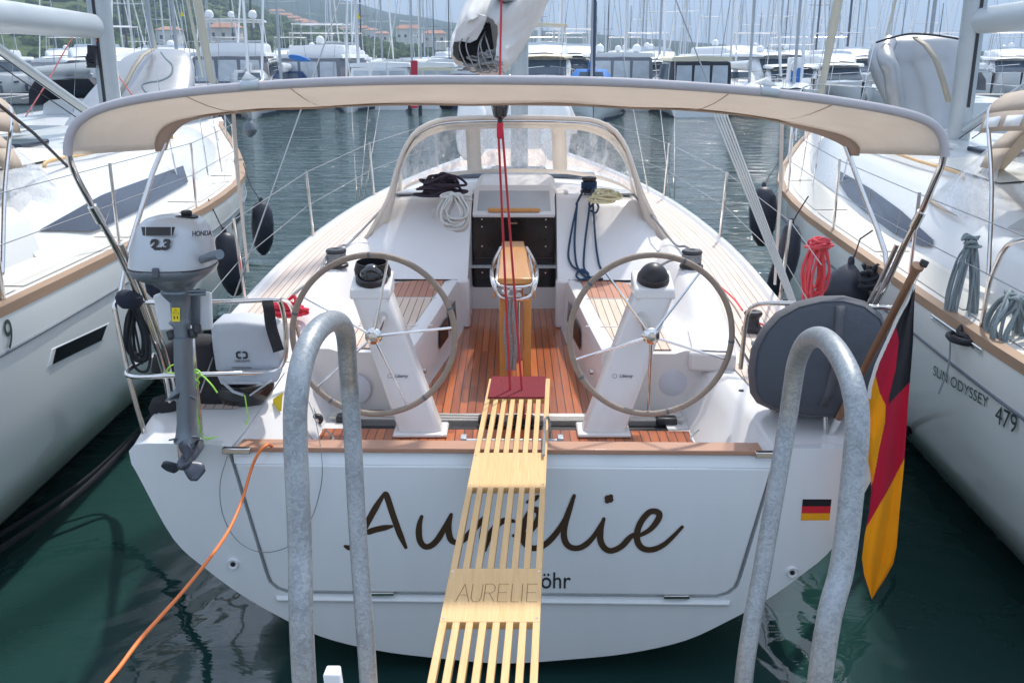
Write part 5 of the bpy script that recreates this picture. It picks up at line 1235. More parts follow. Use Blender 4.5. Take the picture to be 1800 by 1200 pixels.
def neighbour(sg, hullm, label):
    cx0 = -4.95 if sg < 0 else 4.72
    slope = .0 if sg < 0 else .035
    def C(Y): return cx0+slope*(Y-5)
    HY = [1.2,3,5,7,9.7,11.1,12.4,14,16,16.9]; HW = [1.98,2.08,2.14,2.13,2.07,1.90,1.54,1.0,.27,.03]
    def h(Y): return smooth_interp(Y, HY, HW)
    def s(Y): return interp(Y, [1.2,5,9,12,17], [1.45,1.47,1.52,1.62,1.88] if sg > 0 else [1.64,1.63,1.60,1.66,1.92])
    root = thing('sailing_yacht', label, 'sailing yacht', Vector((cx0,1.2,0)))
    def N(u, Y, z): return Vector((C(Y)-sg*u, Y, z))   # u>0 towards our boat
    SC = [(1,1),(1.0,.93),(.99,.80),(.975,.62),(.945,.42),(.90,.30),(.83,.16),(.76,.075),(.6,-.02),(.3,-.15),(0,-.2)]
    def xs(Y, z):
        st, hh = s(Y), h(Y); g = (z+.15-.1)/(st+.05); t = interp(Y,[11,16.9],[0,.35])
        f = interp(-g, [-a for _,a in SC], [a for a,_ in SC]); return hh*(f*(1-t)+t*max(0,min(1,g))**.9)
    def ring_(Y):
        st = s(Y); v = interp(Y,[11,16.9],[0,.35]); o = []
        for f, g in SC: o.append((h(Y)*(f*(1-v)+v*max(0,g)**.9), -.05+(st+.05)*g if g > 0 else -.05+1.4*g))
        return [N(a,Y,z) for a,z in o]+[N(-a,Y,z) for a,z in o[::-1][1:]]
    Ys = [1.2,1.6,2.5,3.5,5,6,7,8,9,9.7,10.4,11.1,11.8,12.4,13.2,14,15,16,16.5,16.9]
    m = MB(); m.grid([ring_(Y) for Y in Ys]); obj('hull', m, hullm, root)
    m = MB(); tr = ring_(1.2); m.add(tr, [tuple(range(len(tr)))]); obj('transom', m, hullm, root)
    def surf(Y, z, e=.006): return N(xs(Y,z)+e, Y, z)
    def line(zf, r, mat, nm, Y0=1.2, Y1=16.4):
        mm = MB(); pts = [surf(Y, zf(Y), .002) for Y in [Y0+(Y1-Y0)*k/40 for k in range(41)]]; mm.tube(pts, r, 6); obj(nm, mm, mat, root)
    line(lambda Y: s(Y)-(.23 if sg > 0 else .22), .010, 'rubber_grey', 'styling_groove', 3.6)
    mm = MB(); mm.grid([[surf(Y, .02, .004) for Y in [1.2+15*k/40 for k in range(41)]],[surf(Y, -.06, .004) for Y in [1.2+15*k/40 for k in range(41)]]]); obj('boot_stripe', mm, 'rubber_grey', root)
    # deck
    rows = []
    for Y in Ys: rows.append([N(u,Y,z) for u,z in ((h(Y),s(Y)),(max(.01,h(Y)-.02),s(Y)+.03))]+[N(u*max(.005,h(Y)-.02),Y,s(Y)+.03+.02*(1-u)) for u in (.93,.8,.5,0,-.5,-.8,-.93)]+[N(-u,Y,z) for u,z in ((max(.01,h(Y)-.02),s(Y)+.03),(h(Y),s(Y)))])
    m = MB(); m.grid(rows); obj('deck', m, 'deck_cream', root)
    for d_ in (1,-1):
        m = MB(); m.loft([[N(d_*a, Y, z) for a,z in ((h(Y)+.006,s(Y)-.012),(h(Y)+.006,s(Y)+.045),(h(Y)-.065,s(Y)+.048),(h(Y)-.065,s(Y)+.02))] for Y in Ys[1:-1] if h(Y) > .12]); obj('toe_rail', m, 'wood_side', root)
    # coachroof
    def cr_(Y):
        k = interp(Y,[8.2,11.5,13.6,14.4],[1,.86,.55,.35]); t = interp(Y,[6.6,7.4,12.6,14.4],[.9,1,.85,.05]); b = s(Y)+.02
        o = [(1.66*k,b),(1.60*k,b+.10*t),(1.36*k,b+.40*t),(1.28*k,b+.46*t),(1.1*k,b+.50*t),(.6*k,b+.54*t),(0,b+.55*t)]
        return [N(a,Y,z) for a,z in o]+[N(-a,Y,z) for a,z in o[::-1][1:]]
    YC = [6.6,7.0,7.4,8.2,9,10,11,11.8,12.6,13.4,14.0,14.4]
    m = MB(); m.grid([cr_(Y) for Y in YC]); obj('coachroof', m, 'deck_gel', root, ang=50)
    a = cr_(6.6); m = MB(); m.add(a, [tuple(range(len(a)))]); obj('cabin_bulkhead', m, 'deck_gel', root)
    m = MB(); b_ = N(0,6.58,1.75); m.box(b_, (.7,.03,.5)); obj('companionway_door', m, 'glass_dark', root)
    def cs(Y, t, e=.006):    # on the coachroof side between points 1 and 2
        r_ = cr_(Y); p, q_ = r_[1], r_[2]; nn = Vector((-sg*.85,0,.5)); return p.lerp(q_, t)+nn*e
    m = MB(); r1, r2 = [], []
    for k in range(25):
        Y = lerp(6.75, 10.6, k/24); r1.append(cs(Y, interp(k,[0,8,24],[.15,-.02,.18]))); r2.append(cs(Y, interp(k,[0,7,24],[.22,.86,1.0])))
    pl_ = [(70,404),(180,342),(322,291),(331,320),(250,366),(165,407)] if sg < 0 else [(1475,300),(1530,331),(1583,369),(1640,421),(1640,434),(1612,430),(1570,410),(1517,371),(1490,345),(1473,320)]
    w0, w1, w2 = cs(7.4,.1), cs(9.8,.1), cs(8.2,.9); wn_ = (w1-w0).cross(w2-w0).normalized(); wn_ = wn_ if wn_.x*sg < 0 else -wn_
    def onside(x, y, off):
        d = rayd(x, y); Y = 8.5
        for _ in range(6):
            a_, b_ = cr_(Y-.15), cr_(Y+.15); w_0, w_1, w_2 = a_[1], b_[1], (a_[2]+b_[2])/2; nn = (w_1-w_0).cross(w_2-w_0).normalized(); nn = nn if nn.x*sg < 0 else -nn
            p = CAM+d*(((w_0+nn*off)-CAM).dot(nn)/d.dot(nn)); Y = max(6.8, min(13, p.y))
        return p
    tp_, bt_ = ([(70,404),(180,342),(322,291)], [(70,405),(165,406),(250,366),(331,320)]) if sg < 0 else ([(1475,300),(1530,331),(1583,369),(1640,421)], [(1473,318),(1490,346),(1517,371),(1570,410),(1612,430),(1640,434)])
    tr_, br_ = [resample([Vector((x,y,0)) for x,y in q_], 26) for q_ in (tp_, bt_)]
    m = MB(); m.grid([[onside(lerp(a.x,b.x,k/4), lerp(a.y,b.y,k/4), .014) for a, b in zip(tr_, br_)] for k in range(5)]); obj('long_window', m, 'window_strip', root)
    for (xa,ya,xb,yb) in (((205,333,180,406),(268,311,252,364)) if sg < 0 else ((1530,332,1526,374),(1583,370,1575,411))): m = MB(); m.tube([onside(xa,ya,.018),onside(xb,yb,.018)], .004, 5); obj('window_joint', m, 'rubber_grey', root)
    m = MB(); m.tube(spl([N(1.12,Y,s(Y)+.03+.47*interp(Y,[6.6,7.4,12.6],[.9,1,.85])+z) for Y,z in ((8.0,.0),(8.1,.06),(9,.065),(10,.065),(11,.05),(11.1,-.0))],4), .016, 8); obj('teak_handrail', m, 'wood_light', root)
    for Y, w_ in ((12.2,.5),(9.6,.6)):
        m = MB(); m.box(N(0,Y,s(Y)+.03+.56*interp(Y,[7.4,12.6],[1,.85])), (w_,w_,.05)); obj('deck_hatch', m, 'window_strip', root, bevel=.015)
    # cockpit coaming
    for d_ in (1,-1):
        rows = []
        for Y, t in ((2.2,.15),(2.6,.8),(3.5,1),(5,1.0),(6.0,1.1),(6.7,1.3)):
            b = s(Y)+.02; k = interp(Y,[2.2,6.7],[.95,1]); rows.append([N(d_*x*k,Y,z) for x,z in ((1.64,b),(1.58,b+.20*t),(1.48,b+.27*t),(1.25,b+.27*t),(1.18,b+.2*t),(1.12,b+.04),(.6,b+.035),(0,b+.03))])
        m = MB(); m.grid(rows); obj('cockpit_coaming', m, 'deck_gel', root, ang=50)
    for Ya_, Yb_ in ((4.2,5.6),(5.7,7.3),(7.4,9.2),(9.3,11.0),(11.1,12.6)):
        for d_ in (1,-1):
            rows = []
            for k in range(7):
                Y = lerp(Ya_,Yb_,k/6); kk = interp(Y,[8.2,11.5,13.6],[1,.86,.55])*1.66+.05; e_ = h(Y)-.14
                rows.append([N(d_*lerp(e_,kk,j/3),Y,s(Y)+.036+.02*(1-lerp(e_,kk,j/3)/h(Y))) for j in range(4)])
            m = MB(); m.grid(rows); obj('nonskid_panel', m, 'deck_nonskid', root)
    for Ya_, Yb_ in ((7.6,9.1),(9.95,11.0)):
        for d_ in (1,-1):
            m = MB(); m.grid([[N(d_*u,lerp(Ya_,Yb_,k/5),s(lerp(Ya_,Yb_,k/5))+.026+z) for u, z in ((.38,.548),(.7,.537),(1.0,.512))] for k in range(6)]); obj('nonskid_panel', m, 'deck_nonskid', root)
    for k in range(3):
        m = MB(); m.box(N(.55+.12*k,7.35,s(7.4)+.6), (.07,.20,.07)); obj('rope_clutch', m, 'black', root, bevel=.012)
    m = MB(); m.lathe(N(1.35,5.9,s(6)+.30), [(.08,0),(.08,.02),(.055,.06),(.055,.10),(.075,.13),(.07,.15)], 20); obj('winch', m, 'black', root)
    # stanchions and lifelines
    tops = []
    for Y in ((5.3,7.0,8.9,10.8,12.6,14.6) if sg < 0 else (4.4,6.4,8.3,10.4,12.5,14.6)):
        for d_ in (1,-1):
            a = N(d_*(h(Y)-.06),Y,s(Y)+.04); b = a+Vector((0,0,.60)); m = MB(); m.tube([a,b], .0125, 8); obj('stanchion', m, 'stainless', root)
            if d_ > 0: tops.append(b)
    for dz in (0,-.28):
        m = MB(); m.tube([N(h(2)-.05,2.2,2.1+dz)]+[t+Vector((0,0,dz-.01)) for t in tops]+[N(.25,16.3,2.5+dz)], .0035, 5); obj('lifeline', m, 'wire', root)
    m = MB(); m.tube(spl([N(.9,14.4,s(14.4)+.05),N(.85,14.6,2.4),N(.3,16.2,2.52),N(-.3,16.2,2.52),N(-.85,14.6,2.4),N(-.9,14.4,s(14.4)+.05)],5), .0125, 8); obj('pulpit', m, 'stainless', root)
    # rig
    MY = 11.6 if sg < 0 else 11.0; mxx = .27 if sg < 0 else -.05
    def mastring(z, k=1): return [N(mxx+.115*k*math.cos(a), MY+.16*k*math.sin(a), z) for a in [2*math.pi*j/16 for j in range(16)]]
    m = MB(); m.loft([mastring(z) for z in (1.9, 17.5)]); obj('mast', m, 'alloy', root)
    m = MB(); m.box(N(mxx,MY-.165,3.2),(.03,.02,1.5)); obj('mast_track', m, 'black', root)
    bz = 3.30 if sg < 0 else 3.34
    rows = [];
    for Y, k in ((MY-.14,.75),(MY-.22,.95),(MY-2,1.05),(MY-4,1.05),(5.0,.95),(4.7,.7)):
        z = bz+.05*(MY-Y)/3; rows.append([N(mxx+.105*k*math.cos(a), Y, z+.14*k*math.sin(a)) for a in [2*math.pi*j/16 for j in range(16)]])
    m = MB(); m.loft(rows); obj('boom', m, 'boom_pale', root)
    m = MB(); m.tube([N(mxx,MY-.2,2.22), N(mxx,MY-2.7,bz-.13)], [.055,.048], 10); obj('vang', m, 'alloy', root)
    for dx in (-.07,.07):
        m = MB(); m.tube([N(mxx+dx,MY-.2,2.12), N(mxx+dx,MY-2.8,bz-.2)], .006, 5); obj('vang_line', m, 'rope_dark', root)
    for (u0, Y0, u1, Y1, z1) in ((1.55,10.9,.9,MY,9),(1.62,11.2,.2,MY,17),(1.45,10.2,.2,MY,9),(-1.5,10.9,-.9,MY,9),(-1.55,11.2,-.2,MY,17),(.3,1.5,0,MY,17.4),(-.3,1.5,0,MY,17.4)):
        a, b = N(u0,Y0,s(Y0)+.05), N(u1,Y1,z1); m = MB(); m.tube([a,b], .0045, 5); d = (b-a).normalized(); m.tube([a+d*.02,a+d*.35], .010, 6); obj('shroud', m, 'stainless', root)
    a, b = N(0,16.7,2.0), N(0,MY+.2,16.8); m = MB(); m.tube([a+(b-a)*.02, a+(b-a)*.10, a+(b-a)*.5, a+(b-a)*.95], [.05,.075,.07,.04], 10); obj('furled_genoa', m, 'genoa_cloth', root)
    sprayhood(root, C(7.2), 6.75, 7.15, 8.7, 1.46, 2.72, 1.80, 'canvas_tan', sg)
    # bimini
    bb = thing('x','x','x', N(0,6,2.7)); bb.name = 'bimini'; del bb['label']; del bb['category']; bb.parent = root; bb.location = N(0,6,2.7)-root.location
    rows = []
    for k in range(9):
        Y = lerp(4.4, 6.85, k/8); r_ = []
        for j in range(25):
            t = -1+2*j/24; x = 1.52*math.sin(t*math.pi/2*.98)/math.sin(math.pi/2*.98); z = 2.80+.10*math.sin(math.pi*k/8)-.20*abs(t)**4+.008*math.sin(j*2.1+k)
            r_.append(N(x,Y,z))
        rows.append(r_)
    m = MB(); m.grid(rows); obj('canopy', m, 'canvas_tan', bb, ang=60, solid=.004)
    rows2 = [[r_[-1]+Vector((-sg*.02*q_,0,-.13*q_)) for r_ in rows] for q_ in (0,1)]
    m = MB(); m.grid(rows2); obj('valance', m, 'canvas_tan', bb, solid=.004)
    if sg > 0:
        for k in range(5):
            a, b = rows2[0][3+k].lerp(rows2[0][4+k],.12), rows2[0][3+k].lerp(rows2[0][4+k],.85) if 4+k < 9 else rows2[0][-1]
            o_ = Vector((-.006,0,-.03)); d_ = Vector((-.018,0,-.07))
            if 4+k < 9: m = MB(); m.add([a+o_,b+o_,b+o_+d_,a+o_+d_], [(0,1,2,3)]); obj('valance_window', m, 'raft_white', bb, solid=.003)
    for d_ in (1,-1):
        for Y0, Y1 in ((6.82,6.0),(4.5,5.6)):
            m = MB(); m.tube(spl([N(d_*1.45,Y0,2.68),N(d_*1.52,Y0-.03,2.60),N(d_*1.60,lerp(Y0,Y1,.5),2.15),N(d_*1.72,Y1,s(Y1)+.05)],5), .0145, 8); obj('leg', m, 'stainless', bb)
    # near-side pushpit tubes
    m = MB(); m.tube(spl([N(h(5)-.08,5.3,s(5)+.04),N(h(5)-.08,5.25,1.85),N(h(5)-.10,5.0,2.08),N(h(4)-.12,4.0,2.15),N(h(3)-.1,2.2,2.15)],5), .0135, 8); obj('pushpit', m, 'stainless', root)
    # hull window
    if sg < 0:
        YZ = [PX(x,y,-2.88) for x,y in ((84,612),(178,571),(170,598),(80,640))]
        pts = [surf(p.y, p.z, .004) for p in YZ]; m = MB(); m.prism(pts, (.004,0,0)); obj('hull_window', m, 'glass_dark', root)
        ce = sum(pts, Vector())/4; m = MB(); m.prism([ce+(p-ce)*1.13+Vector((-.008,0,0)) for p in pts], (.007,0,0)); obj('window_bezel', m, 'hull_white', root, bevel=.003)
        YZ = [PX(x,y,-3.0) for x,y in ((397,386),(420,369),(420,385),(397,402))]; pts = [surf(p.y,p.z,.004) for p in YZ]; m = MB(); m.prism(pts,(.004,0,0)); obj('hull_window', m, 'glass_dark', root)
        p = PX(4,590,-2.84); f_ = frame(surf(p.y,p.z,.008), (0,1,0), (0,0,1)); text_mesh('9', .24, 'ink_green', root, f_, depth=.0005, xscale=.8)
    else:
        a, b = PX(1640,650,2.62), PX(1733,708,2.58); a, b = surf(a.y,a.z,.008), surf(b.y,b.z,.008)
        text_fit('SUN ODYSSEY', a, b, .062, 'ink_green', root, (0,0,1))
        a, b = PX(1746,726,2.58), PX(1782,747,2.57); a, b = surf(a.y,a.z,.008), surf(b.y,b.z,.008)
        text_fit('479', a, b, .10, 'ink_green', root, (0,0,1))
        a, b = PX(1638,562,2.60), PX(1728,618,2.58)
        for dz in (0,.02): m = MB(); m.tube([surf(a.y,s(a.y)-.04+dz,.01),surf(b.y,s(b.y)-.04+dz,.01)], .006, 6); obj('chafe_strip', m, 'stainless', root)
    return root, N, h, s, surf
M('deck_cream', (.66,.63,.58), .7, var=.04, scale=2, bump=.1, bscale=300)
M('deck_nonskid', (.60,.585,.53), .85, var=.06, scale=3, bump=.35, bscale=220)
M('deck_gel', (.66,.67,.66), .25, var=.03, scale=2, coat=.3)
M('boom_pale', (.46,.50,.52), .38, metal=.3, var=.04, scale=4)
M('genoa_cloth', (.62,.58,.48), .8, var=.08, scale=4)
nl, NL, hL, sL, surfL = neighbour(-1, 'hull_pale', 'white sailing yacht moored on the left with beige canvas and a long dark side window')
nr, NR_, hR, sR, surfR = neighbour(1, 'hull_pale', 'white sailing yacht moored on the right lettered SUN ODYSSEY 479')
# upturned inflatables on the foredecks
rt = px_loft([(62,1590,1660,12.6),(66,1560,1690,12.6),(74,1540,1705,12.6),(90,1529,1712,12.6),(110,1527,1712,12.5),(135,1534,1708,12.4),(160,1545,1700,12.3),(185,1556,1690,12.2),(205,1564,1680,12.1),(225,1570,1672,12.0)], 12.4, .55, n=36, sq=2.5)
for i, v in enumerate(rt.v):
    ang_ = 2*math.pi*(i % 36)/36; v.y -= .05*max(0, math.cos((ang_+math.pi/2)*3))
t = thing('inflatable_dinghy', 'silver grey inflatable dinghy stood upturned on the foredeck of the right yacht', 'dinghy', PY(1620,225,12.1)); 
obj('hull_tubes', rt, 'raft_silver', t, ang=70)
def front(x, y, Y, r): return PY(x, y, Y-r)
m = MB(); rows = [[PY(x-5,y,Y),PY(x+5,y,Y)] for x,y,Y in ((1608,66,12.0),(1628,80,11.8),(1645,105,11.65),(1657,140,11.6),(1668,180,11.6))]; m.grid(rows); obj('keel_strip', m, 'raft_stripe', t, solid=.02)
m = MB(); m.tube(spl([PY(x,y,Y) for x,y,Y in ((1580,205,11.75),(1572,160,11.72),(1568,128,11.75),(1560,110,11.8),(1556,92,12.0),(1562,76,12.2))],5), .10, 12); obj('side_tube', m, 'raft_silver', t)
m = MB(); m.tube(spl([PY(x,y,12.0) for x,y in ((1540,75),(1570,66),(1600,60),(1640,62),(1690,70),(1710,80))],4), .012, 6); obj('lashing', m, 'rope_dark', t)
t = thing('inflatable_dinghy', 'pale silver inflatable dinghy with tan stripe lying upturned on the foredeck of the left yacht', 'dinghy', PY(240,250,13.0))
lt = px_loft([(86,268,306,14.3),(89,250,322,14.2),(95,232,330,14.1),(104,216,336,14.0),(118,200,340,13.8),(140,180,341,13.6),(165,158,338,13.3),(190,138,328,13.0),(215,120,305,12.7),(240,108,262,12.4),(252,112,215,12.2)], 13, .55, n=36, sq=2.4)
obj('hull_tubes', lt, 'raft_silver', t, ang=70)
m = MB(); rows = [[PY(x-4,y,Y),PY(x+4,y,Y)] for x,y,Y in ((268,87,13.9),(250,98,13.45),(236,118,13.2),(222,145,13.0),(205,175,12.75))]; m.grid(rows); obj('keel_strip', m, 'raft_stripe', t, solid=.02)
m = MB(); m.tube(spl([PY(x,y,Y) for x,y,Y in ((283,92,13.3),(292,104,13.1),(303,116,13.0),(300,132,12.9),(282,142,12.8),(262,145,12.8),(250,150,12.75),(256,162,12.7),(270,172,12.7))],5), .014, 6); obj('grab_line', m, 'rope_grey', t)
# white inflatable on our foredeck, standing behind the mast
t = thing('inflatable_dinghy', 'white inflatable dinghy stood on the foredeck beyond the mast, seen through the sprayhood', 'dinghy', L(0,8.3,1.6))
for sg in (-1,1):
    cx_ = 830 if sg < 0 else 978
    m = px_loft([(182,cx_-(18),cx_+18,12.6),(195,cx_-24,cx_+24,12.6),(215,cx_-28,cx_+26,12.6),(240,cx_-29,cx_+26,12.55),(265,cx_-25,cx_+22,12.5),(280,cx_-16,cx_+14,12.5),(284,cx_-6,cx_+5,12.5)], 12.6, 1.0, n=20); obj('tube', m, 'raft_white', t)
m = MB(); m.prism([PY(845,184,12.7),PY(962,184,12.7),PY(962,262,12.65),PY(845,262,12.65)], (0,.05,0)); obj('floor_panel', m, 'raft_white', t, bevel=.01)
m = MB(); m.prism([PY(806,178,12.9),PY(1000,178,12.9),PY(1012,205,12.85),PY(1016,236,12.8),PY(800,236,12.8),PY(803,205,12.85)], (0,.12,0)); obj('bow_cover', m, 'sailcloth', t, bevel=.03)
# fenders
def fender(rows, Y, mat, lab, rope_pts, grp='fenders between the hulls'):
    t = thing('fender', lab, 'fender', PY((rows[-1][1]+rows[-1][2])/2, rows[-1][0], Y), grp)
    obj('body', px_loft(rows, Y, 1.0, n=22), mat, t)
    x0, x1, y = rows[0][1], rows[0][2], rows[0][0]
    m = MB(); m.lathe(PY((x0+x1)/2, y, Y), [(.02,-.03),(.026,.0),(.024,.03),(.012,.05)], 12); obj('eye', m, mat, t)
    m = MB(); m.tube([PY(a,b,c) for a,b,c in rope_pts], .006, 6); obj('lanyard', m, 'rope_dark', t)
fender([(408,386,402),(413,382,410),(422,379,416),(450,378,424),(480,384,428),(500,392,430),(512,400,428),(519,408,420)], 9.1, 'fender', 'black fender against the left yacht, right of the outboard cowling', [(394,406,9.1),(386,392,9.1),(366,350,9.3)])
fender([(355,452,466),(360,446,472),(372,443,478),(395,442,481),(425,445,480),(440,452,474),(448,460,467)], 10.6, 'fender', 'black fender hanging off the left yacht beyond the others, nearest the teak side deck', [(459,355,10.6),(440,325,10.8),(428,288,11.4)])
fender([(212,436,442),(217,430,448),(228,427,452),(236,431,449),(241,436,443)], 12.6, 'rubber_grey', 'small grey ball fender at the bow of the left yacht', [(439,212,12.6),(432,200,12.8)])
fender([(328,1335,1350),(333,1328,1358),(345,1322,1364),(370,1317,1366),(400,1318,1362),(420,1324,1354),(432,1332,1344)], 10.4, 'fender', 'black fender on the bow side of the right yacht, furthest away', [(1343,328,10.4),(1352,310,10.6),(1368,285,11.0)])
fender([(394,1384,1398),(399,1378,1404),(412,1374,1408),(445,1366,1406),(475,1355,1398),(500,1348,1385),(514,1350,1374),(520,1356,1366)], 8.2, 'fender', 'long black fender on the right yacht behind the white tackle ropes', [(1392,394,8.2),(1402,375,8.2),(1421,345,8.3)])
fender([(462,1492,1500),(470,1478,1506),(480,1464,1514),(492,1454,1520),(505,1448,1524),(520,1446,1525),(535,1452,1520),(545,1468,1506)], 7.1, 'fender', 'big round dark grey ball fender behind the round fabric cover', [(1496,462,7.1),(1503,447,7.1),(1512,420,7.2),(1534,405,7.2)])
m = MB(); m.tube(heap(PY(1531,505,6.9),.14,.12,.18,14,seed=31), .016, 7); solo('black_rope_bunch', m, 'rope_dark', 'bunch of thick black rope beside the round grey fender', 'rope')
# rope coils on rails
m = MB(); m.tube(coil(PY(1440,424,6.3), .16,.40,13,.22,seed=8,depth=.05), .0085, 6); m.tube(heap(PY(1440,436,6.26),.15,.10,.10,8,seed=3), .0085, 6); solo('pink_rope_coil', m, 'rope_pink', 'coil of bright pink-red rope hanging on the right lifeline', 'rope')
m = MB(); m.tube(coil(PX(1708,428,2.72), .20,.62,9,.12,seed=14,depth=.05), .0075, 6); m.tube(heap(PX(1706,432,2.70),.10,.08,.08,7,seed=13), .0075, 6)
gp0 = PX(1718,440,2.72); m.tube(spl([gp0, gp0+Vector((.0,0,-.3)), gp0+Vector((-.02,-.05,-.58)), PX(1665,578,2.66),PX(1650,572,2.66),PX(1668,582,2.6),PX(1668,640,2.55),PX(1650,692,2.5)],5), .006, 6)
solo('grey_rope_coil', m, 'rope_grey', 'long grey rope coil hanging from the rail of the right yacht', 'rope')
m = MB(); m.tube(coil(PX(1784,518,2.75), .26,.34,12,.2,seed=15,depth=.08), .010, 6); solo('grey_rope_coil', m, 'rope_grey', 'thick grey rope coil at the right edge on the right yacht', 'rope')
m = MB(); m.tube(heap(PX(1712,596,2.66)+Vector((0,0,0)),.22,.30,.10,9,seed=16), .016, 7); m.tube(spl([PX(1740,605,2.62),PX(1770,622,2.60),PX(1800,640,2.6),PX(1850,670,2.6)],4), .016, 7); solo('mooring_warp', m, 'rope_dark', 'thick black rope made fast to the cleat of the right yacht', 'rope')
for (x, y), lb in (((1733,480),'grey and black deck block on the right yacht, left of its pair'),((1785,478),'grey and black deck block on the right yacht, right of its pair')):
    c = PX(x,y,3.3); t = thing('deck_block', lb, 'block', c+Vector((0,0,-.06)), 'deck blocks on the right yacht')
    m = MB(); m.lathe(c+Vector((0,0,-.05)), [(.06,0),(.075,.04),(.07,.10),(.05,.12)], 18); obj('housing', m, 'rubber_grey', t)
    m = MB(); m.box(c+Vector((.12,0,-.02)), (.16,.07,.05), rz=.2); obj('arm', m, 'black', t, bevel=.012)
# red lines of the left yacht rig
m = MB(); m.tube([PY(0,36,9.6),PY(60,45,10.3),PY(165,66,11.3)], .010, 6); m.tube([PY(168,70,11.4),PY(198,120,12.0),PY(234,170,12.4)], .008, 6); m.tube([PY(128,64,11.0),PY(108,100,11.0),PY(80,150,10.6),PY(45,205,10.2)], .007, 6)
solo('red_control_line', m, 'rope_red_pale', 'pale red control lines under the boom of the left yacht', 'rope')
m = MB(); m.tube(heap(PY(161,118,11.35),.10,.08,.16,8,seed=17), .011, 6); m.tube([PY(161,80,11.4),PY(161,118,11.4)], .05, 8); solo('black_line_hank', m, 'rope_dark', 'black hank of line hanging at the mast of the left yacht', 'rope')

m = MB(); m.tube([PY(-60,137,5.6), PY(60,235,7.2), PY(126,300,8.4), PY(170,335,9.6)], .012, 6); solo('backstay_line', m, 'rope_dark', 'black line slanting down across the beige sprayhood of the left yacht', 'rope')
# ================================================================ far side of the marina
M('sheen_pane', (.48,.53,.57), .15, var=.4, scale=1.5, coat=.3)  # light grey colour imitates reflections on clear vinyl
def scalar(px, Y): return (px-900)/F*(Y*CP+(3-0)*SP)
class Loc:
    def __init__(s, cx, cy, rz): s.c = Vector((cx, cy, WZ)); s.m = Matrix.Rotation(rz, 3, 'Z')
    def __call__(s, x, y, z): return s.c + s.m @ Vector((x, y, z))
def bhull(T, Lh, B, fb, parent, mat, stripe=None, sharp=.55):
    def hw(s): return B/2*(1 if s < sharp else max(.01, math.cos((s-sharp)/(1-sharp)*math.pi/2)**.8))*(.92+.08*min(1, s*4))
    def sh(s): return fb*(1+.30*s*s)
    rows = []
    for s in [0,.1,.25,.4,.55,.68,.78,.86,.92,.97,1]:
        r = []
        for f, g in ((1,1),(.985,.7),(.93,.35),(.84,.05),(.6,-.12),(0,-.3)):
            ff = f*(1-.45*(1-g)*max(0, s-.5)*1.4)
            r.append((hw(s)*ff, sh(s)*g))
        rows.append([T(-a, s*Lh+(.5*g_ if s == 1 else 0), g_) for a, g_ in r]+[T(a, s*Lh, g_) for a, g_ in r[::-1][1:]])
    m = MB(); m.grid(rows); m.add(rows[0], [tuple(range(len(rows[0])))]); obj('hull', m, mat, parent)
    m = MB(); m.grid([[T(u*hw(s)*.985, s*Lh, sh(s)-.02+.03*(1-u*u)) for u in (-1,-.6,0,.6,1)] for s in [0,.2,.4,.55,.68,.78,.86,.92,.97,.995]]); obj('deck', m, 'boat_white', parent)
    if stripe:
        for sg in (-1, 1):
            m = MB(); m.grid([[T(sg*(hw(s)*.93+.02), s*Lh, .05) for s in [k/12 for k in range(12)]],[T(sg*(hw(s)*.965+.02), s*Lh, .22) for s in [k/12 for k in range(12)]]]); obj('boot_stripe', m, stripe, parent)
    return hw, sh
def cabinring(T, y, w, z0, z1, tumble=.12):
    return [T(-w,y,z0),T(-w*(1-tumble*.3),y,lerp(z0,z1,.75)),T(-w*(1-tumble),y,z1),T(0,y,z1+.06),T(w*(1-tumble),y,z1),T(w*(1-tumble*.3),y,lerp(z0,z1,.75)),T(w,y,z0)]
def tubeobj(pts, r, nm, mat, parent, n=6, flat=1): m = MB(); m.tube(pts, r, n, flat=flat); return obj(nm, m, mat, parent)
def dome(c, r, parent):
    m = MB(); m.lathe(c, [(r*.5,-r*.9),(r*.95,-r*.5),(r,0)]+[(r*math.cos(R(a)), r*math.sin(R(a))) for a in (20,40,60,80)]+[(.01,r)], 14); obj('radar_dome', m, 'boat_white', parent)
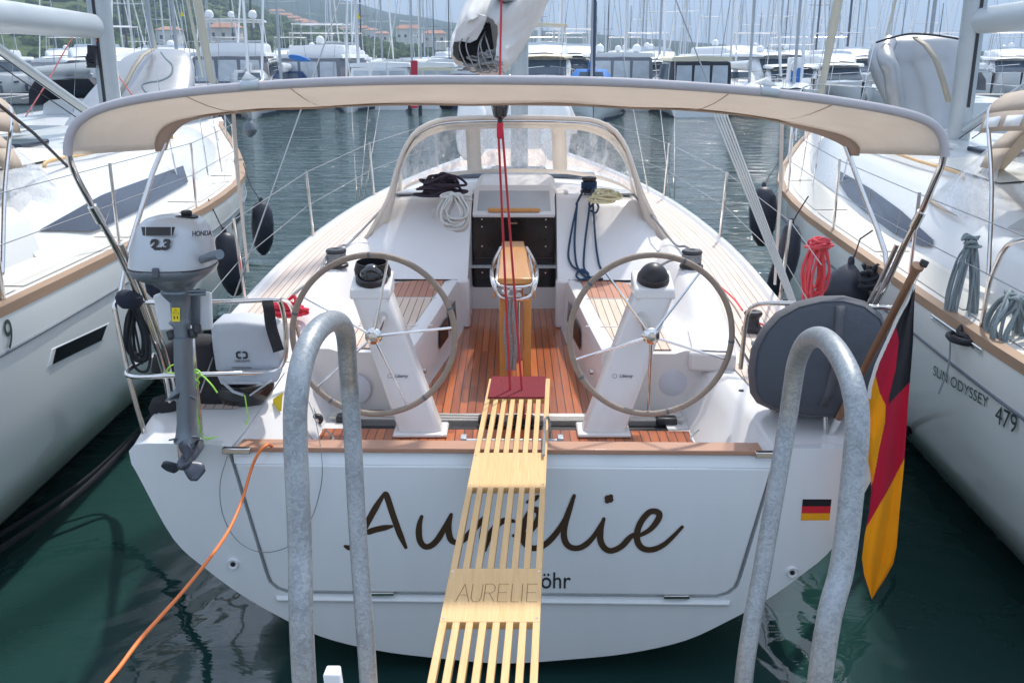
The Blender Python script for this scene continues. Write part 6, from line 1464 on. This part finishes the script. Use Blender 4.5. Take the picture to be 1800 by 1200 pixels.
def motorboat(label, px, Y, Lh=11, B=4, fb=1.3, bow=True, rz=0, hullm='boat_white', fly=True, hard=False, canvasm='canvas_dark', domes=0, frame_=False, hc=2.0, roofm='boat_white', open_=False, group='motor boats along the far pontoon', glassm='boat_glass'):
    # bow=True: bow towards the camera
    x = scalar(px, Y); cy = Y+(Lh/2 if bow else -Lh/2+Lh/2)
    rot = (math.pi if bow else 0)+rz
    T = Loc(x, Y+(Lh if bow else 0), rot)
    t = thing('motor_boat', label, 'motor boat', T(0,0,0), group)
    hw, sh = bhull(T, Lh, B, fb, t, hullm, 'antifoul', .5)
    y0, y1 = .16*Lh, .62*Lh; w = B/2*.84; z0 = fb*1.0; z1 = z0+hc*.62
    # deckhouse
    if not open_:
        m = MB(); m.grid([cabinring(T,y0,w,z0,z1),cabinring(T,y1-.9,w*.97,z0,z1),cabinring(T,y1+.5,w*.8,z0,z0+.25)])
        m.add(cabinring(T,y0,w,z0,z1), [tuple(range(7))]); m.add(cabinring(T,y1+.5,w*.8,z0,z0+.25), [tuple(range(7))]); obj('deckhouse', m, 'boat_white', t, ang=50)
        for sg in (-1,1):
            m = MB(); m.prism([T(sg*(w+.01),y0+.3,z0+.35),T(sg*(w*.985+.01),y1-.75,z0+.35),T(sg*(w*.93+.01),y1-1.15,z1-.14),T(sg*(w*.945+.01),y0+.5,z1-.14)], T(sg*.02,0,0)-T(0,0,0)); obj('side_window', m, glassm, t)
        m = MB(); a_, b_ = .30, .88
        f = lambda u, k: T(u*lerp(w*.80,w*.86,k), lerp(y1+.5,y1-.9,k)+.03, lerp(z0+.25,z1,k)+.02)
        m.prism([f(-.92,.12),f(.92,.12),f(.88,.86),f(-.88,.86)], (T(0,.05,.05)-T(0,0,0))); obj('windscreen', m, glassm, t)
        m = MB(); m.prism([T(-w*.45,y0-.03,z0+.1),T(w*.72,y0-.03,z0+.1),T(w*.7,y0-.03,z1-.25),T(-w*.45,y0-.03,z1-.25)], T(0,.02,0)-T(0,0,0)); obj('saloon_door', m, glassm, t)
    # cockpit canvas enclosure at the stern
    if canvasm:
        m = MB(); m.grid([cabinring(T,.02*Lh,w*.98,z0-.1,z1-.05,.06),cabinring(T,y0,w*.98,z0-.1,z1+.05,.06)]); m.add(cabinring(T,.02*Lh,w*.98,z0-.1,z1-.05,.06), [tuple(range(7))]); obj('canvas_enclosure', m, canvasm, t, ang=50)
        for k in range(3):
            u0 = (-.88+k*.60)*w; m = MB(); m.prism([T(u0,.02*Lh-.02,z0+.12),T(u0+.54*w,.02*Lh-.02,z0+.12),T(u0+.52*w,.02*Lh-.02,z1-.2),T(u0+.02*w,.02*Lh-.02,z1-.2)], T(0,.01,0)-T(0,0,0)); obj('canvas_window', m, 'sheen_pane', t)
    # roof / flybridge
    m = MB(); m.grid([cabinring(T,.04*Lh,w*1.02,z1,z1+.22,.05),cabinring(T,y1-.6,w*.98,z1,z1+.22,.06),cabinring(T,y1-.2,w*.7,z1,z1+.1,.1)]); m.add(cabinring(T,.04*Lh,w*1.02,z1,z1+.22,.05),[tuple(range(7))]); obj('roof', m, roofm, t, ang=50)
    zt = z1+.2
    if fly:
        m = MB(); m.grid([cabinring(T,y0,w*.9,zt,zt+.55),cabinring(T,y1-1.6,w*.85,zt,zt+.6),cabinring(T,y1-.7,w*.6,zt,zt+.1)]); m.add(cabinring(T,y0,w*.9,zt,zt+.55),[tuple(range(7))]); obj('flybridge', m, 'boat_white', t, ang=50)
        m = MB(); m.prism([T(-w*.7,y1-1.55,zt+.5),T(w*.7,y1-1.55,zt+.5),T(w*.62,y1-1.75,zt+.80),T(-w*.62,y1-1.75,zt+.80)], T(0,.03,0)-T(0,0,0)); obj('fly_windscreen', m, 'sheen_pane', t)
        zt += .6
    if frame_ or hard:
        for yy in (y0+.4, y0+2.2):
            tubeobj(spl([T(-w*.85,yy,zt-.1),T(-w*.8,yy,zt+1.15),T(-w*.7,yy,zt+1.25),T(w*.7,yy,zt+1.25),T(w*.8,yy,zt+1.15),T(w*.85,yy,zt-.1)],3), .035, 'frame', 'stainless' if frame_ else 'boat_white', t)
        if hard:
            m = MB(); m.grid([cabinring(T,y0,w*.9,zt+1.25,zt+1.35,.05),cabinring(T,y0+3.0,w*.85,zt+1.25,zt+1.38,.05)]); obj('hardtop', m, roofm, t, solid=.05); zt += 1.4
    for k in range(domes):
        u = 0 if domes == 1 else (-.6+1.2*k/(domes-1))*w
        tubeobj([T(u,y0+.8,zt-.5),T(u,y0+.8,zt+.1)], .06, 'dome_mast', 'boat_white', t); dome(T(u,y0+.8,zt+.28), .27 if k != 1 else .2, t)
    # bow rail
    for sg in (-1,1):
        pts = [T(sg*hw(s)*.93, s*Lh, sh(s)+.55) for s in (.5,.65,.8,.9,.985)]; tubeobj(pts, .02, 'rail', 'stainless', t, 5)
        for s in (.55,.7,.85): tubeobj([T(sg*hw(s)*.95,s*Lh,sh(s)), T(sg*hw(s)*.93,s*Lh,sh(s)+.55)], .016, 'rail_post', 'stainless', t, 5)
        for k in range(2):
            s = .35+.2*k; p = T(sg*(hw(s)+.01), s*Lh, fb*.72); m = MB(); m.box(p, (.04,.7,.16), rz=rot); obj('porthole', m, glassm, t)
            s = .25+.3*k; m = MB(); m.lathe(T(sg*(hw(s)+.12), s*Lh, .3), [(.03,0),(.11,.06),(.12,.5),(.05,.62)], 10); obj('fender', m, 'rubber_grey' if k else 'boat_navy', t)
    return t, T
def sailboat(label, px, Y, Lh=11.5, B=3.7, fb=1.15, bow=True, rz=0, hullm='boat_white', H=16, sprd=2, hood='canvas_navy', mastm='mast_grey', jib='boat_white', cover='canvas_navy', lite=False, group=None, x=None, boomY=None):
    X = scalar(px, Y) if x is None else x
    T = Loc(X, Y+(Lh if bow else 0), (math.pi if bow else 0)+rz)
    t = thing('sailing_boat', label, 'sailing boat', T(0,0,0), group)
    hw, sh = bhull(T, Lh, B, fb, t, hullm, 'antifoul', .35)
    z0 = fb; w = B/2*.58
    m = MB(); m.grid([cabinring(T,.36*Lh,w,z0,z0+.48,.25),cabinring(T,.55*Lh,w*.9,z0,z0+.45,.25),cabinring(T,.74*Lh,w*.5,z0+.1,z0+.28,.25)]); m.add(cabinring(T,.36*Lh,w,z0,z0+.48,.25),[tuple(range(7))]); obj('coachroof', m, 'boat_white', t, ang=50)
    if not lite:
        for sg in (-1,1): m = MB(); m.prism([T(sg*(w+.01),.40*Lh,z0+.12),T(sg*(w*.92+.01),.58*Lh,z0+.14),T(sg*(w*.88+.01),.57*Lh,z0+.3),T(sg*(w*.95),.41*Lh,z0+.34)], T(sg*.02,0,0)-T(0,0,0)); obj('cabin_window', m, 'boat_glass', t)
    if hood:
        rr = lambda y, ww, zz: [T(-ww,y,z0+.35),T(-ww*.95,y,z0+zz*.7),T(-ww*.7,y,z0+zz),T(ww*.7,y,z0+zz),T(ww*.95,y,z0+zz*.7),T(ww,y,z0+.35)]
        m = MB(); m.grid([rr(.30*Lh,w*1.02,1.15),rr(.36*Lh,w,1.10),rr(.42*Lh,w*.98,.5)]); obj('sprayhood', m, hood, t, ang=60)
        m = MB(); p = [T(-w*.6,.405*Lh,z0+.62),T(w*.6,.405*Lh,z0+.62),T(w*.55,.375*Lh,z0+.98),T(-w*.55,.375*Lh,z0+.98)]; m.prism(p, T(0,.04,.03)-T(0,0,0)); obj('hood_window', m, 'boat_glass', t)
    my = .56*Lh
    m = MB(); m.loft([[T(r_*math.cos(a), my+1.3*r_*math.sin(a)-rk, z) for a in [2*math.pi*k/8 for k in range(8)]] for r_, z, rk in ((.085,z0+.3,0),(.08,z0+H*.7,.12),(.05,z0+H,.2))]); mo = obj('mast', m, mastm, t)
    for k in range(sprd):
        zz = z0+H*(k+1)/(sprd+1); sw = B/2*(.55-.08*k)
        tubeobj([T(-sw,my-.25,zz+.03),T(0,my,zz),T(sw,my-.25,zz+.03)], .028, 'spreader', mastm, t, 5)
    tubeobj([T(0,my-.1,z0+1.15),T(0,.14*Lh,z0+1.22)], .075, 'boom', mastm, t)
    if cover:
        m = MB(); m.loft([[T(.16*k_*math.cos(a), y, z0+1.38+.22*k_*math.sin(a)) for a in [2*math.pi*j/10 for j in range(10)]] for y, k_ in ((my-.2,1.1),(my-.6,1.25),(.3*Lh,.9),(.16*Lh,.6))]); obj('sail_cover', m, cover, t)
    a = T(0,Lh*.985,sh(1)+.1); b = T(0,my,z0+H*.93)
    if jib: tubeobj([a.lerp(b,.03),a.lerp(b,.1),a.lerp(b,.6),a.lerp(b,.93)], [.05,.075,.06,.03], 'furled_jib', jib, t)
    for (p, q_) in (((-B*.46,my-.2,sh(.5)),(0,my,z0+H)),((B*.46,my-.2,sh(.5)),(0,my,z0+H)),((0,.02*Lh,fb),(0,my,z0+H))):
        tubeobj([T(*p),T(*q_)], .011, 'shroud', 'wire', t, 4)
    if not lite:
        for sg in (-1,1):
            pts = [T(sg*hw(s)*.95, s*Lh, sh(s)+.55) for s in (.05,.3,.5,.7,.85,.97)]; tubeobj(pts, .010, 'lifeline', 'stainless', t, 4)
            for s in (.1,.3,.5,.7,.85): tubeobj([T(sg*hw(s)*.96,s*Lh,sh(s)), T(sg*hw(s)*.95,s*Lh,sh(s)+.55)], .014, 'stanchion', 'stainless', t, 4)
    return t, T
# --- first row across the fairway, left to right
motorboat('large white flybridge yacht with three radar domes and grey canvas, left of the far row', 405, 60, 14, 5.2, 1.5, bow=False, rz=.12, fly=True, hard=True, domes=3, canvasm='canvas_grey', hc=2.5)
motorboat('white flybridge yacht with an arched steel frame on top, beside the three-dome yacht', 545, 61, 13, 4.8, 1.45, bow=False, rz=-.1, fly=True, frame_=True, domes=1, canvasm='canvas_grey', hc=2.4)
motorboat('low white motor cruiser with black framed cabin windows, left of the red capped pile', 668, 59, 10, 4.2, 1.2, bow=False, fly=False, canvasm='boat_white', hc=2.0)
motorboat('white sports boat with a pale tonneau cover, right of the left red pile', 757, 60, 9, 3.4, 1.25, bow=False, fly=False, canvasm='canvas_cream', hc=1.9, glassm='boat_grey')
motorboat('navy hulled boat with dark outboards half hidden behind the white sail cover', 808, 60, 8, 3, 1.1, bow=False, fly=False, hullm='boat_navy', canvasm='canvas_navy', hc=1.5)
motorboat('grey topped motor yacht with a beige hardtop, just right of the white sail cover', 962, 60, 13, 4.4, 1.5, bow=True, fly=True, hard=True, canvasm=None, hc=2.3, roofm='canvas_cream')
motorboat('white flybridge cruiser with a tall open bimini frame behind the blue sprayhood', 1020, 68, 12, 4.4, 1.5, bow=True, fly=True, frame_=True, canvasm=None, hc=2.3)
motorboat('motor yacht with dark glass and a pair of white domes right of the navy mast', 1092, 58, 12, 4.4, 1.4, bow=False, fly=False, domes=3, canvasm='canvas_grey', hc=2.6)
motorboat('white sport yacht with raked arch and cream cushions, left of the right red pile', 1172, 64, 11, 4.0, 1.3, bow=True, fly=True, domes=1, canvasm=None, hc=2.0)
motorboat('trawler style boat with a cream peaked awning and black canvas sides', 1232, 52, 10, 3.7, 1.2, bow=False, fly=False, canvasm='canvas_dark', hc=2.6, roofm='canvas_cream')
motorboat('long white motor yacht behind the cream awning boat', 1285, 70, 14, 4.6, 1.6, bow=True, rz=.3, fly=True, domes=1, canvasm=None, hc=2.2)
motorboat('motor yacht with black window band and single round dome on its roof', 1388, 60, 12, 4.6, 1.4, bow=True, rz=.1, fly=False, domes=1, canvasm=None, hc=2.6)
motorboat('white cruiser with an open steel arch, right of the blue fuel post', 1458, 58, 10, 4.0, 1.2, bow=True, rz=-.2, fly=False, frame_=True, canvasm=None, hc=1.8)
motorboat('small white motor boat tucked beside the right yacht\'s silver dinghy', 1512, 62, 10, 3.8, 1.2, bow=True, fly=True, canvasm=None, hc=1.9)
sailboat('white sloop with a navy sprayhood frame in front of the two flybridge yachts', 462, 54, 11, 3.7, 1.05, bow=True, H=15, hood='canvas_navy', cover='boat_white')
sailboat('white sloop with navy furled foresail and bright blue sprayhood facing the fairway', 1068, 47, 11.5, 3.9, 1.25, bow=True, rz=-.06, H=16, hood='canvas_blue', cover='canvas_blue', jib='boat_navy', hullm='hull_pale')
sailboat('white sloop with a clear framed sprayhood and light sail bag on its deck', 1338, 50, 12, 3.9, 1.2, bow=True, rz=.08, H=17, hood='boat_cream', cover='boat_white', mastm='mast_grey')
sailboat('white sloop with tall pale mast just left of the big cover, far row', 610, 56, 11, 3.6, 1.05, bow=True, H=15, hood='boat_white', cover=None, mastm='mast_pale')
sailboat('white yacht with a dark hull window band below the leaning furled sail on the left', 335, 50, 12, 3.8, 1.15, bow=True, rz=.25, H=16, hood='boat_grey', cover='boat_white')
sailboat('slim white yacht moored close to the right yacht\'s dinghy in the far row', 1490, 48, 11.5, 3.7, 1.2, bow=True, rz=-.2, H=16, hood=None, cover='boat_white')
# boats on our side, beyond the left yacht
sailboat('white sailing boat with dark sprayhood moored beyond the left yacht\'s boom', 130, 30, 12, 3.9, 1.3, bow=False, rz=-.05, H=17, hood='canvas_dark', cover='boat_white', jib='genoa_cloth')
sailboat('white sailing boat with grey canvas at the far left edge', 20, 27, 12, 3.9, 1.3, bow=False, rz=-.03, H=17, hood='canvas_dark', cover='boat_grey', jib='genoa_cloth')
sailboat('white sailing boat with a pale hull second beyond the left yacht', 235, 41, 12, 3.9, 1.2, bow=False, rz=.02, H=17, hood='canvas_grey', cover='boat_white', jib='genoa_cloth')
motorboat('broad white motor yacht behind the left yacht\'s mast', 190, 58, 13, 4.6, 1.5, bow=True, rz=.2, fly=True, domes=1, canvasm=None)
motorboat('white motor yacht with dark glass behind the red control lines on the left', 60, 52, 13, 4.6, 1.5, bow=True, rz=.15, fly=True, frame_=True, canvasm=None)
sailboat('white sailing boat visible past the right yacht\'s mast and boom', 1765, 40, 12, 3.9, 1.3, bow=False, rz=.1, H=17, hood='canvas_grey', cover='boat_white', jib='genoa_cloth')
motorboat('white motor yacht low behind the right yacht\'s boom', 1700, 60, 12, 4.4, 1.4, bow=True, fly=False, canvasm=None)
# blue paddleboard and blue service post, red capped piles
m = MB(); pts = [PY(x,y,59.2) for x,y in ((506,98),(512,96),(526,98),(540,103),(545,107),(538,109),(522,108),(508,103))]; m.prism(pts, (0,.5,0)); solo('paddleboard', m, 'canvas_blue', 'bright blue board on the side of the white flybridge yacht', 'paddleboard', bevel=.05)
t = thing('service_post', 'blue and white service post on the far pontoon', 'service post', PY(1396,150,55)); m = MB(); c = PY(1396,133,55); m.box(c, (.75,.5,1.9)); obj('post', m, 'boat_white', t, bevel=.05); m = MB(); m.box(c+Vector((0,-.27,-.05)), (.5,.04,.9)); obj('panel', m, 'canvas_blue', t)
for px, lb in ((728,'left'),(1195,'right')):
    t = thing('mooring_pile', 'red capped mooring pile standing in the water, %s one of the two' % lb, 'pile', PY(px,197,54), 'red capped mooring piles')
    c = PY(px, 118, 54); c2 = PY(px,130,54)
    m = MB(); m.tube([PY(px,107,54), PY(px,134,54)], .19, 16); obj('cap', m, 'bright_red', t)
    for dx in (-.28,.28):
        b = PY(px,134,54)+Vector((dx,0,0)); m = MB(); m.tube([b, Vector((b.x,b.y,-2))], .10, 10); obj('leg', m, 'pile', t)
    m = MB(); m.tube([PY(px,186,53.9), PY(px,190,53.9)], .20, 12); obj('ring', m, 'bright_red', t)
m = MB(); m.box((0,66,.25),(76,2.2,.5)); struct('far_pontoon', m, 'concrete')
# --- rows behind: prototypes copied
protos = []
specs = [(11,3.6,15,2,'canvas_navy','mast_grey',None),(12,3.8,17,2,'boat_cream','mast_pale','canvas_navy'),(10,3.3,13,1,'canvas_grey','mast_pale','boat_white'),(13,4.0,18,3,'canvas_dark','mast_grey','boat_white'),(9,3.0,11.5,1,None,'mast_dark','canvas_cream'),(12.5,3.9,16,2,'canvas_blue','mast_pale','canvas_blue')]
GR = {'mast_grey':'grey', 'mast_pale':'pale', 'mast_dark':'dark'}
rnd = random.Random(11)
for i, (l_, b_, h_, sp_, hd_, mm_, cv_) in enumerate(specs):
    lb = 'distant white sailing boat with a %s mast in the rows behind the far pontoon' % ['slim grey','tall pale','short pale','heavy grey','thin dark','long pale'][i]
    protos.append((sailboat(lb, 0, 400, l_, b_, 1.15, bow=bool(i % 2), H=h_, sprd=sp_, hood=hd_, mastm=mm_, cover=cv_, lite=True, group='distant sailing boats, '+['slim grey masts','tall pale masts','short pale masts','heavy grey masts','thin dark masts','long pale masts'][i], x=0)[0], i))
used = [False]*6
for Y, pxs in ((76,[15,70,120,160,265,330,500,598,640,722,790,1000,1055,1105,1150,1215,1262,1312,1375,1425,1470,1540,1590,1655,1740]),
               (92,[40,95,150,215,292,372,440,560,655,690,748,826,960,1030,1092,1130,1180,1240,1290,1345,1400,1450,1500,1560,1625,1720,1780]),
               (115,[10,60,135,185,240,390,520,625,735,775,948,985,1042,1085,1160,1205,1250,1300,1330,1360,1412,1480,1520,1575,1640,1770]),
               (150,[300,460,580,700,745,765,930,975,1015,1075,1120,1190,1228,1275,1320,1385,1436,1466,1530,1600,1690,1760]),
               (200,[350,420,540,670,710,752,782,955,1005,1048,1110,1170,1222,1268,1308,1352,1392,1440,1505,1555]),
               (260,[480,605,660,718,760,940,990,1060,1140,1200,1245,1283,1340,1420,1490])):
    for px in [p_ for k_, p_ in enumerate(pxs) if (k_+int(Y)) % 5 not in (1,3)]:
        i = rnd.randrange(6); p, _ = protos[i]
        c = p if not used[i] else copy_tree(p); used[i] = True
        c.location = Vector(((px-900)/F*(Y*CP+3*SP), Y+rnd.uniform(-2,6), WZ)); s_ = rnd.uniform(.85,1.12); c.scale = (s_, s_, s_)
        c.rotation_euler = (rnd.uniform(-.008,.008), rnd.uniform(-.01,.01), rnd.uniform(-.15,.15)+(math.pi if rnd.random() < .5 else 0))
mp_, _ = motorboat('distant white flybridge motor boat in the rows behind the far pontoon', 0, 300, 12, 4.4, 1.5, bow=True, fly=True, frame_=True, domes=1, canvasm=None, group='distant flybridge motor boats')
mp2, _ = motorboat('distant low white motor boat with dark canvas in the rows behind the far pontoon', 0, 300, 10, 3.8, 1.3, bow=False, fly=False, canvasm='boat_grey', group='distant low motor boats')
fst = [True, True]
for Y, pxs in ((84,[35,90,150,190,240,300,470,560,620,700,790,985,1050,1130,1200,1330,1420,1500,1600,1760]),(104,[60,130,340,430,520,650,740,940,1010,1090,1180,1240,1360,1450,1560,1720]),(135,[260,380,500,600,720,780,960,1070,1150,1290,1400,1520])):
    for px in pxs:
        i = rnd.randrange(2); p = (mp_, mp2)[i]; c = p if fst[i] else copy_tree(p); fst[i] = False
        T0 = p.location.copy(); c.location = Vector(((px-900)/F*(Y*CP+3*SP), Y, WZ)); c.rotation_euler = (0,0,rnd.uniform(-.4,.4))
# --- hills, woodland, houses
def hill_mat(name, c1, c2, c3, sc):
    m, b, l = base(name); g = node(m, 'ShaderNodeNewGeometry'); n = node(m, 'ShaderNodeTexNoise'); n.inputs['Scale'].default_value = sc; n.inputs['Detail'].default_value = 8; n.inputs['Roughness'].default_value = .65
    l.new(g.outputs['Position'], n.inputs['Vector']); r_ = node(m, 'ShaderNodeValToRGB'); e = r_.color_ramp.elements; e[0].position = .35; e[0].color = c1+(1,); e[1].position = .68; e[1].color = c3+(1,); k = e.new(.5); k.color = c2+(1,)
    l.new(n.outputs[0], r_.inputs[0]); l.new(r_.outputs[0], b.inputs['Base Color']); b.inputs['Roughness'].default_value = .95; b.inputs['Specular IOR Level'].default_value = .1
    bu = node(m, 'ShaderNodeBump'); bu.inputs['Strength'].default_value = .9; bu.inputs['Distance'].default_value = 4; l.new(n.outputs[0], bu.inputs['Height']); l.new(bu.outputs[0], b.inputs['Normal'])
hill_mat('far_green', (.012,.030,.024), (.022,.048,.034), (.05,.075,.05), .035)
hill_mat('near_green', (.035,.065,.022), (.075,.115,.035), (.16,.17,.08), .12)
hill_mat('dark_green', (.02,.035,.025), (.035,.055,.03), (.07,.08,.05), .15)
hill_mat('leaf', (.022,.048,.014), (.055,.10,.025), (.12,.16,.045), .22)
def ridge(px, tab): return smooth_interp(px, [a for a,b in tab], [b for a,b in tab])
def hill(name, mat, Yr, Yf, tab, px0, px1, seed, n=150, amp=2.5):
    rnd2 = random.Random(seed); ph = [(rnd2.uniform(.02,.3), rnd2.uniform(0,6.28)) for _ in range(6)]
    rows = []
    for k in range(28):
        t = k/27; Y = lerp(Yf, Yr, t) if t < .8 else lerp(Yf, Yr, t); r_ = []
        for i in range(n+1):
            px = lerp(px0, px1, i/n); x = (px-900)/F*(Yr*CP)*(.75+.25*t); zr = PY(px, ridge(px, tab), Yr).z
            prof = math.sin(min(1, t)*math.pi/2)**.85
            nz_ = sum(math.sin(f*i+p_+t*7*f)*amp/(1+j) for j, (f, p_) in enumerate(ph))*math.sin(math.pi*t)
            r_.append(Vector((x, Y, WZ-.5+max(0,(zr-WZ+.5))*prof+nz_)))
        rows.append(r_)
    rows.append([p+Vector((0,400,-p.z*.6-20)) for p in rows[-1]])
    m = MB(); m.grid(rows); struct(name, m, mat, ang=180)
    return rows
hill('far_hill', 'far_green', 1800, 700, [(-600,-260),(0,-130),(300,-80),(500,-30),(600,2),(640,10),(700,27),(760,36),(800,44),(900,54),(1000,62),(1100,74),(1200,85),(1300,91),(1400,94),(1550,96)], -600, 1560, 3)
nr = hill('near_hill', 'near_green', 760, 330, [(-600,-200),(0,-90),(200,-50),(330,-22),(400,0),(470,24),(540,44),(600,58),(680,74),(760,88),(830,96)], -600, 830, 5, n=120, amp=1.0)
hill('low_headland', 'dark_green', 520, 400, [(1440,98),(1500,97),(1600,93),(1700,90),(1800,93),(1950,85),(2300,80)], 1440, 2300, 9, amp=.4)
# woodland clumps on the near hill
ib = bmesh.new(); bmesh.ops.create_icosphere(ib, subdivisions=2, radius=1); ib.verts.index_update()
iv = [v.co.copy() for v in ib.verts]; if_ = [[v.index for v in f.verts] for f in ib.faces]; ib.free()
wd = MB(); rnd3 = random.Random(5)
for _ in range(2600):
    k = rnd3.randrange(0, 27); i = rnd3.randrange(30, 118); p = nr[k][i].lerp(nr[min(27,k+1)][i+1], rnd3.random()); r_ = rnd3.uniform(1.5,4.2)
    o_ = len(wd.v); sq = rnd3.uniform(.6,1.0)
    for v in iv:
        j_ = 1+rnd3.uniform(-.28,.22); wd.v.append(Vector((p.x+v.x*r_*j_, p.y+v.y*r_*j_, p.z+r_*.3+v.z*r_*j_*sq)))
    wd.f += [[a+o_ for a in f] for f in if_]
wd.mi = [0]*len(wd.f); w_ = obj('woodland', wd, 'leaf', ang=20); w_['kind'] = 'stuff'; w_['label'] = 'green scrub and trees covering the hillside'; w_['category'] = 'woodland'
def house(px, py, Y, w, d, h, wall, lab):
    c = PY(px, py, Y); t = thing('house', lab, 'house', c, 'houses on the hillside')
    m = MB(); m.box(c+Vector((0,0,h/2-1.5)), (w,d,h+3)); obj('wall', m, wall, t)
    e = .5; z = c.z+h
    m = MB(); a = [Vector((c.x+sx*(w/2+e), c.y+sy*(d/2+e), z)) for sx, sy in ((-1,-1),(1,-1),(1,1),(-1,1))]; b1, b2 = Vector((c.x-w/2+1.5,c.y,z+w*.16)), Vector((c.x+w/2-1.5,c.y,z+w*.16))
    m.add(a+[b1,b2], [(0,1,5,4),(1,2,5),(2,3,4,5),(3,0,4),(0,3,2,1)]); obj('roof', m, 'roof_tile', t)
    n = max(2, int(w/3))
    for k in range(n):
        for fl in range(max(1, int(h/3))):
            m = MB(); m.box(c+Vector((-w/2+w*(k+.5)/n, -d/2-.03, 1.6+3*fl)), (1.1,.1,1.3)); obj('window', m, 'boat_glass', t)
HS = [(430,30,730,12,5.5,'house_wall'),(418,27,735,9,5,'house_wall_pale'),(455,31,700,8,4,'house_wall'),(488,36,690,13,7,'house_wall_pale'),(503,42,660,12,6.5,'house_wall'),(517,46,650,12,6,'house_wall'),(531,50,640,11,5.5,'house_wall_pale'),(545,55,630,12,6,'house_wall'),(560,57,620,11,5,'house_wall'),(575,58,640,9,5,'house_wall_pale'),(590,63,600,11,4,'house_wall'),(608,62,620,8,5,'house_wall_pale'),(635,66,560,12,6,'house_wall'),(655,70,540,9,6,'house_wall_pale'),(672,74,520,10,5,'house_wall'),(398,70,360,14,5,'house_wall'),(300,74,360,10,5,'house_wall_pale'),(720,70,480,16,6,'house_wall_pale'),(765,76,460,13,5,'house_wall')]
wh = {'house_wall': 'beige', 'house_wall_pale': 'white'}
for k, (px, py, Y, w, h, wl_) in enumerate(HS):
    place = ['on the highest terrace of the village','at the upper left end of the village','just below the top houses','at the upper end of the sloping terrace','second down the sloping terrace','third down the sloping terrace','fourth down the sloping terrace','fifth down the sloping terrace','sixth down the sloping terrace, mid village','right of the terrace, standing apart','at the foot of the terrace','behind the leftmost far hillside masts','low on the slope above the left red pile','low on the slope, partly hidden by masts','lowest at the right end of the village','long and low behind the three-dome yacht','by the shore behind the left silver dinghy','long by the shore above the left red pile','by the shore left of the sail cover'][k]
    house(px, py, Y, w*.75, 7, h*.8, wl_, '%s walled house with red tiled roof %s' % (wh[wl_], place))
# little yellow signal pennants
for x, y, Y, lb in ((318,23,58,'yellow pennant flying against the green hill above the left dinghy'),(628,27,60,'yellow pennant flying left of the sail cover against the far hill')):
    a = PY(x,y-6,Y); m = MB(); m.prism([a, PY(x-1,y+6,Y), PY(x+6,y+6,Y)], (0,.02,0)); 
    t = thing('pennant', lb, 'pennant', PY(x,y+8,Y)); obj('cloth', m, 'yellow', t); tubeobj([a+Vector((0,0,.3)), Vector((a.x,a.y,1.0))], .02, 'staff', 'mast_pale', t)
# --- haze
hz = MB(); hz.box((0,2500,150), (9000,5400,2*155))
m, b, l = base('haze'); vp = node(m, 'ShaderNodeVolumePrincipled'); m.node_tree.nodes.remove(b)
vp.inputs['Color'].default_value = (.60,.76,.95,1); vp.inputs['Density'].default_value = .00050; vp.inputs['Anisotropy'].default_value = .2
l.new(vp.outputs[0], m.node_tree.nodes['Material Output'].inputs['Volume'])
h_ = obj('haze', hz, 'haze'); h_['kind'] = 'stuff'
